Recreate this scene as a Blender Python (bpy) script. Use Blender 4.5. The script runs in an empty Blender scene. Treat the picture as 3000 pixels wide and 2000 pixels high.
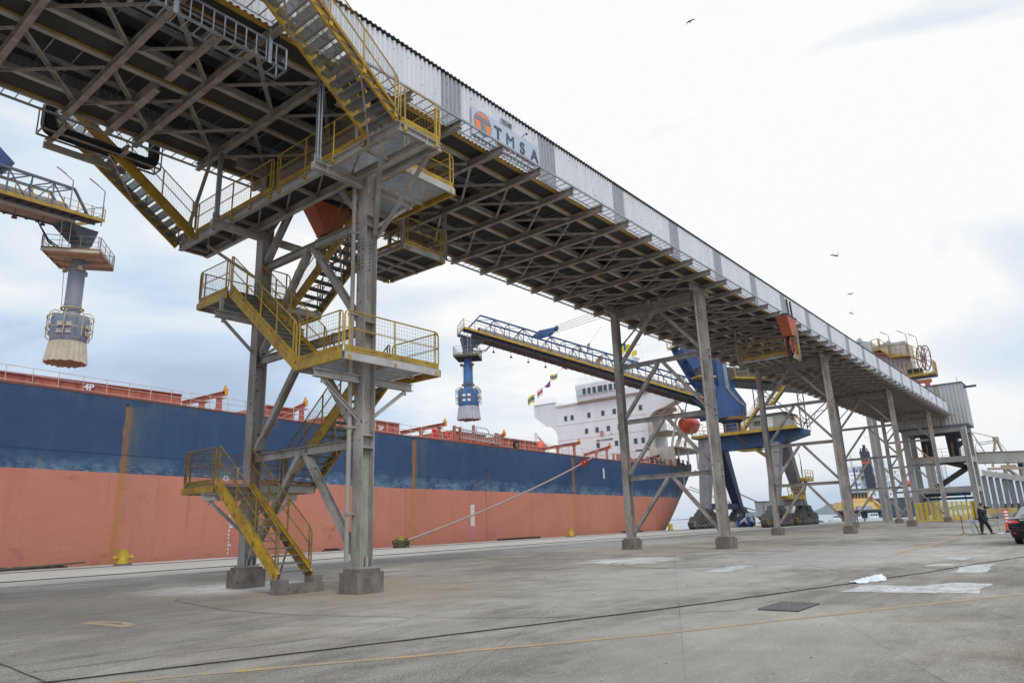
import bpy, bmesh, math, random
from mathutils import Vector, Matrix
from math import sin, cos, pi, radians, sqrt
random.seed(7)
V = Vector
SC = bpy.context.scene
COL = SC.collection

# ------------------------------------------------------------------ camera
# world frame: X runs along the gallery away from the camera, Y towards the ship, Z up
def make_camera():
    f, pit, rol, yaw = 2049.317, 0.2563, -0.0367, 0.6779
    F = V((cos(pit)*cos(yaw), cos(pit)*sin(yaw), sin(pit)))
    R0 = V((sin(yaw), -cos(yaw), 0)); U0 = R0.cross(F)
    R = R0*cos(rol) + U0*sin(rol); U = R.cross(F)
    cd = bpy.data.cameras.new('camera'); co = bpy.data.objects.new('camera', cd); COL.objects.link(co)
    m = Matrix((R, U, -F)).transposed().to_4x4(); m.translation = V((0, 0, 1.5))
    co.matrix_world = m
    cd.sensor_width = 36; cd.sensor_fit = 'HORIZONTAL'; cd.lens = 36*f/3000
    cd.clip_start = 0.1; cd.clip_end = 20000
    SC.camera = co
make_camera()

# ------------------------------------------------------------------ sky, sun, exposure
def make_world():
    w = bpy.data.worlds.new("World"); SC.world = w; w.use_nodes = True
    nt = w.node_tree; nt.nodes.clear(); N = nt.nodes.new; L = nt.links.new
    out = N('ShaderNodeOutputWorld')
    sky = N('ShaderNodeTexSky'); sky.sky_type = 'NISHITA'; sky.sun_disc = False
    sky.sun_elevation = radians(SUN_EL); sky.sun_rotation = radians(90-SUN_AZ)
    b1 = N('ShaderNodeBackground'); b1.inputs[1].default_value = 0.08; L(sky.outputs[0], b1.inputs[0])
    tc = N('ShaderNodeTexCoord')
    mp = N('ShaderNodeMapping'); mp.inputs['Scale'].default_value = (1, 1, 2.6); L(tc.outputs['Generated'], mp.inputs[0])
    n1 = N('ShaderNodeTexNoise'); n1.inputs['Scale'].default_value = 2.4; n1.inputs['Detail'].default_value = 7
    n1.inputs['Roughness'].default_value = .5; n1.inputs['Distortion'].default_value = .6; L(mp.outputs[0], n1.inputs['Vector'])
    # thinner, brighter cloud around one patch of the sky; heavier blue-grey cloud low over the sea
    d = N('ShaderNodeVectorMath'); d.operation = 'DOT_PRODUCT'; d.inputs[1].default_value = V((0.80, 0.33, 0.50)).normalized()
    nrm = N('ShaderNodeVectorMath'); nrm.operation = 'NORMALIZE'; L(tc.outputs['Generated'], nrm.inputs[0]); L(nrm.outputs[0], d.inputs[0])
    sp = N('ShaderNodeSeparateXYZ'); L(nrm.outputs[0], sp.inputs[0])
    def mrange(i, a0, a1, b0, b1):
        r = N('ShaderNodeMapRange'); r.interpolation_type = 'SMOOTHSTEP'
        for k, v in enumerate((a0, a1, b0, b1)): r.inputs[k+1].default_value = v
        L(i, r.inputs[0]); return r.outputs[0]
    def add(a_, b_, op='ADD'):
        r = N('ShaderNodeMath'); r.operation = op
        for k, v in enumerate((a_, b_)):
            if isinstance(v, (int, float)): r.inputs[k].default_value = v
            else: L(v, r.inputs[k])
        return r.outputs[0]
    t1 = mrange(d.outputs['Value'], .72, .93, -.13, .34)
    t2 = mrange(sp.outputs['Z'], .03, .34, -.17, .05)
    t3 = mrange(sp.outputs['Y'], -.06, .16, -.16, 0)
    nz = add(add(add(n1.outputs[0], .5, 'SUBTRACT'), 1.6, 'MULTIPLY'), .5)
    tot = add(add(add(nz, t1), t2), t3)
    cr = N('ShaderNodeValToRGB'); L(tot, cr.inputs[0])
    e = cr.color_ramp.elements
    e[0].position = .12; e[0].color = (.40, .49, .62, 1)
    e[1].position = .70; e[1].color = (.90, .895, .885, 1)
    for p, c in ((.26, (.47, .57, .71)), (.38, (.55, .66, .79)), (.48, (.66, .74, .82)), (.58, (.75, .79, .82))):
        q = e.new(p); q.color = (*c, 1)
    b2 = N('ShaderNodeBackground'); L(cr.outputs[0], b2.inputs[0])
    # the cloud sheet is thinner and brighter round the hidden sun, behind the camera
    d2 = N('ShaderNodeVectorMath'); d2.operation = 'DOT_PRODUCT'; d2.inputs[1].default_value = V((-.52, -.55, .66)).normalized(); L(nrm.outputs[0], d2.inputs[0])
    m2 = N('ShaderNodeMapRange'); m2.inputs[1].default_value = -.05; m2.inputs[2].default_value = .95; m2.inputs[3].default_value = 1.0; m2.inputs[4].default_value = 2.0
    L(d2.outputs['Value'], m2.inputs[0]); L(m2.outputs[0], b2.inputs[1])
    mx = N('ShaderNodeMixShader'); mx.inputs[0].default_value = .93
    L(b1.outputs[0], mx.inputs[1]); L(b2.outputs[0], mx.inputs[2]); L(mx.outputs[0], out.inputs[0])
SUN_EL, SUN_AZ = 50, -118     # degrees; azimuth measured from +X towards +Y
make_world()
def make_sun():
    ld = bpy.data.lights.new('sun', 'SUN'); ld.energy = 1.15; ld.angle = radians(16); ld.color = (1, .965, .91)
    o = bpy.data.objects.new('sun', ld); COL.objects.link(o)
    dv = V((cos(radians(SUN_EL))*cos(radians(SUN_AZ)), cos(radians(SUN_EL))*sin(radians(SUN_AZ)), sin(radians(SUN_EL))))
    o.rotation_euler = dv.to_track_quat('Z', 'Y').to_euler(); o.location = (0, 0, 60)
make_sun()
SC.view_settings.view_transform = 'Standard'; SC.view_settings.look = 'None'
SC.view_settings.exposure = 0.24; SC.view_settings.gamma = 1; SC.view_settings.use_curve_mapping = False

# ------------------------------------------------------------------ materials
MATS = {}
def mat(name, base, dirt=None, amt=.4, scale=2.0, rough=.6, metal=0, stretch=(1, 1, 1), bump=0, spec=.4, detail=6, speck=None):
    """paint / metal / stone with grime that follows a noise of its own"""
    if name in MATS: return MATS[name]
    m = bpy.data.materials.new(name); m.use_nodes = True; MATS[name] = m
    nt = m.node_tree; N = nt.nodes.new; L = nt.links.new
    p = nt.nodes['Principled BSDF']; p.inputs['Roughness'].default_value = rough; p.inputs['Metallic'].default_value = metal
    p.inputs['Specular IOR Level'].default_value = spec
    if dirt is None:
        p.inputs['Base Color'].default_value = (*base, 1); return m
    tc = N('ShaderNodeTexCoord'); mp = N('ShaderNodeMapping'); mp.inputs['Scale'].default_value = stretch
    L(tc.outputs['Object'], mp.inputs[0])
    n = N('ShaderNodeTexNoise'); n.inputs['Scale'].default_value = scale; n.inputs['Detail'].default_value = detail
    n.inputs['Roughness'].default_value = .65; L(mp.outputs[0], n.inputs['Vector'])
    cr = N('ShaderNodeValToRGB'); e = cr.color_ramp.elements; e[0].position = .36; e[1].position = .66
    e[0].color = (0, 0, 0, 1); e[1].color = (amt, amt, amt, 1); L(n.outputs[0], cr.inputs[0])
    mx = N('ShaderNodeMix'); mx.data_type = 'RGBA'; mx.inputs['A'].default_value = (*base, 1); mx.inputs['B'].default_value = (*dirt, 1)
    L(cr.outputs[0], mx.inputs['Factor']); colout = mx.outputs['Result']
    if speck:
        n2 = N('ShaderNodeTexNoise'); n2.inputs['Scale'].default_value = speck[0]; n2.inputs['Detail'].default_value = 3
        L(tc.outputs['Object'], n2.inputs['Vector'])
        c2 = N('ShaderNodeValToRGB'); e = c2.color_ramp.elements; e[0].position = speck[2]; e[1].position = speck[2]+.06
        L(n2.outputs[0], c2.inputs[0])
        m2 = N('ShaderNodeMix'); m2.data_type = 'RGBA'; m2.inputs['B'].default_value = (*speck[1], 1)
        L(colout, m2.inputs['A']); L(c2.outputs[0], m2.inputs['Factor']); colout = m2.outputs['Result']
    L(colout, p.inputs['Base Color'])
    if bump:
        b = N('ShaderNodeBump'); b.inputs['Strength'].default_value = bump; b.inputs['Distance'].default_value = .02
        n3 = N('ShaderNodeTexNoise'); n3.inputs['Scale'].default_value = scale*9; n3.inputs['Detail'].default_value = 4
        L(tc.outputs['Object'], n3.inputs['Vector']); L(n3.outputs[0], b.inputs['Height']); L(b.outputs[0], p.inputs['Normal'])
    return m
RUST = (.16, .065, .03)
STEEL = mat('weathered_grey_paint', (.40, .355, .31), (.15, .11, .085), .75, 1.6, .65, stretch=(1, 1, .45), speck=(7, RUST, .66))
STEEL2 = mat('pale_grey_paint', (.48, .44, .40), (.18, .14, .11), .6, 1.2, .6, stretch=(1, 1, .35), speck=(5, (.2, .19, .12), .68))
YEL = mat('worn_yellow_paint', (.53, .32, .022), (.19, .11, .04), .7, 1.6, .5, speck=(6, (.12, .06, .03), .64))
YELD = mat('dirty_yellow_paint', (.28, .17, .035), (.10, .065, .03), .75, 3, .6)
GALV = mat('galvanised_steel', (.40, .41, .41), (.22, .21, .2), .5, 3, .42, .55)
CLAD = mat('corrugated_metal_sheet', (.70, .68, .665), (.54, .51, .495), .5, .5, .5, .05, stretch=(2.5, 1, .35), speck=(3.2, (.33, .27, .24), .70))
SKYL = mat('translucent_grey_sheet', (.36, .355, .35), (.27, .27, .265), .5, 1.5, .4, 0, stretch=(2.5, 1, .4))
ROOF = mat('grey_fibre_roof', (.20, .20, .18), (.09, .09, .075), .7, 2.5, .85)
BELT = mat('dark_belt_cover', (.050, .045, .038), (.025, .022, .02), .6, 2, .8)
DECKP = mat('dark_deck_plate', (.055, .05, .045), (.028, .025, .022), .6, 2.5, .75)
STEPG = mat('dull_galvanised_tread', (.20, .20, .19), (.10, .095, .085), .6, 4, .6, .2)
RUBBER = mat('black_rubber', (.015, .015, .016), None, rough=.7)
CONC = mat('aged_concrete', (.24, .20, .165), (.10, .072, .055), .8, 2.2, .9, stretch=(1, 1, .6), bump=.5, speck=(6, (.09, .075, .06), .64))
CONCL = mat('pale_concrete', (.38, .355, .32), (.22, .195, .17), .6, .8, .9, stretch=(1, 1, .4))
ORANGE = mat('orange_red_paint', (.50, .11, .04), (.18, .05, .03), .5, 2, .5)
BLUE = mat('machine_blue_paint', (.036, .078, .20), (.03, .045, .09), .65, .6, .5, stretch=(1, 1, .5), speck=(2.6, (.07, .05, .04), .70))
DBLUE = mat('dark_blue_paint', (.022, .035, .085), (.02, .02, .03), .6, .8, .5)
MGREY = mat('machine_grey_paint', (.24, .215, .22), (.12, .10, .10), .6, .7, .6, stretch=(1, 1, .4), speck=(1.6, (.10, .12, .05), .60))
DARK = mat('greasy_dark_steel', (.045, .043, .04), (.10, .085, .06), .6, 2, .6)
WHITE = mat('white_paint', (.82, .815, .80), (.62, .54, .44), .35, .35, .45, stretch=(1, 1, .3), speck=(.9, (.45, .28, .14), .72))
CREAM = mat('dusty_cream_canvas', (.56, .50, .38), (.34, .29, .21), .6, 1.5, .9)
GCANV = mat('grey_canvas', (.44, .44, .45), (.25, .25, .26), .6, 1.5, .9)
BLUE2 = mat('bright_blue_paint', (.06, .16, .37), (.04, .07, .14), .5, .8, .45)
GLASS = mat('dark_window_glass', (.03, .045, .05), None, rough=.12, spec=.8)
SREDP = mat('ship_deck_red', (.47, .145, .09), (.24, .07, .045), .7, .5, .6, stretch=(3, 3, .5), speck=(1.8, (.10, .04, .03), .68))
LIFEB = mat('lifeboat_orange', (.75, .10, .045), (.6, .08, .04), .5, 1, .35)
BLACKP = mat('black_paint', (.012, .012, .014), None, rough=.35)
RAILW = mat('rusty_white_rail_paint', (.62, .50, .40), (.35, .18, .1), .6, 2, .6)
WIRE = mat('steel_wire', (.22, .2, .18), None, rough=.5, metal=.4)

# ------------------------------------------------------------------ mesh helpers
class MB:
    def __init__(s): s.v = []; s.f = []; s.mi = []; s.sm = False; s.cur = 0
    def _a(s, vs, fs):
        o = len(s.v); s.v += [tuple(x) for x in vs]; s.f += [tuple(i+o for i in f) for f in fs]; s.mi += [s.cur]*len(fs); return s
    def box(s, a, b):
        x0, x1 = sorted((a[0], b[0])); y0, y1 = sorted((a[1], b[1])); z0, z1 = sorted((a[2], b[2]))
        return s._a([(x0,y0,z0),(x1,y0,z0),(x1,y1,z0),(x0,y1,z0),(x0,y0,z1),(x1,y0,z1),(x1,y1,z1),(x0,y1,z1)],
                    [(0,3,2,1),(4,5,6,7),(0,1,5,4),(1,2,6,5),(2,3,7,6),(3,0,4,7)])
    def bar(s, p, q, w, h, up=(0, 0, 1), off=(0, 0)):
        """box from p to q, w across, h along up; off shifts it (across, up)"""
        p, q = V(p), V(q); d = (q-p).normalized(); u = V(up)
        if abs(d.dot(u)) > .99: u = V((1, 0, 0))
        x = d.cross(u).normalized(); u = x.cross(d).normalized()
        p = p+x*off[0]+u*off[1]; q = q+x*off[0]+u*off[1]
        c = [(-w/2,-h/2),(w/2,-h/2),(w/2,h/2),(-w/2,h/2)]
        return s._a([p+x*a+u*b for a, b in c]+[q+x*a+u*b for a, b in c],
                    [(0,3,2,1),(4,5,6,7),(0,1,5,4),(1,2,6,5),(2,3,7,6),(3,0,4,7)])
    def ibeam(s, p, q, w, h, up=(0, 0, 1), t=.018, tw=.014):
        s.bar(p, q, w, t, up, (0, h/2-t/2)); s.bar(p, q, w, t, up, (0, -h/2+t/2)); return s.bar(p, q, tw, h-2*t, up)
    def angle(s, p, q, w, t=.012, up=(0, 0, 1)):
        s.bar(p, q, w, t, up, (0, w/2)); return s.bar(p, q, t, w-t, up, (-w/2+t/2, 0))
    def chan(s, p, q, w, h, up=(0, 0, 1), t=.012, side=1):
        s.bar(p, q, t, h, up, (side*(w/2-t/2), 0)); s.bar(p, q, w-t, t, up, (-side*t/2, h/2-t/2)); return s.bar(p, q, w-t, t, up, (-side*t/2, -h/2+t/2))
    def tube(s, pts, r, n=6, cap=True):
        pts = [V(p) for p in pts]; o = []
        up = V((0, 0, 1)); rings = []
        for i, p in enumerate(pts):
            a = pts[max(i-1, 0)]; b = pts[min(i+1, len(pts)-1)]; d = (b-a)
            if d.length < 1e-9: d = V((0, 0, 1))
            d.normalize(); u = up if abs(d.z) < .95 else V((1, 0, 0))
            if i and rings: u = rings[-1][1]
            x = d.cross(u)
            if x.length < 1e-4: u = V((1, 0, 0)) if abs(d.x) < .9 else V((0, 1, 0)); x = d.cross(u)
            x.normalize(); u = x.cross(d).normalized()
            rr = r[i] if isinstance(r, (list, tuple)) else r
            rings.append(([p+x*rr*cos(2*pi*k/n)+u*rr*sin(2*pi*k/n) for k in range(n)], u))
        vs = [v for g in rings for v in g[0]]; fs = []
        for i in range(len(pts)-1):
            for k in range(n): fs.append((i*n+k, i*n+(k+1) % n, (i+1)*n+(k+1) % n, (i+1)*n+k))
        if cap: fs += [tuple(range(n-1, -1, -1)), tuple((len(pts)-1)*n+k for k in range(n))]
        return s._a(vs, fs)
    def prism(s, poly, vec):
        """flat polygon (3-D points) pushed along vec"""
        n = len(poly); vec = V(vec); vs = [V(p) for p in poly]+[V(p)+vec for p in poly]
        return s._a(vs, [tuple(range(n-1, -1, -1)), tuple(range(n, 2*n))]+[(k, (k+1) % n, n+(k+1) % n, n+k) for k in range(n)])
    def hull8(s, a, b):
        """two quads (4 pts each) joined"""
        return s._a(list(a)+list(b), [(0,3,2,1),(4,5,6,7),(0,1,5,4),(1,2,6,5),(2,3,7,6),(3,0,4,7)])
    def grid(s, rows, closed=False):
        n = len(rows[0]); vs = [p for r in rows for p in r]; fs = []
        for i in range(len(rows)-1):
            for k in range(n if closed else n-1): fs.append((i*n+k, i*n+(k+1) % n, (i+1)*n+(k+1) % n, (i+1)*n+k))
        return s._a(vs, fs)
    def lathe(s, c, prof, n=20, axis=(0, 0, 1)):
        c = V(c); a = V(axis).normalized(); x = a.orthogonal().normalized(); y = a.cross(x); rows = []
        for r, z in prof: rows.append([c+a*z+x*r*cos(2*pi*k/n)+y*r*sin(2*pi*k/n) for k in range(n)])
        return s.grid(rows, True)
    def ball(s, c, r, n=10, m=6):
        rx, ry, rz = r if isinstance(r, (list, tuple)) else (r, r, r); c = V(c); rows = []
        for i in range(m+1):
            a = -pi/2+pi*i/m; rows.append([c+V((rx*cos(a)*cos(2*pi*k/n), ry*cos(a)*sin(2*pi*k/n), rz*sin(a))) for k in range(n)])
        return s.grid(rows, True)
    def piece(s):
        s.pieces = getattr(s, 'pieces', []); s.pieces.append((len(s.v), len(s.f))); return s
    def build_pieces(s, name, mats, parent):
        st = s.pieces+[(len(s.v), len(s.f))]
        for (a, f0), (c, f1) in zip(st, st[1:]):
            if c > a: m = MB(); m.v = s.v[a:c]; m.f = [tuple(i-a for i in f) for f in s.f[f0:f1]]; m.mi = s.mi[f0:f1]; m.build(name, mats, parent)
    def build(s, name, mats, parent=None, smooth=False, loc=None):
        me = bpy.data.meshes.new(name); o0 = V((0, 0, 0))
        if parent is not None: o0 = wloc(parent)
        vs = [(V(p)-o0) for p in s.v]
        me.from_pydata([tuple(p) for p in vs], [], s.f)
        if not isinstance(mats, (list, tuple)): mats = [mats]
        for m in mats: me.materials.append(m)
        if len(mats) > 1: me.polygons.foreach_set('material_index', s.mi)
        if smooth:
            me.polygons.foreach_set('use_smooth', [True]*len(me.polygons))
        me.validate(); me.update()
        bm = bmesh.new(); bm.from_mesh(me)
        bmesh.ops.recalc_face_normals(bm, faces=bm.faces[:]); bm.to_mesh(me); bm.free()
        if smooth:
            try: me.set_sharp_from_angle(angle=radians(40))
            except Exception: pass
        o = bpy.data.objects.new(name, me); COL.objects.link(o)
        if parent is not None: o.parent = parent
        return o
def wloc(o):
    l = V(o.location)
    while o.parent is not None: o = o.parent; l += V(o.location)
    return l
def tag(o, label=None, cat=None, group=None, kind=None):
    if label: o['label'] = label
    if cat: o['category'] = cat
    if group: o['group'] = group
    if kind: o['kind'] = kind
    return o
def thing(name, loc, label, cat, group=None):
    o = bpy.data.objects.new(name, None); o.empty_display_size = .3; COL.objects.link(o); o.location = loc
    return tag(o, label, cat, group)
def sub(name, parent):
    """an empty-mesh free anchor is not allowed: parts are meshes; this returns a bare MB"""
    return MB()
def copy_tree(o, parent=None, loc=None):
    c = o.copy(); COL.objects.link(c); c.parent = parent
    if loc is not None: c.location = loc
    for ch in KIDS.get(o.name, [x for x in bpy.data.objects if x.parent == o]): copy_tree(ch, c)
    return c
KIDS = {}
def lerp(a, b, t): return V(a)*(1-t)+V(b)*t

# railing along a straight run (base line p0-p1), posts upright
def railing(parent, p0, p1, h=1.1, mr=None, mesh=True, toe=True, post=1.25, metal=None, r=.021, out=None, wire=.10, slim=False, ends=True):
    p0, p1 = V(p0), V(p1); d = p1-p0; L = d.length; Z = V((0, 0, 1)); metal = metal or YEL
    hd = V((d.x, d.y, 0)).normalized(); out = V(out).normalized() if out is not None else V((hd.y, -hd.x, 0))
    b = MB(); n = max(1, round((L-.3)/post)); e = .14/L
    c = .12
    base = .16
    a0, a1 = p0+Z*base, p1+Z*base; t0, t1 = p0+Z*h, p1+Z*h
    du = d.normalized()
    path = [a0, t0-Z*c, t0-Z*c*.3+du*c*.3, t0+du*c, t1-du*c, t1-Z*c*.3-du*c*.3, t1-Z*c, a1]
    b.tube(path, r, 6)
    b.tube([a0, a1], r*.75, 6); b.tube([lerp(a0, t0, .5), lerp(a1, t1, .5)], r*.75, 6)
    for k in range(n+1):
        t = e+(1-2*e)*k/n
        q = p0+d*t
        b.tube([q-Z*.16+out*.012, q+Z*h], r*1.05, 6)
        if not slim: b.box(q-Z*.2-V((.05, .05, 0)), q-Z*.08+V((.05, .05, 0)))
    ho = b.build('handrail', metal, parent, smooth=True)
    if mesh:
        w = MB(); m = max(1, int(L/wire)); k2 = max(2, int((h-base)/wire))
        for k in range(1, m):
            q = p0+d*k/m; w.bar(q+Z*(base+.02), q+Z*(h-.02), .004, .004)
        for k in range(1, k2):
            z = base+(h-base)*k/k2; w.bar(p0+Z*z, p1+Z*z, .004, .004)
        w.build('wire_mesh', metal if slim else YELD, parent)
    if toe:
        t = MB(); tz = .02
        t.bar(p0+Z*(tz+.03), p1+Z*(tz+.03), .012, .06); t.bar(p0+Z*(tz+.125), p1+Z*(tz+.125), .012, .06); t.bar(p0+Z*(tz+.077), p1+Z*(tz+.077), .03, .02, )
        t.build('toe_board', metal, parent)
    return ho
def grate(parent, x0, x1, y0, y1, z, along='X', pitch=.05, name='grating'):
    g = MB()
    if along == 'X':
        n = int((y1-y0)/pitch)
        for k in range(n+1):
            y = y0+(y1-y0)*k/n; g.box((x0, y-.0025, z-.022), (x1, y+.0025, z))
        m = int((x1-x0)/.1)
        for k in range(m+1):
            x = x0+(x1-x0)*k/m; g.box((x-.003, y0, z-.012), (x+.003, y1, z-.002))
    else:
        n = int((x1-x0)/pitch)
        for k in range(n+1):
            x = x0+(x1-x0)*k/n; g.box((x-.0025, y0, z-.022), (x+.0025, y1, z))
        m = int((y1-y0)/.1)
        for k in range(m+1):
            y = y0+(y1-y0)*k/m; g.box((x0, y-.003, z-.012), (x1, y+.003, z-.002))
    return g.build(name, mat('grating_steel', (.30, .30, .30), (.18, .18, .17), .5, 4, .5, .3), parent)
# straight flight of stairs: axis 'Y' or 'X'; a = low end, b = high end (both on the line of nosings), w0,w1 = cross extents
def flight(parent, axis, a, b, w0, w1, rails=(1, 1), foot=False, metal=None):
    ax = V((1, 0, 0)) if axis == 'X' else V((0, 1, 0)); cr = V((0, 1, 0)) if axis == 'X' else V((1, 0, 0))
    P = lambda s, z, w: ax*s+V((0, 0, z))+cr*w
    (s0, z0), (s1, z1) = a, b
    st = MB(); hh = .26
    sg = 1 if s1 > s0 else -1
    for w in (w0, w1):
        st.chan(P(s0, z0-.02, w), P(s1, z1-.02, w), .07, hh, side=1 if (w == w1) == (sg*(1 if axis == 'Y' else -1) > 0) else -1)
        # bolt heads along the web
        n = int(abs(z1-z0)/.2)
        for k in range(n):
            t = (k+.5)/n
            for dz in (-.04, .05):
                q = P(s0+(s1-s0)*t, z0+(z1-z0)*t+dz, w+(-.04 if w == w0 else .04)); st.box(q-V((.012, .012, .012)), q+V((.012, .012, .012)))
        st.bar(P(s0, z0+.16, w), P(s1, z1+.16, w), .012, .06); st.bar(P(s0, z0+.25, w), P(s1, z1+.25, w), .012, .05); st.bar(P(s0, z0+.205, w), P(s1, z1+.205, w), .03, .03)
    fl = st.build('flight', YEL, parent)
    tr = MB(); n = max(2, round((z1-z0)/.19)); dx = (s1-s0)/n
    for k in range(n):
        s = s0+(s1-s0)*(k+.5)/n; z = z0+(z1-z0)*(k+.55)/n; hw = .135
        tr.bar(P(s-sg*hw, z, w0+.045), P(s-sg*hw, z, w1-.045), .02, .035); tr.bar(P(s+sg*hw, z, w0+.045), P(s+sg*hw, z, w1-.045), .006, .035)
        m = int(2*hw/.034)
        for j in range(1, m): tr.bar(P(s-hw+2*hw*j/m, z, w0+.05), P(s-hw+2*hw*j/m, z, w1-.05), .005, .032)
        m = int(abs(w1-w0)/.09)
        for j in range(1, m): ww = w0+(w1-w0)*j/m; tr.bar(P(s-hw, z+.008, ww), P(s+hw, z+.008, ww), .005, .012)
        for w in (w0+.043*(1 if w1 > w0 else -1), w1-.043*(1 if w1 > w0 else -1)): tr.bar(P(s-hw, z-.02, w), P(s+hw, z-.02, w), .006, .075)
    tr.build('steps', STEPG, fl)
    br = MB(); zz = .17
    m = max(1, round(abs(s1-s0)/1.3)); fl2 = 0
    for k in range(m):
        t0, t1 = k/m, (k+1)/m; wa, wb = (w0, w1) if k % 2 == 0 else (w1, w0)
        br.bar(P(s0+(s1-s0)*t0, z0+(z1-z0)*t0-zz, wa), P(s0+(s1-s0)*t1, z0+(z1-z0)*t1-zz, wb), .05, .012)
    br.build('stair_bracing', STEEL, fl)
    out0, out1 = -cr if w0 < w1 else cr, cr if w0 < w1 else -cr
    if rails[0]: railing(fl, P(s0, z0+.1, w0), P(s1, z1+.1, w0), h=1.08, toe=False, out=out0, metal=metal)
    if rails[1]: railing(fl, P(s0, z0+.1, w1), P(s1, z1+.1, w1), h=1.08, toe=False, out=out1, metal=metal)
    return fl

# ================================================================== GROUND, QUAY, WATER, HILLS
def ground_mat():
    m = bpy.data.materials.new('worn_yard_concrete'); m.use_nodes = True
    nt = m.node_tree; N = nt.nodes.new; L = nt.links.new; p = nt.nodes['Principled BSDF']
    tc = N('ShaderNodeTexCoord')
    def noise(scale, det, st=(1, 1, 1), rough=.6, rot=0):
        mp = N('ShaderNodeMapping'); mp.inputs['Scale'].default_value = st; mp.inputs['Rotation'].default_value = (0, 0, rot); L(tc.outputs['Object'], mp.inputs[0])
        n = N('ShaderNodeTexNoise'); n.inputs['Scale'].default_value = scale; n.inputs['Detail'].default_value = det; n.inputs['Roughness'].default_value = rough
        L(mp.outputs[0], n.inputs['Vector']); return n.outputs[0]
    def ramp(inp, stops):
        r = N('ShaderNodeValToRGB'); L(inp, r.inputs[0]); e = r.color_ramp.elements
        e[0].position, c = stops[0][0], stops[0][1]; e[0].color = (*c, 1); e[1].position = stops[-1][0]; e[1].color = (*stops[-1][1], 1)
        for q, c in stops[1:-1]: x = e.new(q); x.color = (*c, 1)
        return r.outputs[0]
    def mix(a, b, f, blend='MIX'):
        x = N('ShaderNodeMix'); x.data_type = 'RGBA'; x.blend_type = blend
        for s, v in (('A', a), ('B', b)):
            if isinstance(v, tuple): x.inputs[s].default_value = (*v, 1)
            else: L(v, x.inputs[s])
        if isinstance(f, (int, float)): x.inputs['Factor'].default_value = f
        else: L(f, x.inputs['Factor'])
        return x.outputs['Result']
    big = ramp(noise(.22, 9, (1, 1.3, 1), .7, .2), [(.34, (.135, .117, .096)), (.5, (.225, .2, .17)), (.66, (.315, .287, .25))])
    streak = ramp(noise(1.0, 8, (.22, 2.2, 1), .7, .5), [(.46, (0, 0, 0)), (.72, (.55, .55, .55))])
    c = mix(big, (.35, .33, .30), streak)
    dark = ramp(noise(.7, 9, (.7, 1.4, 1), .75, -.3), [(.50, (0, 0, 0)), (.68, (.7, .7, .7))])
    c = mix(c, (.11, .096, .082), dark)
    tan = ramp(noise(.35, 7, (.8, 1, 1), .6, .9), [(.55, (0, 0, 0)), (.75, (.55, .55, .55))])
    c = mix(c, (.27, .215, .15), tan)
    gr = noise(38, 3, (1, 1, 1), .8); agg = ramp(gr, [(.36, (.30, .30, .30)), (.5, (.95, .95, .95)), (.62, (1.7, 1.7, 1.7))])
    lowf = ramp(noise(.045, 5, (1, 1.5, 1), .6, .4), [(.38, (.70, .69, .67)), (.62, (1.12, 1.12, 1.12))]); c = mix(c, lowf, 1.0, 'MULTIPLY')
    sl = N('ShaderNodeTexBrick'); mb = N('ShaderNodeMapping'); mb.inputs['Rotation'].default_value = (0, 0, -.47); L(tc.outputs['Object'], mb.inputs[0]); L(mb.outputs[0], sl.inputs['Vector'])
    sl.inputs['Scale'].default_value = .11; sl.inputs['Mortar Size'].default_value = .0012; sl.inputs['Color1'].default_value = (.86, .86, .86, 1); sl.inputs['Color2'].default_value = (1.06, 1.05, 1.04, 1); sl.inputs['Mortar'].default_value = (.55, .54, .52, 1)
    c = mix(c, sl.outputs['Color'], .8, 'MULTIPLY')
    aggf = ramp(noise(.5, 5, (1, 1, 1), .6, 1.2), [(.35, (.25, .25, .25)), (.65, (.85, .85, .85))])
    c = mix(c, agg, aggf, 'MULTIPLY')
    spk = ramp(noise(14, 4, (1, 1, 1), .8), [(.60, (0, 0, 0)), (.66, (.8, .8, .8))]); c = mix(c, (.42, .395, .36), spk)
    spd = ramp(noise(9, 5, (1, 1, 1), .8), [(.64, (0, 0, 0)), (.72, (.6, .6, .6))]); c = mix(c, (.09, .085, .08), spd)
    # the pale strip of newer concrete by the quay rails
    sx = N('ShaderNodeSeparateXYZ'); L(tc.outputs['Object'], sx.inputs[0])
    mr = N('ShaderNodeMapRange'); mr.inputs[1].default_value = 30.5; mr.inputs[2].default_value = 31.2; L(sx.outputs['Y'], mr.inputs[0])
    m9 = N('ShaderNodeMath'); m9.operation = 'MULTIPLY'; m9.inputs[1].default_value = .55; L(mr.outputs[0], m9.inputs[0])
    c = mix(c, (.40, .375, .34), m9.outputs[0])
    # noise-edged patches: dirt round trestle feet, spilled dust, worn turning area, dark areas
    geo = N('ShaderNodeSeparateXYZ'); L(tc.outputs['Object'], geo.inputs[0]); wn = noise(.8, 7, (1, 1, 1), .7, 2.1)
    def M(op, a_, b_):
        r = N('ShaderNodeMath'); r.operation = op
        for k, v in enumerate((a_, b_)):
            if isinstance(v, (int, float)): r.inputs[k].default_value = v
            else: L(v, r.inputs[k])
        return r.outputs[0]
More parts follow.
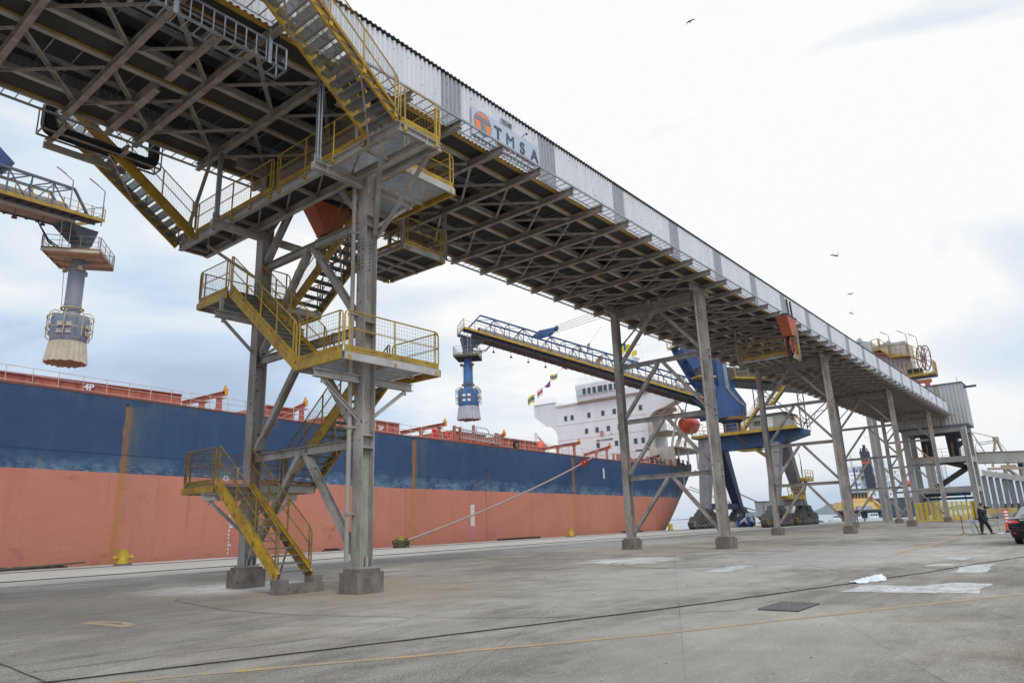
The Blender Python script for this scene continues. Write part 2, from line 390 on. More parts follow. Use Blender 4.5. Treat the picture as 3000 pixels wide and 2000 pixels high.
    for cx, cy, rx, ry, col, amt in ((12.2, 16.6, 4.2, 6.5, (.245, .20, .145), .75), (35, 17, 5, 7, (.27, .235, .18), .6), (57.5, 17, 6, 8, (.27, .24, .19), .55), (11.5, 20.4, 2.6, 2.6, (.52, .50, .47), .95), (25, 14.5, 2.2, 1.7, (.50, .48, .45), .85),
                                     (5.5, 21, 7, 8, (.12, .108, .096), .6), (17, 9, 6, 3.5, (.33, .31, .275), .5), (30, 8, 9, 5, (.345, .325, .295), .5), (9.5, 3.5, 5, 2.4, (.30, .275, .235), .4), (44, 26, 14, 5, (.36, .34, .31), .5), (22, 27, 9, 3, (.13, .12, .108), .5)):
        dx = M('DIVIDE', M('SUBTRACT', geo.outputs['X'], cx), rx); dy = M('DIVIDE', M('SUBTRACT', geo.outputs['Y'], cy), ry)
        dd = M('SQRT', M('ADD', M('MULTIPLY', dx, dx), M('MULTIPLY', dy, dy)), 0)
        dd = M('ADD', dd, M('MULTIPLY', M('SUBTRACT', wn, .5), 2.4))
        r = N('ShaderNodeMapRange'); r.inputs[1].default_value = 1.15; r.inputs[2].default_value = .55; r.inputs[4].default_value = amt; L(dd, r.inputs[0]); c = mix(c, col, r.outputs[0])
    bc = N('ShaderNodeMix'); bc.data_type = 'RGBA'; bc.blend_type = 'MULTIPLY'; bc.inputs['Factor'].default_value = 1; bc.inputs['B'].default_value = (1.34, 1.31, 1.27, 1); L(c, bc.inputs['A']); c = bc.outputs['Result']
    L(c, p.inputs['Base Color']); p.inputs['Roughness'].default_value = .88
    b = N('ShaderNodeBump'); b.inputs['Strength'].default_value = .55; b.inputs['Distance'].default_value = .012; L(gr, b.inputs['Height']); L(b.outputs[0], p.inputs['Normal'])
    p.inputs['Specular IOR Level'].default_value = .25
    return m
def build_ground():
    g = MB(); xs = [-140, -60, 0, 60, 139]; ys = [-150, -60, 0, 25, 49]
    g.grid([[(x, y, 0) for y in ys] for x in xs])
    g.box((-140, 48.9, -4), (139, 49, -.001)); g.box((139, -150, -4), (139.1, 49, -.001))
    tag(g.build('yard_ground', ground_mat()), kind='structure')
    g2 = MB(); g2.box((139.1, -250, -4), (700, 36, -.002)); tag(g2.build('far_yard_ground', ground_mat()), kind='structure')
    # water
    m = mat('sea_water', (.16, .21, .235), None, rough=.22, spec=.5); nt = m.node_tree
    n = nt.nodes.new('ShaderNodeTexNoise'); n.inputs['Scale'].default_value = .6; n.inputs['Detail'].default_value = 6
    tc = nt.nodes.new('ShaderNodeTexCoord'); nt.links.new(tc.outputs['Object'], n.inputs['Vector'])
    b = nt.nodes.new('ShaderNodeBump'); b.inputs['Strength'].default_value = .6; b.inputs['Distance'].default_value = .3
    nt.links.new(n.outputs[0], b.inputs['Height']); nt.links.new(b.outputs[0], nt.nodes['Principled BSDF'].inputs['Normal'])
    w = MB(); w.grid([[(x, y, -2.5) for y in (-1900, 0, 3000, 5100)] for x in (-350, 0, 3000, 5100)])
    tag(w.build('sea_water', m), kind='structure')
    # hills across the bay
    h = MB(); rnd = random.Random(3); rows = []
    for j in range(7):
        row = []
        for i in range(90):
            a = radians(3+24*i/89); R = 3300+260*j; prof = (0, .6, 1, .9, .7, .4, 0)[j]
            e = 46*(.55+.3*sin(i*.31)+.22*sin(i*.83+1)+.10*rnd.random()) * max(.1, min(1, (i-3)/12, (86-i)/25))
            row.append((R*cos(a), R*sin(a), -3+max(0, e)*prof))
        rows.append(row)
    h.grid(rows); tag(h.build('hills', mat('far_wooded_hill', (.075, .10, .075), (.04, .06, .04), .5, .01, .9)), kind='structure')
build_ground()

LINE_Y = mat('worn_orange_line_paint', (.50, .29, .085), (.27, .23, .19), .95, 3.0, .8, speck=(14, (.28, .26, .23), .52))
LINE_W = mat('white_ground_paint', (.60, .585, .55), (.33, .305, .27), .95, 2.2, .8, speck=(7, (.27, .245, .215), .57))
JOINT = mat('dark_slab_joint', (.06, .055, .05), (.12, .11, .1), .6, 2, .9)
RAILM = mat('worn_crane_rail', (.10, .085, .075), (.05, .035, .03), .6, 2, .6)
def strip(name, pts, w, z, m, jit=.01, cat=None, label=None, group=None):
    b = MB(); rnd = random.Random(len(pts)+int(w*1000)); P = []
    for i in range(len(pts)-1):
        a, c = V(pts[i]), V(pts[i+1]); n = max(1, int((c-a).length/.35))
        for k in range(n): P.append(a+(c-a)*k/n)
    P.append(V(pts[-1])); rows = []
    for i, p in enumerate(P):
        d = (P[min(i+1, len(P)-1)]-P[max(i-1, 0)]).normalized(); nn = V((-d.y, d.x, 0)); j = rnd.uniform(-jit, jit)
        rows.append([p+nn*(w/2+rnd.uniform(-jit, jit)+j)+V((0, 0, z)), p-nn*(w/2+rnd.uniform(-jit, jit)-j)+V((0, 0, z))])
    b.grid(rows); o = b.build(name, m); tag(o, label, cat, group, 'structure' if not cat else None); return o
strip('orange_line', [(-3, 11.95, 0), (3.55, 8.74, 0), (6.3, 6.84, 0), (9, 5.05, 0), (15.9, 1.35, 0), (19, -.3, 0)], .13, .004, LINE_Y)
strip('orange_line', [(29, 6.0, 0), (31.6, 6.06, 0), (49.2, 6.38, 0), (63, 6.5, 0), (90, 7.1, 0)], .2, .004, LINE_Y)
strip('expansion_joint', [(-5, 31.5, 0), (7.6, 26.9, 0), (13.9, 24.5, 0), (30, 18.3+2, 0)], .05, .004, JOINT, .02)
strip('expansion_joint', [(3.6, 13.5, 0), (3.35, 11.4, 0), (3.23, 9.4, 0), (3.0, 7, 0)], .03, .005, JOINT, .008)
strip('expansion_joint', [(2.6, 10.4, 0), (3.27, 10.28, 0), (4.7, 9.93, 0), (6.8, 9.2, 0)], .016, .006, JOINT, .006)
strip('expansion_joint', [(9.5, 19, 0), (8.8, 18, 0), (8.15, 14.4, 0), (8.3, 12, 0), (9.3, 8.6, 0), (10.2, 6.9, 0), (11.9, 4.9, 0)], .02, .005, JOINT, .01)
strip('expansion_joint', [(13, 14, 0), (14.2, 9, 0), (15.2, 6, 0), (15.9, 5.0, 0)], .02, .005, JOINT, .01)
for y in (34.5, 45.0):
    b = MB(); b.box((-100, y-.14, 0), (139, y+.14, .004)); b.box((-100, y-.045, .004), (139, y+.045, .03)); tag(b.build('crane_rail', RAILM), 'long steel crane rail set in the quay concrete, '+('nearer the gallery' if y < 40 else 'nearer the red ship hull'), 'rail', 'crane rails')
def patch(pts, name, m, z=.004, seed=1, jit=.06, sub=5):
    rnd = random.Random(seed); b = MB(); P = []
    n = len(pts)
    for i in range(n):
        a, c = V((*pts[i], z)), V((*pts[(i+1) % n], z))
        for k in range(sub): q = a+(c-a)*k/sub; P.append(q+V((rnd.uniform(-jit, jit), rnd.uniform(-jit, jit), 0)))
    c = sum(P, V((0, 0, 0)))/len(P); o = [tuple(c)]+[tuple(p) for p in P]
    b._a(o, [(0, i+1, (i+1) % len(P)+1) for i in range(len(P))]); return tag(b.build(name, m), kind='structure')
patch([(15.38, 4.27), (15.5, 3.1), (15.76, 2.06), (17.79, 2.04), (17.83, 2.64), (16.93, 3.17), (16.82, 4.26)], 'white_paint_patch', LINE_W, seed=2)
patch([(20.66, 3.15), (20.78, 2.44), (23.82, 2.54), (23.5, 3.17)], 'white_paint_patch', LINE_W, seed=3)
patch([(22.87, 4.12), (22.95, 3.44), (23.95, 3.46), (23.77, 3.95)], 'white_paint_patch', LINE_W, seed=4)
patch([(19.63, 9.13), (19.85, 8.56), (22.53, 8.75), (22.69, 9.33)], 'white_paint_patch', LINE_W, seed=5, jit=.1)
patch([(26.37, 4.2), (25.65, 3.48), (26.63, 3.43), (26.8, 3.97)], 'white_paint_patch', LINE_W, seed=6)
# the big worn letter P in orange paint
def letterP():
    b = MB(); z = .0045; R = lambda u, v: (5.7+u*.62+(1-v)*.12, 13.72+v*1.62, z)   # u away from camera, v towards the left
    def q(a): b._a(a, [tuple(range(len(a)))])
    q([R(0, 0), R(.28, 0), R(.30, 1), R(0, 1)])
    arc = [(0.28+.42*sin(t), .5-.45*cos(t)) for t in [pi*k/10 for k in range(11)]]; inn = [(0.28+.22*sin(t), .5-.22*cos(t)) for t in [pi*k/10 for k in range(11)]]
    for i in range(10): q([R(*arc[i]), R(*arc[i+1]), R(*inn[i+1]), R(*inn[i])])
    tag(b.build('painted_letter_marking', LINE_Y), kind='structure')
letterP()
# drain grate
def drain():
    t = thing('drain_grate', (12.65, 4.4, 0), 'square steel drain grate set in the yard concrete near the orange line', 'drain grate')
    b = MB()
    b.box((12.05, 4.05, .001), (13.25, 4.72, .006)); b.build('pit', mat('pit_shade_black', (.02, .02, .02)), t)  # thin black plate standing in for the shade down the grate holes
    g = MB()
    for k in range(9): y = 4.08+.61*k/8; g.box((12.08, y-.014, .008), (13.22, y+.012, .03))
    for k in range(9): x = 12.1+1.1*k/8; g.box((x-.014, 4.08, .006), (x+.014, 4.69, .022))
    g.build('grating', mat('dusty_cast_iron', (.20, .185, .17), (.12, .09, .07), .5, 5, .8), t)
drain()
# long black cable on the ground
b = MB(); rnd = random.Random(5); P = []
cp = [(-2, 11.2), (1, 10.1), (3.24, 9.29), (4.69, 8.72), (7.14, 7.76), (11.2, 6.26), (17.15, 4.5), (20.15, 3.69), (24, 2.9), (27.02, 2.1), (33, 1.4)]
for i in range(len(cp)-1):
    for k in range(8): t = k/8; P.append((cp[i][0]*(1-t)+cp[i+1][0]*t, cp[i][1]*(1-t)+cp[i+1][1]*t+rnd.uniform(-.012, .012), .016))
b.tube(P, .009, 6); tag(b.build('ground_cable', RUBBER), 'thin black cable lying across the whole concrete yard', 'cable')
# crumpled plastic bag
b = MB(); rnd = random.Random(8); rows = []
for i in range(13):
    t = i/12; w = .12+.16*abs(sin(t*5+.4)); hgt = .05+.09*t+.05*rnd.random()
    w *= .55; hgt *= .75; rows.append([(17.15+t*1.0+rnd.uniform(-.03, .03), 4.49-.32*t+w*cos(a)+rnd.uniform(-.02, .02), max(.006, hgt*sin(a)+rnd.uniform(-.015, .02))) for a in [pi*k/9 for k in range(10)]])
b.grid(rows); tag(b.build('plastic_bag', mat('thin_white_plastic', (.72, .73, .75), (.5, .5, .52), .5, 6, .35), smooth=True), 'crumpled white plastic bag lying on the black cable', 'plastic bag')

# ================================================================== CONVEYOR GALLERY
YC = 17.36; YR, YL = 13.27, 21.72; ZB, ZT = 13.57, 13.82
XE = 112.0
BX = [8.1+2.069*k for k in range(-8, 51)]; BX = [x for x in BX if x < XE-.8]
def gallery():
    g = thing('conveyor_gallery', (0, YC, ZB), 'long grey conveyor gallery with corrugated sheet walls carried above the yard on steel trestles', 'conveyor gallery')
    b = MB()
    b.ibeam((0, YR, (ZB+ZT)/2), (0, YL, (ZB+ZT)/2), .16, ZT-ZB, t=.02, tw=.016)
    for y in (17.28, 18.0): b.box((-.084, y-.006, ZB-.004), (.084, y+.006, ZB+.001))
    beam = b.build('cross_beam', STEEL, g)
    x0 = BX[0]; beam.location.x = x0
    for x in BX[1:]: c = beam.copy(); COL.objects.link(c); c.parent = g; c.location.x = x
    # one bay of bracing (two crossed pairs), below the deck
    s = 2.069; far = MB()
    def brace(b, x, ya, yb):
        b.angle((x+.1, ya, 13.70), (x+s-.1, yb, 13.70), .1); b.angle((x+s-.1, ya, 13.66), (x+.1, yb, 13.66), .1); b.box((x+s/2-.1, (ya+yb)/2-.1, 13.67), (x+s/2+.1, (ya+yb)/2+.1, 13.69))
    for (ya, yb) in ((14.82, 17.05), (18.35, 20.6)):
        b = MB(); brace(b, 0, ya, yb); br = b.build('cross_brace', STEEL2, g); br.location.x = BX[4]
        for i, x in enumerate(BX[:-1]):
            if 4 < i < 54: c = br.copy(); COL.objects.link(c); c.parent = g; c.location.x = x
            elif i != 4: brace(far, x, ya, yb)
    tag(far.build('cross_brace', STEEL2, g), kind='stuff')
    # stub beams where the shuttle passes
    b = MB()
    b.ibeam((7.2, 14.9, 13.735), (7.2, 17.55, 13.735), .2, .33, t=.02); b.ibeam((7.2, 18.17, 13.735), (7.2, 21.6, 13.735), .2, .33, t=.02)
    b.build('stub_beam', STEEL, g)
    X0 = BX[0]-1.2; zs = ZT+.1
    for y in (14.82, 17.22, 18.18, 20.5):
        b = MB(); b.bar((X0, y, zs-.02), (XE, y, zs-.02), .17, .16); b.build('stringer', STEEL2, g)
    b = MB()
    for y, w in ((16.04, .1), (19.34, .1)):
        b.angle((X0, y-.07, zs), (XE, y-.07, zs), .06); b.angle((X0, y+.07, zs), (XE, y+.07, zs), .06)
    for y in (14.99, 17.05, 18.35, 20.33): b.bar((X0, y, zs+.02), (XE, y, zs+.02), .035, .035)
    b.build('pipe_run', GALV, g)
    for (ya, yb) in ((14.1, 14.70), (17.34, 18.05), (20.62, 21.36)):
        b = MB(); b.box((X0, ya, zs-.03), (XE, yb, zs+.01)); bp = b.build('belt_cover', BELT, g)
        e = MB(); e.box((X0, ya-.03, zs-.06), (XE, ya-.003, zs+.0)); e.box((X0, yb+.003, zs-.06), (XE, yb+.03, zs+.0)); e.build('edge_strip', YEL, bp)
    # walkway decks: dark perforated plate with cross angles
    for (ya, yb) in ((14.93, 17.13), (18.27, 20.41)):
        b = MB(); b.box((X0, ya, 14.32), (XE, yb, 14.34))
        dk = b.build('walkway_deck', DECKP, g)
        a = MB(); x = X0
        while x < XE: a.angle((x, ya, 14.28), (x, yb, 14.28), .045); x += .69
        a.build('deck_angle', GALV, dk)
    # yellow edge girder near the camera side, grey one on the far side
    b = MB(); b.box((X0, 13.90, ZT+.01), (XE, 14.07, ZT+.2)); b.build('edge_girder', YEL, g)
    b = MB(); b.box((X0, 21.40, ZT+.0), (XE, 21.56, ZT+.2)); b.build('edge_girder', STEEL, g)
    # cladding: trapezoidal ribs as real folds
    def clad(y, z0, z1, sgn, name, flare):
        b = MB(); rows0 = []; x = X0; pitch = .19; prof = ((0, 0), (.03, .06), (.09, .06), (.12, 0))
        while x < XE:
            for dx, dy in prof: rows0.append((x+dx, y-sgn*dy))
            x += pitch
        rows = []
        for i in range(len(rows0)):
            xx, yy = rows0[i]
            rows.append([(xx, yy, z0), (xx, yy, z1)])
        b.grid(rows); n = len(b.f); mi = []
        for i in range(n):
            xx = rows0[i][0]; k = (xx-13.95) % 5.25; mi.append(1 if k < 1.0 else 0)
        b.mi = mi; return b.build(name, [CLAD, SKYL], g)
    clad(13.87, 13.82, 15.72, 1, 'side_wall', 0)
    clad(21.45, 13.83, 15.6, -1, 'side_wall', 0)
    # screws
    s = MB(); x = X0; rnd = random.Random(4)
    while x < 60:
        for z in (14.15, 14.75, 15.4):
            if rnd.random() < .8: s.box((x, 13.79, z-.012), (x+.022, 13.805, z+.012))
        x += .57
    s.build('fixing_screw', DARK, g)
    # roof: fine corrugation, overhanging both walls
    b = MB(); pitch = .177; n = int((XE-X0)/pitch)*6; rows = []
    def roofz(y): return 15.70+.5*(1-abs(y-YC)/4.4)
    for i in range(n+1):
        xx = X0+i*pitch/6; dz = .026*sin(2*pi*i/6)
        rows.append([(xx, 13.76, roofz(13.76)+dz-.015), (xx, 13.76, roofz(13.76)+dz), (xx, YC, roofz(YC)+dz), (xx, 21.7, roofz(21.7)+dz), (xx, 21.7, roofz(21.7)+dz-.03)])
    b.grid(rows); b.build('roof', ROOF, g, smooth=True)
    # ladder-type cable trays outside both walls, resting on the beam tips
    for y, sgn in ((13.22, 1), (21.93, -1)):
        b = MB(); b.box((X0, y-.025, ZB+.22), (XE, y+.02, ZB+.29)); yi = y+sgn*.5
        b.box((X0, yi-.015, ZB+.23), (XE, yi+.015, ZB+.27))
        x = X0
        while x < XE: b.box((x, min(y, yi), ZB+.24), (x+.028, max(y, yi), ZB+.26)); x += .345
        b.build('cable_ladder', GALV, g)
    # splice plates with bolts under the stringers
    b = MB(); k = 0
    for x in [7.0+6.2*i for i in range(16)]:
        for y in (14.82, 17.22, 18.18, 20.5):
            b.box((x, y-.085, 13.855), (x+.62, y+.085, 13.868))
            for i in range(6):
                for j in (-.045, .045): b.box((x+.06+i*.1-.014, y+j-.014, 13.835), (x+.06+i*.1+.014, y+j+.014, 13.856))
    b.build('splice_plate', DARK, g)
    return g
gallery()

# ================================================================== TEXT HELPERS
def text_mesh(body, size, name, m, parent, origin, xdir, updir, extrude=.01, bold=0, spacing=1.0, shear=0):
    cu = bpy.data.curves.new('lettering', 'FONT'); cu.body = body; cu.size = size; cu.extrude = extrude; cu.offset = bold; cu.space_character = spacing; cu.shear = shear
    to = bpy.data.objects.new('lettering', cu); COL.objects.link(to); bpy.context.view_layer.update()
    dg = bpy.context.evaluated_depsgraph_get(); me = bpy.data.meshes.new_from_object(to.evaluated_get(dg))
    bpy.data.objects.remove(to)
    xd = V(xdir).normalized(); ud = V(updir).normalized(); nd = xd.cross(ud)
    M = Matrix((xd, ud, nd)).transposed().to_4x4(); M.translation = V(origin)-(wloc(parent) if parent else V((0, 0, 0)))
    me.transform(M); me.materials.clear(); me.materials.append(m)
    o = bpy.data.objects.new(name, me); COL.objects.link(o)
    if parent: o.parent = parent
    return o
SIGNP = mat('pale_sign_panel', (.50, .53, .57), (.38, .40, .43), .4, 1, .45)
def signs():
    y = 13.75; t = thing('company_sign', (16.8, y, 14.3), 'large silver sign with orange round T emblem and letters TMSA on the gallery wall', 'sign')
    X0, X1, Z0, Z1 = 15.39, 19.12, 14.07, 15.10
    b = MB(); b.box((X0, y, Z0), (16.45, y+.05, Z1)); b.box((16.456, y, Z0), (X1, y+.05, Z1)); b.build('panel', SIGNP, t)
    DK = mat('dark_grey_letter', (.075, .08, .09), None, rough=.4); MG = mat('mid_grey_letter', (.22, .225, .24), None, rough=.4); OR = mat('emblem_orange', (.85, .22, .05), None, rough=.45)
    cx, cz, R = 15.93, 14.62, .43
    yf = y-.012
    def disc(r, n=36): return [(cx+r*cos(2*pi*k/n), cz+r*sin(2*pi*k/n)) for k in range(n)]
    def clip(poly, f):   # half-plane clip, f(x,z)>=0 kept
        out = []
        for i in range(len(poly)):
            a, c = poly[i], poly[(i+1) % len(poly)]; fa, fc = f(*a), f(*c)
            if fa >= 0: out.append(a)
            if (fa >= 0) != (fc >= 0): s = fa/(fa-fc); out.append((a[0]+(c[0]-a[0])*s, a[1]+(c[1]-a[1])*s))
        return out
    def put(b, poly, d=.012, yy=yf):
        if len(poly) > 2: b.prism([(x, yy, z) for x, z in poly], (0, d, 0))
    ring = MB(); n = 40
    for k in range(n):
        a0, a1 = 2*pi*k/n, 2*pi*(k+1)/n
        ring.prism([(cx+r*cos(a), yf+.004, cz+r*sin(a)) for r, a in ((R, a0), (R, a1), (R+.012, a1), (R+.012, a0))], (0, .008, 0))
    ring.build('ring', DK, t)
    o = MB(); D = disc(R-.025)
    top = clip(D, lambda x, z: z-(cz+.25+(x-cx)*-.05))
    put(o, clip(top, lambda x, z: (cx-.02)-x)); put(o, clip(top, lambda x, z: x-(cx+.03)))
    put(o, clip(clip(D, lambda x, z: (cz+.06)-z), lambda x, z: (cx-.13+(z-cz)*-.12)-x)); put(o, clip(clip(D, lambda x, z: (cz+.06)-z), lambda x, z: x-(cx+.13+(z-cz)*-.12+.02)))
    o.build('emblem', OR, t)
    g = MB(); put(g, clip(clip(disc(R-.015), lambda x, z: (cz+.23+(x-cx)*-.05)-z), lambda x, z: z-(cz+.09)), .016, yf-.006)
    put(g, clip(clip(clip(D, lambda x, z: (cz+.10)-z), lambda x, z: x-(cx-.10+(z-cz)*-.12)), lambda x, z: (cx+.11+(z-cz)*-.12)-x), .016, yf-.006); g.build('emblem', MG, t)
    tx = text_mesh('T', .64, 'letter', DK, t, (16.52, yf, 14.42), (1, 0, 0), (0, 0, 1), .012, .012)
    x = 16.50
    for ch, w in (('T', .54), ('M', .70), ('S', .56), ('A', .6)):
        if ch != 'T': text_mesh(ch, .64, 'letter', DK, t, (x, yf, 14.42), (1, 0, 0), (0, 0, 1), .012, 0 if ch == 'M' else .012)
        x += w+.09
    text_mesh('Tecnologia em Movimentação', .19, 'letter', mat('dark_red_letter', (.22, .05, .03), None), t, (16.50, yf, 14.18), (1, 0, 0), (0, 0, 1), .006, .002)
    t2 = thing('tag_sign', (17.2, y, 15.2), 'small grey plate reading TC-08 standing on top of the company sign', 'sign')
    b = MB(); b.box((16.93, y, 15.11), (17.53, y+.03, 15.37)); b.build('panel', mat('olive_grey_plate', (.33, .35, .33), (.25, .25, .22), .5, 3, .6), t2)
    text_mesh('TC-08', .19, 'letter', DK, t2, (16.97, y-.006, 15.17), (1, 0, 0), (0, 0, 1), .005, .003)
    t3 = thing('gallery_plate', (99, y, 14.8), 'small white plate on the gallery wall near the corrugated transfer house', 'sign')
    b = MB(); b.box((98.0, y, 14.4), (101.2, y+.04, 15.2)); b.build('panel', WHITE, t3)
    text_mesh('T TMSA', .55, 'letter', MG, t3, (98.4, y-.006, 14.6), (1, 0, 0), (0, 0, 1), .005, .003)
    b = MB(); b.tube([(18.2, y+.1, 15.1), (18.2, y+.02, 15.22), (18.2, y-.08, 15.24)], .015, 5); b.tube([(18.2, y-.08, 15.24), (18.2, y-.14, 15.21)], [.02, .045], 8)
    tag(b.build('small_flood_lamp', BLACKP), 'small black lamp bracketed above the middle of the company sign', 'lamp')
signs()

# ================================================================== SUPPORT TRESTLES
LV = (3.75, 6.85, 10.0)
def column(t, x, y, ztop, side):
    b = MB()
    # box-ish H column: flanges face the gallery direction
    for s in (-1, 1): b.box((x+s*.19-.011, y-.19, .62), (x+s*.19+.011, y+.19, ztop))
    b.box((x-.179, y-.009, .62), (x+.179, y+.009, ztop))
    for z in LV:
        for dz in (-.16, .16): b.box((x-.178, y-.185, z+dz-.01), (x+.178, y-.0095, z+dz+.01)); b.box((x-.178, y+.0095, z+dz-.01), (x+.178, y+.185, z+dz+.01))
    b.box((x-.26, y-.26, .58), (x+.26, y+.26, .62))
    for dx in (-.08, .08):
        for dy in (-.1, .1): b.tube([(x+dx, y+dy, .62), (x+dx, y+dy, .86)], .05, 8)
    # bolted splice plates
    zs = 9.0 if side < 0 else 9.0
    for s in (-1, 1):
        b.box((x+s*.207-.006, y-.13, zs-.45), (x+s*.207+.006, y+.13, zs+.45)); b.box((x-.12, y+s*.016-.006, zs-.45), (x+.12, y+s*.016+.006, zs+.45))
    col = b.build('column', STEEL, t)
    sb = MB()
    for s in (-1, 1):
        for dx in (-.075, .075):
            for k in range(8):
                z = zs-.38+.11*k+(.04 if k > 3 else -.04); sb.box((x+s*.213-.012, y+dx-.02, z-.02), (x+s*.213+.012, y+dx+.02, z+.02)); sb.box((x+dx-.02, y+s*.026-.006, z-.02), (x+dx+.02, y+s*.026+.006, z+.02))
    sb.build('bolt', DARK, col)
    p = MB(); w = .42
    c = .06
    poly = [(x-w, y-w+c), (x-w+c, y-w), (x+w-c, y-w), (x+w, y-w+c), (x+w, y+w-c), (x+w-c, y+w), (x-w+c, y+w), (x-w, y+w-c)]
    p.prism([(a, d, 0) for a, d in poly], (0, 0, .5)); p.box((x-.33, y-.33, .5), (x+.33, y+.33, .58))
    p.build('concrete_footing', CONC, t)
    return col
def trestle(X, yf=14.69, yb=20.03, label='', first=False):
    t = thing('support_trestle', (X, YC, 0), label, 'support tower', 'steel trestles under the gallery')
    column(t, X, yf, 13.45, -1); column(t, X, yb, 13.45, 1)
    b = MB(); b.ibeam((X, yf+.02, 13.1), (X, yb-.02, 13.1), .26, .42, t=.025, tw=.02)
    for y in (17.0, 17.7, 15.2, 19.5): b.box((X-.12, y-.01, 12.92), (X+.12, y+.01, 13.28))
    b.box((X-.16, 16.9, 13.31), (X+.16, 17.1, 13.57)); b.box((X-.16, 17.6, 13.31), (X+.16, 17.8, 13.57))
    b.build('head_beam', STEEL, t)
    for y in (yf, yb):
        b = MB(); b.ibeam((X-1.2, y, 13.5-.08), (X+1.2, y, 13.5-.08), .2, .3); b.build('corbel', STEEL, t)
    for z in LV:
        b = MB(); b.ibeam((X, yf+.02, z), (X, yb-.02, z), .17, .24, up=(1, 0, 0) if False else (0, 0, 1))
        for dy in (-.12, .12): b.box((X-.085, YC+dy-.006, z-.108), (X+.085, YC+dy+.006, z+.108))
        for ye in (yf+.19, yb-.19):
            s = 1 if ye < YC else -1
            b.box((X-.02, ye, z-.07), (X+.02, ye+s*.42, z+.07))
        b.build('strut', STEEL, t)
    zz = [.75]+[z-.12 for z in LV]+[12.88]
    lo = [.75, LV[0]+.12, LV[1]+.12, LV[2]+.12]
    for i in range(4):
        zt = zz[i+1]
        for s, y in ((-1, yf), (1, yb)):
            b = MB(); p = (X, y-s*.2, lo[i]+.1); q = (X, YC+s*.16, zt)
            b.ibeam(p, q, .17, .2, up=(1, 0, 0), t=.014, tw=.012)
            d = (V(q)-V(p)).normalized(); 
            for e, dd in ((V(p), d), (V(q), -d)):
                b.bar(e+dd*.08, e+dd*.55, .13, .235, up=(1, 0, 0))
            b.build('diagonal', STEEL, t)
    # slim knee braces under the head beam (pinned rods)
    for s, y in ((-1, yf), (1, yb)):
        b = MB(); b.tube([(X+.5, YC-.2*s*-1, 13.3), (X+.35, YC+s*.45, 13.15), (X+.05, y-s*.22, 11.25)], .05, 6); b.build('knee_rod', STEEL, t)
    # rain pipe beside the near column
    b = MB(); x = X-.36; b.tube([(x, yf+.16, .75), (x, yf+.16, 13.5)], .062, 10)
    for z in (1.9, 4.1, 7.2, 9.6, 12.0): b.box((x-.075, yf+.08, z), (x+.3, yf+.24, z+.06))
    b.build('drain_pipe', mat('stained_pipe', (.38, .32, .27), (.2, .15, .11), .6, 1.5, .6, stretch=(1, 1, .3)), t)
    return t
TX = [11.87, 34.6, 57.4, 79.9, 101.4]
T2 = trestle(TX[1], label='second trestle from the camera, in front of the ship bridge front')
labs = {2: 'third trestle from the camera, beside the dark leg of the blue ship loader',
        3: 'fourth trestle from the camera, in front of the yellow tug boat',
        4: 'fifth and farthest trestle, in front of the concrete frame and the yellow fence'}
KIDS[T2.name] = [x for x in bpy.data.objects if x.parent == T2]
for k in (2, 3, 4):
    c = copy_tree(T2, None, V((TX[k], YC, 0))); c['label'] = labs[k]

TYRE = mat('tyre_mark', (.17, .155, .14), (.27, .25, .225), .8, 3, .9)
for (cx, cy, R, a0, a1) in ((24.5, 11.8, 3.4, 20, 250), (24.3, 11.6, 3.0, 40, 230), (31, 15, 5.5, 150, 300), (17, 11, 7.5, 250, 330)):
    strip('tyre_mark', [(cx+R*cos(radians(a)), cy+R*.8*sin(radians(a)), 0) for a in range(a0, a1, 8)], .10, .003, TYRE, .03)
rnd = random.Random(41)
def litter():
    b = MB()
    for k in range(420):
        x = 3+40*rnd.random()**1.5; y = -4+28*rnd.random(); s = .012+.03*rnd.random(); b.box((x, y, .001), (x+s, y+s*.7, .004+.012*rnd.random()))
    tag(b.build('gravel_chips', mat('pale_stone_chip', (.5, .48, .45), (.12, .1, .09), 1, 30)), kind='stuff')
litter()

T1 = trestle(TX[0], label='nearest trestle, wrapped by the yellow zigzag staircase, green stains on its front column')
KID1 = [x for x in bpy.data.objects if x.parent == T1]
# green algae stain on the near column's lower web (a thin coat of its own)
GREEN = mat('algae_stain', (.17, .20, .07), (.40, .38, .34), .95, 2.2, .8, stretch=(1, 1, .4))
for z0, z1 in ((.64, 3.55), (7.05, 7.7)):
    b = MB(); b.box((11.87-.176, 14.69-.013, z0), (11.87+.176, 14.69-.0095, z1)); b.build('algae_coat', GREEN, T1)
b = MB(); b.box((11.87-.2035, 14.69-.17, .64), (11.87-.2015, 14.69-.03, 2.6)); b.build('algae_coat', GREEN, T1)

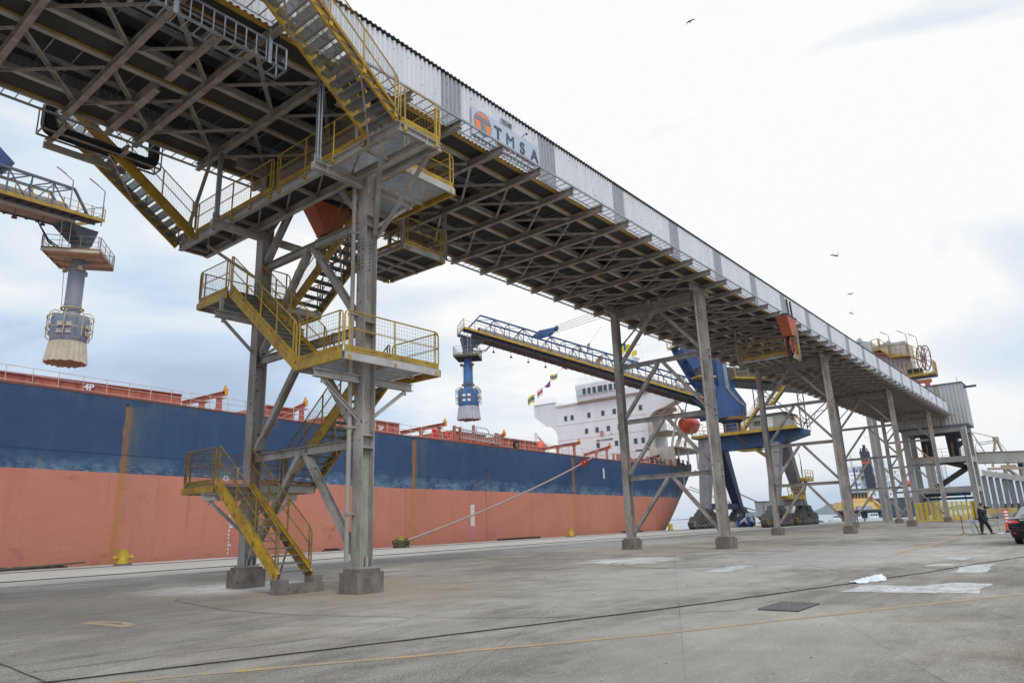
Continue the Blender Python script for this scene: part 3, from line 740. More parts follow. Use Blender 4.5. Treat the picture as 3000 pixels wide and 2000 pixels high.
def landing(t, x0, x1, y0, y1, z, name='landing', edge=YEL, rails=(), brk=None, metal=None):
    b = MB(); h = .2
    b.piece().chan((x0, y0, z-h/2-.03), (x0, y1, z-h/2-.03), .07, h, side=-1); b.piece().chan((x1, y0, z-h/2-.03), (x1, y1, z-h/2-.03), .07, h, side=1)
    eb = b; c = MB(); c.chan((x0+.04, y0, z-h/2-.03), (x1-.04, y0, z-h/2-.03), .07, h, side=1); c.chan((x0+.04, y1, z-h/2-.03), (x1-.04, y1, z-h/2-.03), .07, h, side=-1)
    n = max(1, int((x1-x0)/1.2))
    for k in range(1, n): x = x0+(x1-x0)*k/n; c.bar((x, y0+.04, z-.1), (x, y1-.04, z-.1), .06, .12)
    c.bar((x0+.05, (y0+y1)/2, z-.1), (x1-.05, (y0+y1)/2, z-.1), .05, .08); o = c.build(name, STEEL2, t); eb.build_pieces('edge_beam', edge, o)
    grate(o, x0+.02, x1-.02, y0+.02, y1-.02, z)
    for r in rails:
        a, bb, out = r; railing(o, (*a, z-.02), (*bb, z-.02), h=1.1, out=out, metal=metal)
    return o
def bracket(t, y, z, x0=10.2, x1=13.55, knee=True):
    b = MB(); b.ibeam((x0, y, z), (11.68, y, z), .17, .2); b.ibeam((12.06, y, z), (x1, y, z), .17, .2)
    for x, s in ((x0+.28, -1), (x1-.28, 1)):
        if knee: b.angle((x, y, z-.16), (11.87+s*.19, y, z-1.05), .08); b.box((x-.07, y-.012, z-.24), (x+.07, y+.012, z-.1))
    b.build('bracket', STEEL2, t)

def stair_tower():
    t = thing('access_staircase', (12.3, YC, 0), 'yellow zigzag access staircase with mesh railings climbing round the nearest trestle', 'staircase')
    XN0, XN1, XF0, XF1 = 10.72, 11.72, 13.0, 14.08
    # concrete base of the first flight
    b = MB(); b.box((10.6, 16.32, 0), (11.96, 16.72, .24)); b.box((10.62, 16.36, .24), (10.9, 16.78, .36)); b.box((11.62, 16.36, .24), (11.92, 16.74, .4)); b.build('concrete_base', CONC, t)
    Z1, Z2, Z3 = 2.98, 5.96, 8.98
    YA, YB = 16.25, 19.98
    flight(t, 'Y', (16.62, .42), (YB, Z1), XN0, XN1, metal=YELD)
    landing(t, 10.68, 14.15, 20.02, 21.95, Z1, rails=[((10.70, 20.06), (10.70, 21.92), (-1, 0, 0)), ((10.74, 21.93), (14.1, 21.93), (0, 1, 0)), ((14.13, 21.9), (14.13, 20.06), (1, 0, 0)), ((11.8, 20.06), (12.9, 20.06), (0, -1, 0))], metal=YELD)
    flight(t, 'Y', (YB, Z1), (YA, Z2), XF0, XF1, metal=YELD)
    landing(t, 10.68, 14.15, 14.12, 16.22, Z2, rails=[((10.70, 16.18), (10.70, 14.16), (-1, 0, 0)), ((10.74, 14.13), (14.1, 14.13), (0, -1, 0)), ((14.13, 14.16), (14.13, 16.18), (1, 0, 0)), ((11.8, 16.18), (12.9, 16.18), (0, 1, 0))])
    flight(t, 'Y', (YA, Z2), (YB, Z3), XN0, XN1)
    landing(t, 10.68, 14.15, 20.02, 21.95, Z3, rails=[((10.70, 20.06), (10.70, 21.92), (-1, 0, 0)), ((10.74, 21.93), (14.1, 21.93), (0, 1, 0)), ((14.13, 21.9), (14.13, 20.06), (1, 0, 0)), ((11.8, 20.06), (12.9, 20.06), (0, -1, 0))])
    flight(t, 'Y', (YB, Z3), (YA, 11.46), XF0, XF1, metal=YELD)
    landing(t, 12.1, 14.15, 13.42, 16.2, 11.48, rails=[((12.15, 13.43), (14.1, 13.43), (0, -1, 0)), ((14.13, 13.46), (14.13, 16.1), (1, 0, 0))])
    bracket(t, 20.03, Z1-.38, 10.34, 13.5); bracket(t, 14.69, Z2-.56, 10.25, 13.55); bracket(t, 20.03, Z3-.84+.0, 10.32, 13.5)
    for x in (10.5, 13.3): b = MB(); b.bar((x, 20.03, Z3-.73), (x, 20.03, Z3-.27), .1, .1, (1, 0, 0)); b.build('packing_post', STEEL, t)
    return t
stair_tower()

def overhead_walkway():
    t = thing('overhead_walkway', (11.2, YC, 11), 'grey steel cross walkway under the gallery with two yellow flights climbing from its ends', 'walkway')
    zb = 11.2
    for x, nm in ((10.56, 0), (11.5, 1)):
        b = MB(); b.ibeam((x, 11.85, zb+.12), (x, 23.3, zb+.12), .15, .24, t=.018); b.build('main_beam', STEEL2, t)
    b = MB(); b.ibeam((11.95, 11.85, zb+.12), (11.95, 14.4, zb+.12), .15, .24, t=.018); b.build('main_beam', STEEL2, t)
    b = MB()
    b.piece().ibeam((10.6, 11.92, zb+.13), (12.05, 11.92, zb+.13), .12, .2); b.piece().ibeam((10.5, 23.25, zb+.13), (11.6, 23.25, zb+.13), .12, .2)
    for k in range(7):
        y = 13.4+1.6*k; b.piece().bar((10.6, y, zb+.14), (11.5, y, zb+.14), .08, .1)
    for k in range(6):
        y = 13.5+1.6*k; b.piece().angle((10.62, y, zb+.1), (11.45, y+1.5, zb+.1), .06)
    b.build_pieces('frame_beam', STEEL, t)
    b = MB(); b.box((11.95, 11.9, zb+.03), (11.962, 14.2, zb+.21)); b.build('algae_coat', GREEN, t)
    g = MB()
    bo = grate(t, 10.5, 12.0, 11.9, 15.3, zb+.29)
    b = MB(); b.box((10.5, 15.32, zb+.262), (11.6, 23.28, zb+.28)); b.build('deck_plate', DECKP, t)
    z = zb+.28
    railing(t, (10.52, 13.1, z), (10.52, 17.3, z), out=(-1, 0, 0)); railing(t, (10.52, 17.5, z), (10.52, 22.2, z), out=(-1, 0, 0))
    railing(t, (11.6, 23.2, z), (11.6, 16.3, z), out=(1, 0, 0)); railing(t, (10.6, 11.9, z), (12.0, 11.9, z), out=(0, -1, 0)); railing(t, (12.0, 11.95, z), (12.0, 13.3, z), out=(1, 0, 0))
    # brackets from the trestle columns
    for y in (14.69, 20.03):
        b = MB(); b.ibeam((9.98, y, 11.08), (11.68, y, 11.08), .18, .22); b.ibeam((12.06, y, 11.08), (13.53, y, 11.08), .18, .22)
        for x in (9.98, 10.4, 13.5): b.box((x-.006, y-.09, 10.99), (x+.006, y+.09, 11.17))
        b.build('bracket', STEEL2, t)
    # inclined stays rising from the columns to the walkway ends, and hangers up to the gallery
    b = MB(); b.piece().bar((11.95, 14.45, 9.6), (10.6, 12.6, 11.25), .13, .1); b.piece().bar((12.05, 14.45, 9.55), (11.95, 12.3, 11.22), .09, .09); b.piece().bar((12.1, 14.69, 9.9), (13.3, 14.69, 10.9), .08, .1)
    b.piece().bar((11.95, 20.2, 9.6), (11.0, 22.2, 11.2), .13, .1); b.build_pieces('stay', STEEL, t)
    for x, y in ((10.12, 14.69), (10.12, 20.03)):
        b = MB(); 
        for d in (-.045, .045): b.box((x+d-.022, y-.05, 11.28), (x+d+.022, y+.05, 13.75))
        b.box((x-.12, y-.012, 11.19), (x+.12, y+.012, 11.42)); b.build('hanger', GALV, t)
    b = MB(); b.bar((10.35, 22.6, 11.35), (10.12, 20.6, 13.7), .1, .08); b.build('stay', STEEL, t)
    flight(t, 'X', (10.42, 11.42), (3.2, 16.7), 12.92, 11.78)
    flight(t, 'X', (10.5, 11.42), (6.0, 14.75), 22.25, 23.4)
    # cleats
    return t
overhead_walkway()

def cable_cage():
    t = thing('cable_cage', (7, 14, 13), 'galvanised cage holding looped black cables under the gallery by the upper stairs', 'cable tray')
    z0, z1, y0, y1 = 12.83, 13.42, 13.9, 14.35
    b = MB()
    for y in (y0, y1):
        b.angle((4.9, y, z0), (8.52, y, z0), .05); b.angle((4.9, y, z1), (8.52, y, z1), .04)
    for k in range(14):
        x = 4.95+.274*k
        b.bar((x, y0, z0), (x, y0, z1), .035, .01, (0, 1, 0)); b.bar((x, y0, z0), (x, y1, z0), .035, .01)
    for x in (5.7, 8.05):
        b.bar((x, y0-.03, z0-.05), (x, y0-.03, 13.75), .09, .03, (0, 1, 0))
    for x in (4.9, 8.52): b.bar((x, y0, z0), (x, y1, z0), .04, .04); b.bar((x, y0, z0), (x, y0, z1), .04, .04, (0, 1, 0)); b.bar((x, y1, z0), (x, y1, z1), .04, .04, (0, 1, 0))
    b.build('cage_frame', GALV, t)
    for k in range(16):
        c = MB(); z = z0+.03+.03*k; y = y0+.04+.04*(k % 9); P = []
        for j in range(9): a = -pi/2+pi/2*j/8; P.append((8.15-.02*k+.3*cos(a)*.9, y, z+.35+.35*sin(a)))
        c.tube([(4.6, y, z)]+P+[(8.3, y, 13.9)], .013, 5); c.build('cable', RUBBER, t)
cable_cage()
def cable_loops():
    t = thing('festoon_rack', (7.4, 22.3, 13.4), 'thick bundle of black cables hanging in a rectangular loop beside the gallery', 'cable loop')
    y0, y1 = 22.02, 22.5; b = MB()
    for y in (y0, y1): b.angle((5.65, y, 13.3), (9.1, y, 13.3), .05)
    for x in (5.65, 9.1):
        b.bar((x, y0, 13.3), (x, y1, 13.3), .04, .04)
        for y in (y0, y1): b.bar((x, y, 13.3), (x, y, 14.2), .035, .035, (0, 1, 0))
    for x in (6.1, 7.9): b.ibeam((x, 21.6, 13.42), (x, 23.1, 13.42), .15, .2)
    b.bar((6.0, 23.0, 13.3), (8.4, 23.0, 13.3), .1, .2)
    b.build('rack_frame', STEEL, t)
    rnd = random.Random(2)
    for k in range(34):
        c = MB(); y = y0+.04+.42*rnd.random(); d = .022*(k % 12)+.01; P = [(5.72+d, y, 14.3)]
        for j in range(7): a = pi+pi/2*j/6; P.append((6.05+d*.5+(.33-d*.5)*cos(a), y, 13.36+d*.9+.3+.3*sin(a)))
        for j in range(7): a = -pi/2+pi/2*j/6; P.append((8.75-d*.5+(.33-d*.5)*cos(a), y, 13.36+d*.9+.3+.3*sin(a)))
        P.append((9.05-d, y, 14.5)); c.tube(P, .03, 5); c.build('cable', RUBBER, t)
cable_loops()

def hang_platform(x0, x1, y0, y1, z, label, rails=True):
    t = thing('hanging_platform', ((x0+x1)/2, (y0+y1)/2, z), label, 'platform', 'platforms hung under the gallery')
    b = MB()
    for y in (y0, y1): b.ibeam((x0, y, z), (x1, y, z), .1, .16)
    for x in (x0, x1): b.ibeam((x, y0+.06, z), (x, y1-.06, z), .1, .16)
    b.bar((x0+.04, (y0+y1)/2, z-.03), (x1-.04, (y0+y1)/2, z-.03), .06, .08)
    n = 3 if y1-y0 < 4.5 else 4
    for k in range(1, n): y = y0+(y1-y0)*k/n; b.bar((x0+.04, y, z-.02), (x1-.04, y, z-.02), .06, .1)
    b.bar(((x0+x1)/2, y0, z-.028), ((x0+x1)/2, y1, z-.028), .05, .075)
    o = b.build('frame', STEEL2, t)
    b = MB(); b.box((x0, y0, z+.082), (x1, y1, z+.095)); b.build('deck', DECKP, o)
    for x, y in ((x0, y0), (x1, y0), (x0, y1), (x1, y1)):
        b = MB(); b.ibeam((x, y, z+.08), (x, y, 13.56), .12, .12, up=(1, 0, 0)); b.build('hanger_post', STEEL, t)
    zz = z+.1
    railing(o, (x0+.1, y0, zz), (x1-.1, y0, zz), out=(0, -1, 0)); railing(o, (x0+.1, y1, zz), (x1-.1, y1, zz), out=(0, 1, 0))
    railing(o, (x0, y0+.1, zz), (x0, y1-.1, zz), out=(-1, 0, 0)); railing(o, (x1, y0+.1, zz), (x1, y1-.1, zz), out=(1, 0, 0))
    b = MB(); b.piece().angle((x1, y0+.2, z+.2), (x1, y0+1.6, 13.5), .06); b.piece().angle((x0, y1-.2, z+.2), (x0, y1-1.6, 13.5), .06); b.build_pieces('stay', STEEL, t)
    return t
hang_platform(16.1, 18.3, 17.92, 21.2, 11.5, 'dark maintenance platform with yellow railing hanging just behind the zigzag staircase')

def chute(x, y, label, L=1.9, reelx=None, s=1):
    """orange box chute with a cable reel under it"""
    t = thing('cable_chute', (x, y, 12.4), label, 'cable chute', 'orange cable chutes under the gallery')
    z1, z0 = 13.62, 12.42
    b = MB(); b.hull8([(x-L/2, y-.35, z1), (x+L/2, y-.35, z1), (x+L/2, y+.35, z1), (x-L/2, y+.35, z1)], [(x-.13, y-.3, z0), (x+.4, y-.3, z0), (x+.4, y+.3, z0), (x-.13, y+.3, z0)])
    b.box((x-.16, y-.33, z0-.0), (x+.43, y+.33, z0+.04)); b.build('hopper', ORANGE, t)
    b = MB(); b.box((x-L/2-.03, y-.38, z1+.002), (x+L/2+.03, y+.38, z1+.08)); b.build('rim', DBLUE, t)
    b = MB(); c = V((x+.15, y, z0-.55))
    for yy in (-.16, .16): b.lathe(c+V((0, yy, 0)), [(.5, -.02), (.56, -.02), (.56, .02), (.5, .02), (.5, -.02)], 22, (0, 1, 0))
    for k in range(6): a = pi*k/3; b.bar(c+V((0, -.16, 0)), c+V((.52*cos(a), -.16, .52*sin(a))), .04, .03, (0, 1, 0))
    b.lathe(c, [(.2, -.17), (.2, .17)], 16, (0, 1, 0)); reel = b.build('reel', ORANGE, t)
    b = MB(); b.piece().bar((x-.05, y-.25, z0), (x+.1, y-.25, z0-.6), .08, .03, (0, 1, 0)); b.piece().bar((x+.35, y+.25, z0), (x+.2, y+.25, z0-.6), .08, .03, (0, 1, 0)); b.build_pieces('reel_arm', DARK, t)
    for k in range(5):
        c2 = MB(); P = [(x+.1+.05*k, y-.1+.05*k, z0+.1)]
        for j in range(9): a = pi*j/8; P.append((x+.15-.34*cos(a)*(1+.06*k), y-.1+.05*k, z0-.5-.95*sin(a)*(.7+.1*k)))
        c2.tube(P, .022, 6); c2.build('hose', RUBBER, t)
    return t
chute(14.9, 21.0, 'orange tapering chute with a cable reel, seen through the upper flight of the zigzag staircase')

hang_platform(45.0, 47.0, 13.5, 16.9, 11.36, 'grey maintenance platform with yellow railing hanging beyond the second trestle, under the orange chute')
chute(44.45, 13.3, 'orange tapering chute with a round cable reel on the camera side of the gallery')
# two dark cables running down the wall to the chute
b = MB()
for x in (46.6, 47.3): b.tube([(x, 13.75, 15.5), (x, 13.72, 14.3), (x-1.2, 13.35, 13.3)], .05, 6)
tag(b.build('wall_cable', RUBBER), 'pair of dark cables running down the gallery wall to the orange chute', 'cable')

# ================================================================== BULK CARRIER
def interp(x, tab):
    if x <= tab[0][0]: return tab[0][1]
    for (a, va), (c, vc) in zip(tab, tab[1:]):
        if x <= c: return va+(vc-va)*(x-a)/(c-a)
    return tab[-1][1]
DECK = [(-90, 11.6), (12, 11.15), (26, 10.68), (46, 10.15), (84, 9.55), (112, 9.5), (125, 9.55)]
BND = [(-90, 6.3), (13, 5.98), (21, 5.78), (46, 5.2), (75, 4.95), (110, 4.65), (125, 4.5)]
YH, BEAM = 50.5, 28.5; YM = YH+BEAM/2
dz = lambda x: interp(x, DECK)
def hull_mat(name, c1, c2, c3, streaks, zfade):
    m = bpy.data.materials.new(name); m.use_nodes = True; nt = m.node_tree; N = nt.nodes.new; L = nt.links.new; p = nt.nodes['Principled BSDF']
    p.inputs['Roughness'].default_value = .55; p.inputs['Specular IOR Level'].default_value = .3
    g = N('ShaderNodeNewGeometry'); sx = N('ShaderNodeSeparateXYZ'); L(g.outputs['Position'], sx.inputs[0])
    def noise(sc, st, det=6):
        mp = N('ShaderNodeMapping'); mp.inputs['Scale'].default_value = st; L(g.outputs['Position'], mp.inputs[0])
        n = N('ShaderNodeTexNoise'); n.inputs['Scale'].default_value = sc; n.inputs['Detail'].default_value = det; n.inputs['Roughness'].default_value = .65; L(mp.outputs[0], n.inputs['Vector']); return n.outputs[0]
    def ramp(i, a, b_, hi=1):
        r = N('ShaderNodeMapRange'); r.inputs[1].default_value = a; r.inputs[2].default_value = b_; r.inputs[4].default_value = hi; L(i, r.inputs[0]); return r.outputs[0]
    def mix(a, b_, f):
        x = N('ShaderNodeMix'); x.data_type = 'RGBA'
        for s, v in (('A', a), ('B', b_)):
            if isinstance(v, tuple): x.inputs[s].default_value = (*v, 1)
            else: L(v, x.inputs[s])
        L(f, x.inputs['Factor']); return x.outputs['Result']
    def mth(op, a, b_=None):
        x = N('ShaderNodeMath'); x.operation = op
        for i, v in enumerate((a, b_)):
            if v is None: continue
            if isinstance(v, (int, float)): x.inputs[i].default_value = v
            else: L(v, x.inputs[i])
        return x.outputs[0]
    c = mix(c1, c2, ramp(noise(.09, (1, 1, .8), 4), .35, .65))
    c = mix(c, c3, ramp(noise(.8, (1.4, 1, .16), 6), .52, .78, .55))
    c = mix(c, tuple(v*.55 for v in c1), ramp(noise(1.3, (.5, 1, .8), 8), .60, .72, .5))
    c = mix(c, tuple(v*.6 for v in c1), ramp(noise(.5, (2.2, 1, .07), 5), .62, .70, .35))
    c = mix(c, (.10, .05, .04), ramp(noise(2.3, (1.2, 1, .5), 6), .70, .76, .65))
    if zfade:   # scuffed paint band just above the boot-top line
        zz = mth('ADD', sx.outputs['Z'], mth('MULTIPLY', sx.outputs['X'], .0135))
        band = mth('MULTIPLY', ramp(zz, 7.4, 6.1), ramp(noise(.9, (.7, 1, .9), 9), .42, .62, .85))
        c = mix(c, (.13, .21, .27), band)
        sp = mth('MULTIPLY', ramp(zz, 6.65, 6.2), ramp(noise(3.2, (.5, 1, 2.4), 8), .58, .62, .9)); c = mix(c, (.26, .32, .36), sp)
        tp = mth('MULTIPLY', ramp(noise(.6, (1.2, 1, .35), 6), .45, .7, .6), ramp(mth('ADD', sx.outputs['Z'], mth('MULTIPLY', sx.outputs['X'], .012)), 9.6, 11.2)); c = mix(c, (.12, .15, .12), tp)
    wob = mth('MULTIPLY', mth('SUBTRACT', noise(.8, (.3, 1, 1), 4), .5), .5)
    for (x0, w, ztop, col, st) in streaks:
        xx = mth('ADD', mth('SUBTRACT', sx.outputs['X'], x0), wob)
        core = mth('MULTIPLY', ramp(xx, -.04, .06), ramp(xx, w, w*.35)); zf = ramp(sx.outputs['Z'], ztop+.05, ztop-.25)
        core = mth('MULTIPLY', mth('MULTIPLY', core, zf), ramp(noise(1.6, (2, 1, .25), 6), .2, .5, st)); c = mix(c, col, core)
        halo = mth('MULTIPLY', mth('MULTIPLY', ramp(xx, -.1, w), ramp(xx, w*4.5, w)), mth('MULTIPLY', zf, ramp(noise(1.1, (2, 1, .2), 6), .35, .7, .45*st))); c = mix(c, (.15, .15, .075), halo)
    L(c, p.inputs['Base Color'])
    # faint plate seams
    b = N('ShaderNodeBump'); b.inputs['Strength'].default_value = .5; b.inputs['Distance'].default_value = .12
    L(noise(.55, (1, 1, 1.3), 4), b.inputs['Height']); L(b.outputs[0], p.inputs['Normal'])
    return m
OR_ = (.29, .12, .03)
STK = [(20.2, .62, 10.45, OR_, .95), (46.7, .75, 9.95, OR_, .95), (73.7, .8, 9.55, OR_, .8), (103.9, 1.3, 9.3, OR_, .8), (57.3, .12, 7.26, (.06, .05, .04), .9), (57.72, .13, 7.28, (.10, .08, .05), .9), (56.26, .15, 6.23, (.12, .07, .04), .9), (15.4, .10, 6.9, (.2, .1, .04), .6)]
HBLUE = hull_mat('ship_hull_blue', (.023, .047, .108), (.032, .07, .14), (.045, .10, .125), STK, True)
HRED = hull_mat('ship_boot_top_red', (.47, .165, .105), (.52, .20, .13), (.40, .135, .085), [(s[0]-.1, s[1]*1.05, s[2], (.42, .17, .045), s[4]*.8) for s in STK[:4]]+STK[4:5], False)
def halfb(x, z):
    """half breadth of the hull"""
    B = BEAM/2
    t = max(0, (x-92)/26); s = max(0, min(1, (z+2.5)/12))
    if t > 0:
        e = 1.7+4.2*s; lim = .62+.38*s
        tt = min(1, t/ (lim+.05)); B = B*(1-(tt**e)*(1-.22*s))
    if x < -55: B *= max(.02, 1-((-55-x)/40)**2)
    return B
def ship():
    t = thing('bulk_carrier', (30, YM, 0), 'large bulk carrier with blue and salmon red hull moored at the quay', 'ship')
    xs = [-95, -85, -75, -65, -55]+list(range(-45, 90, 6))+[92+1.3*k for k in range(21)]
    def surf(za, zb, n, mm, name):
        b = MB(); 
        for sg in (-1, 1):
            rows = []
            for x in xs:
                a, c = za(x), zb(x); rows.append([(x, YM+sg*halfb(x, a+(c-a)*k/n), a+(c-a)*k/n) for k in range(n+1)])
            b.grid(rows)
        # transom
        x = xs[-1]; a, c = za(x), zb(x); rows = [[(x+.001, YM-halfb(x, a+(c-a)*k/n), a+(c-a)*k/n), (x+.001, YM+halfb(x, a+(c-a)*k/n), a+(c-a)*k/n)] for k in range(n+1)]
        b.grid(rows); return b.build(name, mm, t, smooth=True)
    surf(lambda x: -2.6, lambda x: interp(x, BND), 8, HRED, 'lower_hull')
    surf(lambda x: interp(x, BND), dz, 6, HBLUE, 'upper_hull')
    # deck, gunwale bar
    b = MB(); b.grid([[(x, YM-halfb(x, dz(x)), dz(x)-.02), (x, YM+halfb(x, dz(x)), dz(x)-.02)] for x in xs]); b.build('deck', SREDP, t)
    b = MB(); 
    for x0, x1 in zip(xs, xs[1:]):
        for sg in (-1, 1): b.bar((x0, YM+sg*(halfb(x0, dz(x0))-.05), dz(x0)+.02), (x1, YM+sg*(halfb(x1, dz(x1))-.05), dz(x1)+.02), .16, .12)
    b.build('gunwale', mat('rusty_red_gunwale', (.22, .07, .04), (.09, .035, .02), .6, 1.5, .7), t)
    # weld line and openings
    b = MB(); 
    for x0, x1 in zip(xs[3:-21], xs[4:-20]): b.bar((x0, YH-.006, interp(x0, BND)+1.22), (x1, YH-.006, interp(x1, BND)+1.22), .02, .03)
    b.build('weld_seam', mat('hull_seam', (.02, .035, .08)), t)
    b = MB()
    for x, z in ((20.28, 10.42), (46.8, 9.96), (73.8, 9.56), (104.2, 9.3), (57.31, 7.26), (57.76, 7.28), (56.3, 6.25)): b.box((x-.08, YH-.02, z-.08), (x+.1, YH+.02, z+.08))
    b.build('scupper', BLACKP, t)
    b = MB()   # bleached rope slot, gangway stripes
    b.piece().prism([(81.0, YH-.012, 7.15), (81.2, YH-.012, 7.0), (81.4, YH-.012, 7.15), (81.4, YH-.012, 8.3), (81.2, YH-.012, 8.5), (81.0, YH-.012, 8.3)], (0, .01, 0)); b.piece().prism([(105.6, 50.9, 6.6), (105.9, 50.9, 6.4), (106.2, 50.9, 6.6), (106.2, 50.9, 8.0), (105.9, 50.9, 8.2), (105.6, 50.9, 8.0)], (0, .01, 0))
    b.piece().box((54.85, YH-.012, 1.55), (55.45, YH-.002, 3.70)); b.build_pieces('hull_marking', mat('faded_white_marking', (.62, .60, .56), (.45, .38, .32), .7, 4, .8), t)
    b = MB(); b.box((54.85, YH-.012, -.8), (55.45, YH-.002, 1.53)); b.build('hull_marking', mat('faded_purple_marking', (.44, .15, .17), (.45, .2, .16), .7, 4, .8), t)
    lt = mat('white_hull_letter', (.72, .72, .72)); 
    z = 3.1; txt = ['8', '6', '4', '2', '10M', '8', '6', '4', '2', '9M', '8', '6']
    for k, s in enumerate(txt): text_mesh(s, .24, 'draft_mark', lt, t, (28.25, YH-.02, z-.265*k), (1, 0, 0), (0, 0, 1), .004, .006)
    # plimsoll mark
    b = MB(); n = 24; cx, cz = 27.8, 5.65
    for k in range(n):
        a0, a1 = 2*pi*k/n, 2*pi*(k+1)/n; b.prism([(cx+r*cos(a), YH-.015, cz+r*sin(a)) for r, a in ((.15, a0), (.15, a1), (.2, a1), (.2, a0))], (0, .01, 0))
    b.box((cx-.33, YH-.018, cz-.02), (cx+.33, YH-.006, cz+.02))
    for k in range(6): b.box((cx+.75, YH-.018, 5.5+.18*k), (cx+1.05, YH-.006, 5.54+.18*k))
    b.box((cx+.74, YH-.018, 5.3), (cx+.77, YH-.006, 6.6)); b.build('load_line_mark', lt, t)
    # deck rails
    segs = [(-60, 52.5), (60.2, 108)]
    for a, e in segs:
        x = a
        b = MB(); n = int((e-a)/1.45)
        for k in range(n+1):
            x = a+(e-a)*k/n; y = YM-halfb(x, dz(x))+.18; zz = dz(x); b.bar((x, y, zz), (x, y, zz+1.12), .05, .03, (1, 0, 0))
            if k < n:
                x2 = a+(e-a)*(k+1)/n; y2 = YM-halfb(x2, dz(x2))+.18
                for h in (.2, .65, 1.1): b.bar((x, y, zz+h), (x2, y2, dz(x2)+h), .035, .035)
        b.build('deck_rail', RAILW, t)
    # hatch coamings with cover edge, stiffeners
    for a, e in ((-58, -34), (-22, -2.0), (3.5, 25.6), (40.3, 48.2), (33.0, 35.8), (63.4, 71.3), (55.8, 61.5), (-30, -24)):
        for nm in (0,):
            b = MB(); HH = lambda x: interp(x, [(-60, 1.5), (10, 1.42), (26, 1.65), (40, 1.88), (120, 1.92)])
            poly = [(a, 54, dz(a)), (e, 54, dz(e)), (e, 54, dz(e)+HH(e)), (a, 54, dz(a)+HH(a))]; b.prism(poly, (0, 19.5, 0))
            x = a+.4
            while x < e-.3: b.bar((x, 53.93, dz(x)), (x, 53.93, dz(x)+HH(x)-.1), .03, .12, (0, 1, 0)); x += 1.1
            b.bar((a, 53.9, dz(a)+HH(a)-.08), (e, 53.9, dz(e)+HH(e)-.08), .2, .05)
            b.build('hatch_coaming', SREDP, t)
    n2 = {'4P': (18.9, 12.0), '5P': (45.6, 11.4), '6P': (62.9, 11.3), '7P': (86.2, 10.6)}
    for s, (x, z) in n2.items(): text_mesh(s, .62, 'deck_number', lt, t, (x-.3, 53.84, dz(x)+.9), (1, 0, 0), (0, 0, 1), .005, .02)
    # sloping hatch cover ramps with yellow ends
    for (a, e, hz) in ((25.7, 29.2, 2.25), (34.3, 36.9, 2.35), (48.3, 54.8, 2.45), (61.6, 64.9, 2.2), (71.6, 81, 2.5), (82, 89, 2.5), (98, 107.2, 2.6), (-3, 1, 1.9)):
        b = MB(); y = 54.0
        for yy in (y,):
            b.ibeam((a, yy, dz(a)+.9), (e, yy, dz(e)+hz), .34, .42, t=.05, tw=.04)
            m = .62; mx = a+(e-a)*m
            for q in (a+(e-a)*.45, a+(e-a)*.86):
                zz = dz(q)+.9+(hz-.9)*(q-a)/(e-a)-.2
                b.prism([(q-.65, yy-.05, dz(q)), (q+.65, yy-.05, dz(q)), (q+.3, yy-.05, dz(q)+.3), (q+.22, yy-.05, zz-.2), (q+.7, yy-.05, zz), (q-.7, yy-.05, zz), (q-.22, yy-.05, zz-.2), (q-.3, yy-.05, dz(q)+.3)], (0, .1, 0))
        o = b.build('cover_ramp', SREDP, t)
        c = MB(); c.box((e-.15, y-.2, dz(e)+hz-.2), (e+.12, y+.2, dz(e)+hz+.35)); c.box((e-.08, y-.1, dz(e)+hz+.35), (e+.02, y+.1, dz(e)+hz+.62)); c.build('stop_block', mat('deck_yellow', (.70, .34, .04), (.4, .2, .04), .5, 2, .5), o)
    # gangway lashed on the rail
    b = MB(); za = dz(53)
    for x, h in ((53.0, 1.75), (53.9, 1.7), (56.0, 2.1), (59.7, 1.6), (60.1, 1.55)): b.box((x-.12, 50.75, dz(x)), (x+.12, 51.0, dz(x)+h))
    b.box((53, 50.8, dz(53)+1.5), (53.9, 50.95, dz(53)+1.65)); b.build('gangway_frame', SREDP, t)
    b = MB(); 
    for h in (.4, 1.25): b.bar((53.7, 50.7, dz(54)+h+.2), (60.1, 50.7, dz(60)+h), .09, .12)
    for k in range(19): x = 53.9+.33*k; b.bar((x, 50.7, dz(x)+.6-.01*k), (x, 50.7, dz(x)+1.45-.01*k), .05, .05, (1, 0, 0))
    b.tube([(56.6, 51, dz(57)+1.5), (56.6, 51, dz(57)+2.0), (58.4, 51, dz(57)+1.9), (58.8, 51, dz(57)+1.3)], .05, 6); b.build('gangway', mat('weathered_aluminium', (.45, .44, .40), (.3, .22, .16), .6, 2, .5, .3), t)
    b = MB(); 
    for k in range(20):
        a0 = 2*pi*k/20; a1 = 2*pi*(k+1)/20
        b.tube([(52.0+.36*cos(a0), 50.75, dz(52)+.62+.36*sin(a0)), (52.0+.36*cos(a1), 50.75, dz(52)+.62+.36*sin(a1))], .1, 8, False)
    b.build('lifebuoy', LIFEB, t)
    b = MB(); b.box((50.7, 51.5, dz(51)), (51.1, 51.9, dz(51)+1.3)); b.build('fire_box', mat('bright_red_paint', (.6, .03, .03)), t)
    b = MB()
    for k in range(20):
        a0 = 2*pi*k/20; a1 = 2*pi*(k+1)/20
        b.tube([(63.0+.45*cos(a0), 50.7+.1*cos(a0), dz(63)+.5+.45*sin(a0)), (63.0+.45*cos(a1), 50.7+.1*cos(a1), dz(63)+.5+.45*sin(a1))], .15, 8, False)
    b.build('tyre_fender', RUBBER, t)
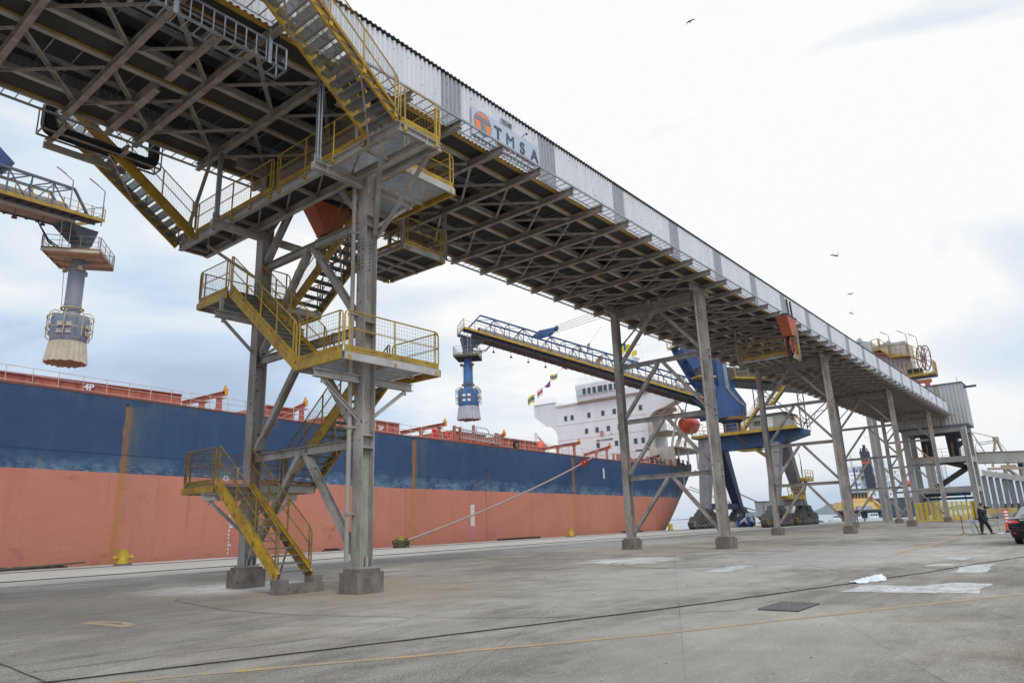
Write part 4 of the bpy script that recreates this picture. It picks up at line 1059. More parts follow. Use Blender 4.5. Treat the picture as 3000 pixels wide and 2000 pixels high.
    # small stores crane with red drum in front of the bridge
    b = MB(); b.bar((76.5, 58, 9.5), (76.5, 58, 13.6), .3, .3, (1, 0, 0)); b.bar((76.5, 58, 13.4), (80.0, 58.5, 11.8), .2, .2); b.tube([(76.4, 58, 13.4), (76.4, 58, 12.4)], .04, 5); b.box((75.0, 58, 9.5), (75.8, 59, 12.0)); b.build('deck_crane', WHITE, t)
    b = MB(); b.ball((76.6, 57.4, 11.5), (.75, .75, .95), 14, 8); b.build('fuel_drum', LIFEB, t, smooth=True)
    return t
SHIP = ship()

def ship_house():
    t = SHIP; X = 104.0; yr, yl = 51.2, 73.9
    # main block, front face towards the bow (-X)
    def blk(name, x0, x1, y0, y1, z0, z1, m=WHITE): b = MB(); b.box((x0, y0, z0), (x1, y1, z1)); return b.build(name, m, t)
    hs = blk('superstructure', X, X+2.6, yr+4.4, yl, 9.5, 22.2)
    blk('superstructure_block', X+2.6, X+11, yr+6.5, yl-3, 9.5, 21.5)
    # curved shoulders that sweep out to the bridge wings
    b = MB(); P = [(X, yl, 19.0)]
    for k in range(9): a = pi/2*k/8; P.append((X, yl+2.6*(1-cos(a)), 16.3+2.6*sin(a)))
    P += [(X, 79.0, 20.9), (X, 79.0, 23.0), (X, yl, 23.0), ]
    b.prism(P, (2.4, 0, 0)); b.build('bridge_wing', WHITE, t); b = MB()
    P = [(X, yr+4.4, 19.2)]
    for k in range(9): a = pi/2*k/8; P.append((X, yr+4.4-3.0*(1-cos(a)), 16.6+2.6*sin(a)))
    P += [(X, 49.4, 20.4), (X, 48.9, 21.0), (X, 49.2, 22.6), (X, yr+4.4, 22.6)]
    b.prism(P, (2.4, 0, 0)); b.build('bridge_wing', WHITE, t)
    b = MB(); b.box((X-.1, 49.5, 22.2), (X+9, 74, 22.35)); b.box((X-.12, yl, 23.0), (X+2.5, 79, 23.08)); b.build('bridge_deck', WHITE, t)
    # wheelhouse
    b = MB(); b.prism([(X-.7, 59.9, 22.35), (X+7, 59.9, 22.35), (X+7, 59.9, 25.4), (X-.95, 59.9, 25.4), (X-1.05, 59.9, 25.1)], (0, 8.9, 0)); wh = b.build('wheelhouse', WHITE, t)
    b = MB(); b.prism([(X-.5, 54.6, 22.35), (X+6, 54.6, 22.35), (X+6, 54.6, 23.2), (X-.5, 54.6, 23.4)], (0, 5.2, 0)); b.build('wing_house', WHITE, t)
    for k in range(8):
        y = 67.95-1.04*k-(.2 if k > 3 else 0); w = .34 if k not in (4,) else .48
        g = MB(); g.box((X-1.06+.0, y-w, 23.35), (X-.86, y+w, 24.45)); g.build('window', GLASS if k else mat('pale_glass', (.45, .6, .62), None, rough=.2), wh)
        g = MB(); 
        for yy in (y-w-.06, y+w+.06): g.box((X-1.08, yy-.03, 23.3), (X-.9, yy+.03, 24.5))
        g.box((X-1.08, y-w-.08, 24.46), (X-.9, y+w+.08, 24.52)); g.box((X-1.08, y-w-.08, 23.27), (X-.9, y+w+.08, 23.33)); g.build('window_frame', WHITE, wh)
    # roof rail, mast, antennas
    b = MB(); z = 25.42
    for k in range(15):
        y = 60+.6*k; b.bar((X-.6, y, z), (X-.6, y, z+1.0), .04, .04, (1, 0, 0))
    for h in (.35, .7, 1.0): b.bar((X-.6, 60, z+h), (X-.6, 68.4, z+h), .035, .035)
    for k in range(9): y = 74+.6*k; b.bar((X, y, 23.05), (X, y, 24.1), .04, .04, (1, 0, 0))
    for h in (.5, 1.0): b.bar((X, 74, 23.05+h), (X, 78.9, 23.05+h), .035, .035)
    for y, h in ((67.8, 3.6), (66.3, 2.2), (64.7, 1.8), (61.3, 2.6), (60.6, 1.6)): b.bar((X+1, y, z), (X+1, y, z+h), .07, .07, (1, 0, 0)); b.ball((X+1, y, z+h), .18, 8, 5)
    b.build('rail', WHITE, t)
    b = MB(); b.lathe((X+1.5, 62.6, z), [(.55, .6), (.62, 1.2), (.5, 1.5), (.1, 1.6)], 16); b.build('radar_dome', mat('green_dome', (.05, .19, .15)), t, smooth=True)
    b = MB(); b.bar((X+4, 60.6, z), (X+4, 60.6, 31.3), 1.1, .9, (1, 0, 0)); b.prism([(X+3, 58.6, 29.4), (X+3, 62.6, 29.4), (X+3, 61.4, 28.2), (X+3, 59.8, 28.2)], (2, 0, 0)); b.bar((X+4, 58, 31.7), (X+4, 62.9, 31.9), .3, .12)
    for k in range(8): y = 58.7+.55*k; b.bar((X+3, y, 29.4), (X+3, y, 30.5), .04, .04, (1, 0, 0))
    b.bar((X+3, 58.7, 30.5), (X+3, 62.6, 30.5), .04, .04); b.bar((X+4, 57.6, 29), (X+4, 57.6, 33), .05, .05, (1, 0, 0)); b.bar((X+4, 63.2, 28.6), (X+4, 63.2, 31), .05, .05, (1, 0, 0)); b.build('mast', WHITE, t)
    b = MB(); b.box((X+2.3, 55.4, 23.4), (X+2.36, 60.1, 25.0)); b.build('name_board', mat('blue_board', (.07, .16, .42), (.3, .35, .45), .6, 3), t)
    b = MB(); b.box((X+2.22, 56.6, 23.5), (X+2.29, 60.0, 24.8)); nb = b.build('name_board', WHITE, t); text_mesh('KALLIOPI', .85, 'letter', mat('navy_letter', (.02, .04, .12)), nb, (X+2.2, 59.9, 23.8), (0, -1, 0), (0, 0, 1), .01, .02)
    # windows in the front
    def win(y, z, w=.26, h=.42):
        g = MB(); g.box((X-.03, y-w, z-h), (X+.1, y+w, z+h)); g.build('window', GLASS, t)
        f = MB(); f.box((X-.06, y-w-.07, z-h-.06), (X-.03, y-w, z+h+.06)); f.box((X-.06, y+w, z-h-.06), (X-.03, y+w+.07, z+h+.06)); f.box((X-.06, y-w, z+h), (X-.03, y+w, z+h+.06)); f.build('window_frame', MGREY, t)
    for y in (71.9, 70.5, 66.9, 64.0, 61.7, 56.6): win(y, 19.75)
    for y in (67.6, 65.4, 63.1, 60.9): win(y, 17.0)
    for y in (65.4, 61.7, 58.0, 56.6): win(y, 14.3)
    b = MB()
    for z in (12.6, 15.9, 18.6): b.bar((X-.02, yr+4.4, z), (X-.02, yl, z), .03, .06)
    b.box((X-.12, yr+4.2, 21.9), (X-.01, yl, 22.15)); b.bar((X-.3, 60, 22.2), (X-.3, 69, 22.2), .7, .1); b.build('front_trim', mat('stained_white', (.62, .56, .46), (.4, .27, .15), .6, 1, .6), t)
    text_mesh('IMO NO.9233284', .45, 'letter', mat('grey_hull_letter', (.18, .17, .17)), t, (X-.03, 65.7, 15.0), (0, -1, 0), (0, 0, 1), .01, .022, spacing=1.0)
    b = MB(); b.lathe((X-.02, 64.5, 16.4), [(0.0, -.02), (.42, -.02), (.42, .02)], 20, (1, 0, 0)); b.box((X-.04, 64.1, 15.75), (X-.01, 64.9, 16.05)); b.build('crest', mat('faded_red_crest', (.50, .26, .20)), t)
    # starboard side: recess with decks, big diagonal, ladders, lifeboat on davits
    dirty = mat('stained_cream_white', (.70, .64, .55), (.42, .26, .14), .7, .6, .6)
    b = MB()
    b.box((X, yr, 9.5), (X+.3, yr+4.4, 12.6)); b.box((X, yr-.3, 12.6), (X+14.5, yr+7, 12.85)); b.box((X+1, yr+1.6, 15.6), (X+10, yr+6.5, 15.75)); b.box((X+1, yr+1.6, 18.6), (X+9.5, yr+6.5, 18.75))
    P = [(X+.2, yr+4.4, 12.85), (X+.2, yr+3.4, 12.85), (X+.2, yr+3.4, 15.5), (X+.2, yr+3.9, 18.2), (X+.2, yr+4.4, 18.6)]
    b.prism(P, (.4, 0, 0)); b.bar((X+2.6, yr+.2, 19.2), (X+.6, yr+5, 17.4), .5, .7); b.build('side_deck', dirty, t)
    for x in (X+2, X+5.5, X+9, X+13.5):
        b = MB(); b.bar((x, yr+.3, 9.5), (x, yr+.3, 12.6), .22, .22, (1, 0, 0)); b.build('deck_post', WHITE, t)
    b = MB()
    for z, x1 in ((12.87, X+14.4), (15.77, X+9.8), (18.77, X+9.3)):
        y = yr-.2 if z < 13 else yr+1.7; n = int((x1-X-.5)/.9)
        for k in range(n+1): x = X+.5+(x1-X-.5)*k/n; b.bar((x, y, z), (x, y, z+1), .05, .05, (1, 0, 0))
        for h in (.35, .7, 1): b.bar((X+.5, y, z+h), (x1, y, z+h), .04, .04)
    b.build('side_rail', RAILW, t)
    b = MB(); b.bar((X+3, yr+1.0, 12.9), (X+5.6, yr+1.0, 15.8), .7, .1); 
    for k in range(10): b.box((X+3+.26*k, yr+.6, 12.9+.29*k), (X+3.25+.26*k, yr+1.4, 12.96+.29*k))
    b.build('side_ladder', dirty, t)
    # lifeboat
    b = MB(); rows = []; cx, cy, cz = 109.8, 50.9, 16.75
    for i in range(17):
        u = -1+2*i/16; s = (1-abs(u)**3.2)**.5 if abs(u) < 1 else 0; s = max(s, .02)
        rows.append([(cx+u*2.5, cy+1.45*s*cos(a)*(1 if sin(a) > -.1 else .88), cz+(1.35 if sin(a) > 0 else 1.6)*s*sin(a)) for a in [2*pi*k/18 for k in range(18)]])
    b.grid(rows, True); b.box((cx-.5, cy-.5, cz+1.2), (cx+.6, cy+.5, cz+1.6)); lb = b.build('lifeboat', LIFEB, t, smooth=True)
    b = MB(); b.bar((cx-2.2, cy-1.42, cz-.05), (cx+2.2, cy-1.42, cz-.05), .12, .1); b.build('rubbing_strake', mat('dark_red_strake', (.25, .03, .02)), lb)
    b = MB()
    for x in (cx-2.6, cx+2.2):
        b.bar((x, yr+2, 12.9), (x, yr+.8, 17.4), .3, .35, (1, 0, 0)); b.bar((x, yr+.8, 17.4), (x, yr-.8, 18.9), .28, .3, (1, 0, 0)); b.tube([(x, yr-.6, 18.8), (x, cy, cz+.9)], .03, 5)
    b.build('davit', WHITE, t)
    b = MB(); b.box((cx-2.95, yr-.8, 17.3), (cx-2.2, yr-.75, 18.5)); b.build('number_board', WHITE, t); b = MB(); b.box((cx-2.85, yr-.82, 17.4), (cx-2.3, yr-.81, 18.3)); b.build('number_board', BLACKP, t)
    # poop deck clutter: winches, posts, vents
    b = MB(); rnd = random.Random(12)
    for k in range(34):
        x = 100+14*rnd.random(); y = 51.2+3.5*rnd.random(); s = .12+.35*rnd.random(); h = .4+1.1*rnd.random(); y = max(y, YM-halfb(x, 9.5)+.5)
        b.box((x-s/2, y-s/2, 9.5), (x+s/2, y+s/2, 9.5+h))
        if k % 3 == 0: b.lathe((x, y, 9.9), [(.05, -.5), (.4, -.5), (.4, -.4), (.22, -.35), (.22, .35), (.4, .4), (.4, .5), (.05, .5)], 12, (0, 1, 0))
    b.build('mooring_winch', DARK, t)
    b = MB(); rnd = random.Random(13)
    for k in range(26):
        x = 86+27*rnd.random(); y = YM-halfb(x, 9.5)+.6+3*rnd.random(); s = .1+.2*rnd.random(); b.box((x-s, y-s, 9.5), (x+s, y+s, 10+.8*rnd.random()))
    b.build('deck_vent', SREDP, t)
    # funnel behind
    b = MB(); b.prism([(X+12, 60, 9.5), (X+15.5, 60, 9.5), (X+15.2, 60, 24), (X+12.4, 60, 24)], (0, 5, 0)); b.build('funnel', BLUE, t)
ship_house()

# string of signal flags from the port bridge wing up to the mast
FL = [((.65, .5, .03), (.05, .1, .35)), ((.7, .68, .66), (.6, .04, .06)), ((.05, .1, .35), (.5, .04, .08)), ((.7, .5, .03), (.05, .1, .35)), ((.45, .04, .1), (.06, .08, .3)), ((.55, .03, .05), (.55, .03, .05)), ((.55, .03, .05), (.5, .05, .05)), ((.04, .08, .3), (.6, .5, .1)), ((.65, .5, .03), (.6, .06, .04)), ((.04, .08, .3), (.6, .5, .1)), ((.04, .08, .3), (.04, .1, .4)), ((.7, .6, .03), (.7, .6, .03)), ((.7, .6, .03), (.7, .6, .03))]
def flag(p, w, h, c1, c2, i, tri, label):
    t = thing('signal_flag', tuple(p), label, 'flag', 'signal flags strung over the ship bridge')
    m1 = mat('flag_cloth_%d' % (i*2), c1, rough=.8); m2 = mat('flag_cloth_%d' % (i*2+1), c2, rough=.8)
    b = MB(); n = 8; rows = []
    for k in range(n+1):
        u = k/n; hh = h*(1-u*.95) if tri else h
        rows.append([(p[0]+.08*sin(u*7+i), p[1]+w*u, p[2]-.25*u*h+.12*sin(u*5+i)+s*hh) for s in (-.5, -.17, .17, .5)])
    b.grid(rows); nf = len(b.f); b.mi = [(1 if (k % 3 == 1) else 0) for k in range(nf)]
    b.build('cloth', [m1, m2], t)
names = ['yellow and blue striped flag nearest the end of the bridge wing', 'white flag with a red diamond beside the striped flag', 'blue and dark red pennant above the bridge wing', 'yellow and blue swallow flag in the lower middle of the string', 'long dark red and blue pennant in the middle of the string', 'long plain red pennant above the blue one', 'small red pennant at the gallery end of the lower string', 'blue and yellow flag right under the loader boom', 'yellow and red flag between loader boom and bridge roof', 'small blue and yellow flag just over the wheelhouse roof', 'blue flag above the loader boom beside the trestle column', 'larger bright yellow flag above the boom beside the trestle column', 'smaller bright yellow flag lowest right of the pair above the boom']
FP = [(76.9, 23.9), (75.0, 24.9), (73.2, 26.0), (71.5, 27.3), (69.2, 28.6), (67.6, 29.6), (66.0, 31.1), (64.2, 31.4), (61.8, 28.7), (60.8, 27.0)]
FW = [(1.6, 1.4, 0), (1.3, 1.4, 0), (1.4, 1.2, 1), (1.6, 1.0, 0), (1.3, 1.0, 1), (2.0, 1.2, 1), (.7, 1.3, 1), (.7, 1.1, 0), (1.4, 1.0, 0), (1.0, 1.1, 0)]
for i, ((y, z), (w, h, tri)) in enumerate(zip(FP, FW)): flag((101.5, y, z), w, h, FL[i][0], FL[i][1], i, tri, names[i])
for i, (y, z, w, h) in enumerate(((57.9, 30.6, 1.5, 1.3), (57.1, 30.2, 1.6, 1.3), (55.9, 29.0, 1.0, .9))): flag((103.0, y, z), w, h, FL[10+i][0], FL[10+i][1], 10+i, 0, names[10+i])
b = MB(); b.tube([(101.5, y, z+.5) for y, z in [(79, 23.0)]+FP[:8]+[(61.5, 34)]], .02, 4); tag(b.build('flag_line', WIRE), 'thin line carrying the signal flags from the bridge wing towards the mast', 'rope')

# ================================================================== QUAY EDGE: bollards, ropes, fenders
def bollard(x, y, label, rope=False, s=1.0):
    t = thing('mooring_bollard', (x, y, 0), label, 'bollard', 'yellow mooring bollards on the quay edge')
    b = MB(); b.box((x-.5*s, y-.4*s, 0), (x+.5*s, y+.4*s, .06)); b.build('base_plate', DARK, t)
    b = MB(); b.lathe((x, y, 0), [(.42*s, .06), (.36*s, .3), (.36*s, .98*s), (.40*s, 1.0*s), (.4*s, 1.04*s), (0, 1.04*s)], 20)
    b.tube([(x-.6*s, y, .5*s), (x+.6*s, y, .5*s)], [.11*s, .11*s], 12)
    for e in (-1, 1): b.ball((x+e*.58*s, y, .5*s), .15*s, 10, 6)
    b.build('post', mat('bollard_yellow', (.55, .37, .02), (.2, .15, .05), .6, 3, .5), t, smooth=True)
    return t
BL = [(19.5, 46.9, 'squat yellow mooring bollard at the far left of the quay edge'), (42.0, 46.9, 'yellow bollard heaped with coiled rope, holding the long mooring line'), (68.0, 47.2, 'plain yellow bollard in front of the ship side between the first two trestles'), (92.5, 47.2, 'upright yellow bollard near the ship stern beside the loader wheels')]
for x, y, l in BL: bollard(x, y, l, s=.85)
def coil(x, y, label):
    b = MB(); rnd = random.Random(int(x))
    for k in range(9):
        r = .45+.3*rnd.random(); z = .12+.1*k*.6; P = []
        for j in range(19): a = 2*pi*j/18; P.append((x+r*1.25*cos(a)+rnd.uniform(-.03, .03), y-.15+r*.7*sin(a), z+.08*sin(a*2+k)+rnd.uniform(-.02, .02)))
        b.tube(P, .045, 6)
    tag(b.build('rope_coil', mat('greenish_dark_rope', (.10, .10, .06), (.05, .045, .03), .6, 6, .9), smooth=True), label, 'rope')
coil(42.0, 46.9, 'tangled dark green rope heaped round the yellow bollard')
ROPE = mat('pale_brown_rope', (.36, .27, .23), (.24, .17, .14), .6, 8, .85)
def rope(pts, r, label, m=ROPE, sag=0):
    b = MB(); P = []
    a, c = V(pts[0]), V(pts[1])
    for k in range(25): t = k/24; P.append(a+(c-a)*t-V((0, 0, sag*4*t*(1-t))))
    b.tube(P, r, 6); return tag(b.build('mooring_rope', m, smooth=True), label, 'rope', 'mooring ropes')
rope([(42.6, 46.7, .55), (78.6, 50.3, 9.75)], .1, 'thick pale mooring rope rising from the rope covered bollard to the ship rail', sag=.5)
b = MB()
for t in (.905, .935): p = V((42.6, 46.7, .55)).lerp(V((78.6, 50.3, 9.75)), t)-V((0, 0, .5*4*t*(1-t))); b.lathe(p, [(.1, -.03), (.42, -.03), (.42, .03), (.1, .03)], 16, (.96, .1, .25))
tag(b.build('rat_guard', mat('red_disc', (.5, .05, .04))), 'pair of red discs on the mooring rope close to the ship rail', 'rat guard')
for (a, c, l) in (((112.5, 52, 9.4), (150, 47.5, .4), 'upper mooring rope of the stern pair running down behind the loader legs'), ((112.5, 52.6, 9.2), (151, 47.3, .4), 'second mooring rope of the stern pair just under the upper one'), ((110, 52, 6.6), (146, 47.8, .4), 'third stern mooring rope crossing low behind the loader legs'), ((110, 52.4, 6.3), (147, 47.6, .4), 'lowest stern mooring rope crossing behind the loader legs')): rope([a, c], .06, l, WIRE, .4)
def quay_slab(x, y, L, label):
    b = MB(); b.box((x-L/2, y-.25, .0), (x+L/2, y+.25, .1)); 
    for k in range(int(L/.7)): b.box((x-L/2+.2+.7*k, y-.3, .1), (x-L/2+.55+.7*k, y+.2, .2))
    tag(b.build('fender_plate', mat('rusty_black_steel', (.035, .03, .028), (.1, .05, .03), .6, 3, .8)), label, 'fender', 'black steel fender plates on the quay edge')
quay_slab(14.5, 48.6, 5, 'long black steel fender plate left of the first yellow bollard'); quay_slab(39, 48.7, 2.4, 'short black fender plate just right of the nearest trestle column'); quay_slab(36.3, 48.7, 1.6, 'shorter black fender plate nearest to the front column of the nearest trestle')
quay_slab(60.5, 48.7, 7, 'longest black fender plate, left of the plain bollard'); quay_slab(84.5, 48.7, 5, 'black fender plate by the ship stern')
rope([(17.3, 46.7, .3), (8, 48.5, .15)], .06, 'slack dark rope trailing left from the first bollard', mat('greenish_dark_rope', (.1, .1, .06)), .1)

# ================================================================== SHIP LOADERS
def spout(t, x, y, zb, body, skm, band, ztop, k=1.0, rot=0.3, bd=(.83, -.55)):
    """telescopic loading spout: zb = skirt bottom, ztop = underside of the boom"""
    b = MB(); n = 72; rnd = random.Random(int(x*3)); rows = []
    for z, r in ((zb+1.75, 1.36), (zb+1.1, 1.45), (zb+.4, 1.55), (zb, 1.6)):
        rows.append([(x+(r+.05*(1 if i % 3 == 0 else -.6)+.02*rnd.random())*cos(2*pi*i/n), y+(r+.05*(1 if i % 3 == 0 else -.6)+.02*rnd.random())*sin(2*pi*i/n), z-(.12*rnd.random() if z == zb else 0)) for i in range(n)])
    b.grid(rows, True); b.build('skirt', skm, t)
    b = MB(); b.lathe((x, y, 0), [(1.25, zb+1.6), (1.4, zb+1.95), (1.42, zb+2.1), (1.3, zb+2.2), (1.3, zb+3.3), (1.1, zb+3.9), (.75, zb+4.3), (.62, zb+4.5), (.62, zb+5.0)], 20)
    for i in range(4):
        a = rot+pi/2*i+.4; px, py = x+1.0*cos(a), y+1.0*sin(a); b.lathe((px, py, 0), [(.42, zb+2.1), (.46, zb+2.3), (.46, zb+3.9), (.36, zb+4.2), (.12, zb+4.35)], 14)
    hb = b.build('dust_filter', body, t, smooth=True)
    c = MB()
    for i in range(4):
        a = rot+pi/2*i; d = V((cos(a), sin(a), 0)); s = V((-sin(a), cos(a), 0))
        for u in (-.34, .34):
            for z in (zb+2.5, zb+3.15): p = V((x, y, z))+d*1.44+s*u; c.bar(p-s*.2, p+s*.2, .08, .36)
    c.build('access_panel', WHITE if skm is GCANV else CREAM, hb)
    # cage
    c = MB(); R = 1.78
    for z in (zb+2.9, zb+3.9):
        for i in range(16):
            a0, a1 = 2*pi*i/16, 2*pi*(i+1)/16; c.tube([(x+R*cos(a0), y+R*sin(a0), z), (x+R*cos(a1), y+R*sin(a1), z)], .045, 5, False)
    for i in range(8):
        a = 2*pi*i/8+.2; cc, ss = cos(a), sin(a)
        c.tube([(x+1.35*cc, y+1.35*ss, zb+1.9), (x+R*cc, y+R*ss, zb+2.2), (x+R*cc, y+R*ss, zb+4.1), (x+1.4*cc, y+1.4*ss, zb+4.45), (x+.9*cc, y+.9*ss, zb+4.4)], .045, 5)
    for i in range(16):
        a0, a1 = 2*pi*i/16, 2*pi*(i+1)/16; c.tube([(x+.85*cos(a0), y+.85*sin(a0), zb+4.8), (x+.85*cos(a1), y+.85*sin(a1), zb+4.8)], .09, 5, False)
    c.build('guard_cage', band, t)
    zt = ztop-2.6
    b = MB(); b.lathe((x, y, 0), [(.66, zb+4.9), (.7, zb+5.1), (.66, zb+5.3), (.66, zt-1.3), (.72, zt-1.25), (.72, zt-1.1), (.66, zt-1.0), (.5, zt-.5), (.5, zt)], 22); b.build('telescopic_tube', body, t, smooth=True)
    b = MB()
    for a in (.5, 2.6, 4.6): b.tube([(x+.95*cos(a), y+.95*sin(a), zt-1.3), (x+.95*cos(a), y+.95*sin(a), zt-.95)], .2, 8); b.bar((x, y, zt-1.1), (x+.95*cos(a), y+.95*sin(a), zt-1.1), .1, .1)
    b.build('guide_roller', band, t)
    b = MB()
    for a in (.9, 2.9): b.tube([(x+.8*cos(a), y+.8*sin(a), zb+4.6), (x+1.05*cos(a), y+1.05*sin(a), zt)], .025, 4)
    b.build('hoist_cable', WIRE, t)
    # service platform, turned
    b = MB(); w = 2.0*k; ca, sa = cos(rot), sin(rot); Pt = lambda u, v, z: (x+u*ca-v*sa, y+u*sa+v*ca, z)
    b.prism([Pt(-w, -w, zt+.05), Pt(w, -w, zt+.05), Pt(w, w, zt+.05), Pt(-w, w, zt+.05)], (0, 0, .08))
    for u in (-w, -w/3, w/3, w): b.bar(Pt(u, -w, zt-.08), Pt(u, w, zt-.08), .1, .25)
    o = b.build('service_platform', CREAM if skm is CREAM else DARK, t)
    b = MB()
    for p, q in (((-w, -w), (w, -w)), ((w, -w), (w, w)), ((w, w), (-w, w)), ((-w, w), (-w, -w))): b.bar(Pt(*p, zt+.05), Pt(*q, zt+.05), .06, .32)
    b.build('edge_strip', YELD, o)
    for p, q in (((-w, -w), (w, -w)), ((w, -w), (w, w)), ((w, w), (-w, w)), ((-w, w), (-w, -w))): railing(o, Pt(*p, zt+.2), Pt(*q, zt+.2), h=1.1, toe=False, wire=.18, r=.03, metal=MGREY, slim=True)
    b = MB(); b.lathe((x, y, 0), [(.75, zt+.1), (.8, zt+.5), (.72, zt+1.2), (.78, zt+1.3)], 14)
    B = lambda u, v, z: (x+bd[0]*u-bd[1]*v, y+bd[1]*u+bd[0]*v, z)
    b.hull8([B(-.6, -.6, zt+1.3), B(.6, -.6, zt+1.3), B(.6, .6, zt+1.3), B(-.6, .6, zt+1.3)], [B(-.9, -.9, ztop+.3), B(2.4, -.9, ztop-.2), B(2.4, .9, ztop-.2), B(-.9, .9, ztop+.3)]); b.build('head_chute', mat('dusty_navy_paint', (.05, .06, .085), (.16, .14, .11), .6, 1.5, .6), t)
    b = MB()
    for k2 in range(6): 
        for i in range(8): a0, a1 = pi*i/8, pi*(i+1)/8; b.tube([(x-w+.3+.35*cos(a0), y-w+.1+.35*sin(a0), zt+1.4+.22*k2), (x-w+.3+.35*cos(a1), y-w+.1+.35*sin(a1), zt+1.4+.22*k2)], .02, 4)
    b.tube([(x-w-.05, y-w+.1, zt), (x-w-.05, y-w+.1, zt+2.9)], .03, 5); b.tube([(x-w+.65, y-w+.1, zt), (x-w+.65, y-w+.1, zt+2.9)], .03, 5); b.build('caged_ladder', GALV, t)
    for kk in range(2):
        b = MB(); b.tube([B(.3, -.8, zt+.9+.15*kk), B(1.2, -.9, zt+.5+.2*kk), B(2.4, -1.0, zt+.8+.2*kk), B(3.4, -1.1, zt+2.0), B(3.7, -1.1, ztop-.3)], .06, 6); b.build('hose', RUBBER, t)

def boom(t, P0, d, ua, za, ub, zb2, H=3.0, W=2.6, col=BLUE, side=None, dusty=False, panels=1.0):
    """boom from (ua,za) bottom chord to (ub,zb2); P0 + u*d"""
    d = V((d[0], d[1], 0)).normalized(); s = V((-d.y, d.x, 0)); P0 = V((P0[0], P0[1], 0)); sl = (zb2-za)/(ub-ua)
    Pt = lambda u, v, h: P0+d*u+s*v+V((0, 0, za+(u-ua)*sl+h))
    bot = mat('dusty_belt_pan', (.30, .26, .20), (.18, .15, .11), .5, 1, .8) if dusty else mat('brown_dusty_belt_pan', (.055, .045, .038), (.12, .085, .06), .5, .8, .8)
    b = MB(); b.bar(Pt(ua, 0, .35), Pt(ub, 0, .35), W*.62, .6); b.build('belt_pan', bot, t)
    b = MB(); n = int((ub-ua)/.25); cov = mat('dusty_corrugated_cover', (.34, .31, .28), (.20, .16, .12), .6, .7, .7)
    rows = []
    for i in range(n*2+1):
        u = ua+1.0+(ub-ua-2.0)*i/(n*2); r = .03*(1 if i % 2 else -1)
        rows.append([Pt(u, v*(1+r), h) for v, h in ((-W*.36, .7), (-W*.36, 1.4), (-W*.22, 1.75), (0, 1.9), (W*.22, 1.75), (W*.36, 1.4), (W*.36, .7))])
    b.grid(rows); b.build('belt_hood', cov, t)
    b = MB()
    for v in (-W/2, W/2):
        b.bar(Pt(ua, v, H), Pt(ub-1.0, v, H), .2, .2); b.bar(Pt(ua, v, .35), Pt(ub+1.6, v, .35), .18, .3)
        m = int((ub-ua)/2.1)
        for k in range(m):
            u0, u1 = ua+(ub-1-ua)*k/m, ua+(ub-1-ua)*(k+1)/m
            b.bar(Pt(u0, v, .4), Pt(u0, v, H), .09, .09, d); b.bar(Pt(u0, v, .45 if k % 2 else H-.1), Pt(u1, v, H-.1 if k % 2 else .45), .08, .08, s)
        b.bar(Pt(ub-1, v, H), Pt(ub+.8, v, .9), .18, .18, s)
    m = int((ub-ua)/2.1)
    for k in range(m+1): u0 = ua+(ub-1-ua)*k/m; b.bar(Pt(u0, -W/2, H), Pt(u0, W/2, H), .09, .09); b.bar(Pt(u0, -W/2 if k % 2 else W/2, H), Pt(u0+(ub-1-ua)/m if k < m else u0, W/2 if k % 2 else -W/2, H), .06, .06)
    b.build('boom_truss', col, t)
    for v in (-W/2-.55, W/2+.55):
        b = MB(); b.bar(Pt(ua, v, .45), Pt(ub+1.6, v, .45), .9, .05); 
        for k in range(int((ub-ua)/1.05)): u = ua+1.05*k; b.bar(Pt(u, v-.45, .3), Pt(u, v+.45, .3), .07, .12)
        w = b.build('walkway', DARK, t)
        e = MB(); ve = v+(.45 if v > 0 else -.45)
        e.bar(Pt(ua, ve, .5), Pt(ub+1.6, ve, .5), .05, .3); e.build('edge_strip', YEL, w)
        r = MB(); n = int((ub+1.6-ua)/1.5)
        for k in range(n+1): u = ua+(ub+1.6-ua)*k/n; r.bar(Pt(u, ve, .35), Pt(u, ve, 1.6), .07, .05, d)
        for h in (1.0, 1.55): r.bar(Pt(ua, ve, h), Pt(ub+1.6, ve, h), .035, .035)
        r.build('handrail', YELD if not dusty else YEL, w)
    b = MB()
    for k in range(5): u = ub-.8-2.6*k; p = Pt(u, -W/2+.3, -.1); b.bar(p, p-V((0, 0, .5)), .04, .04, d); b.lathe(p-V((0, 0, .8)), [(.02, .32), (.2, .05), (.22, 0)], 10)
    b.build('work_lamp', DARK, t)
    b = MB(); b.bar(Pt(ub+1.6, -W/2-.8, .5), Pt(ub+1.6, W/2+.8, .5), .06, .3); b.build('edge_strip', YEL, t)
    r = MB()
    for k in range(5): r.bar(Pt(ub+1.6, -W/2-.8+k*(W+1.6)/4, .4), Pt(ub+1.6, -W/2-.8+k*(W+1.6)/4, 1.9), .06, .06, d)
    for h in (1.0, 1.85): r.bar(Pt(ub+1.6, -W/2-.8, h), Pt(ub+1.6, W/2+.8, h), .05, .05)
    r.build('handrail', MGREY, t)
    return Pt
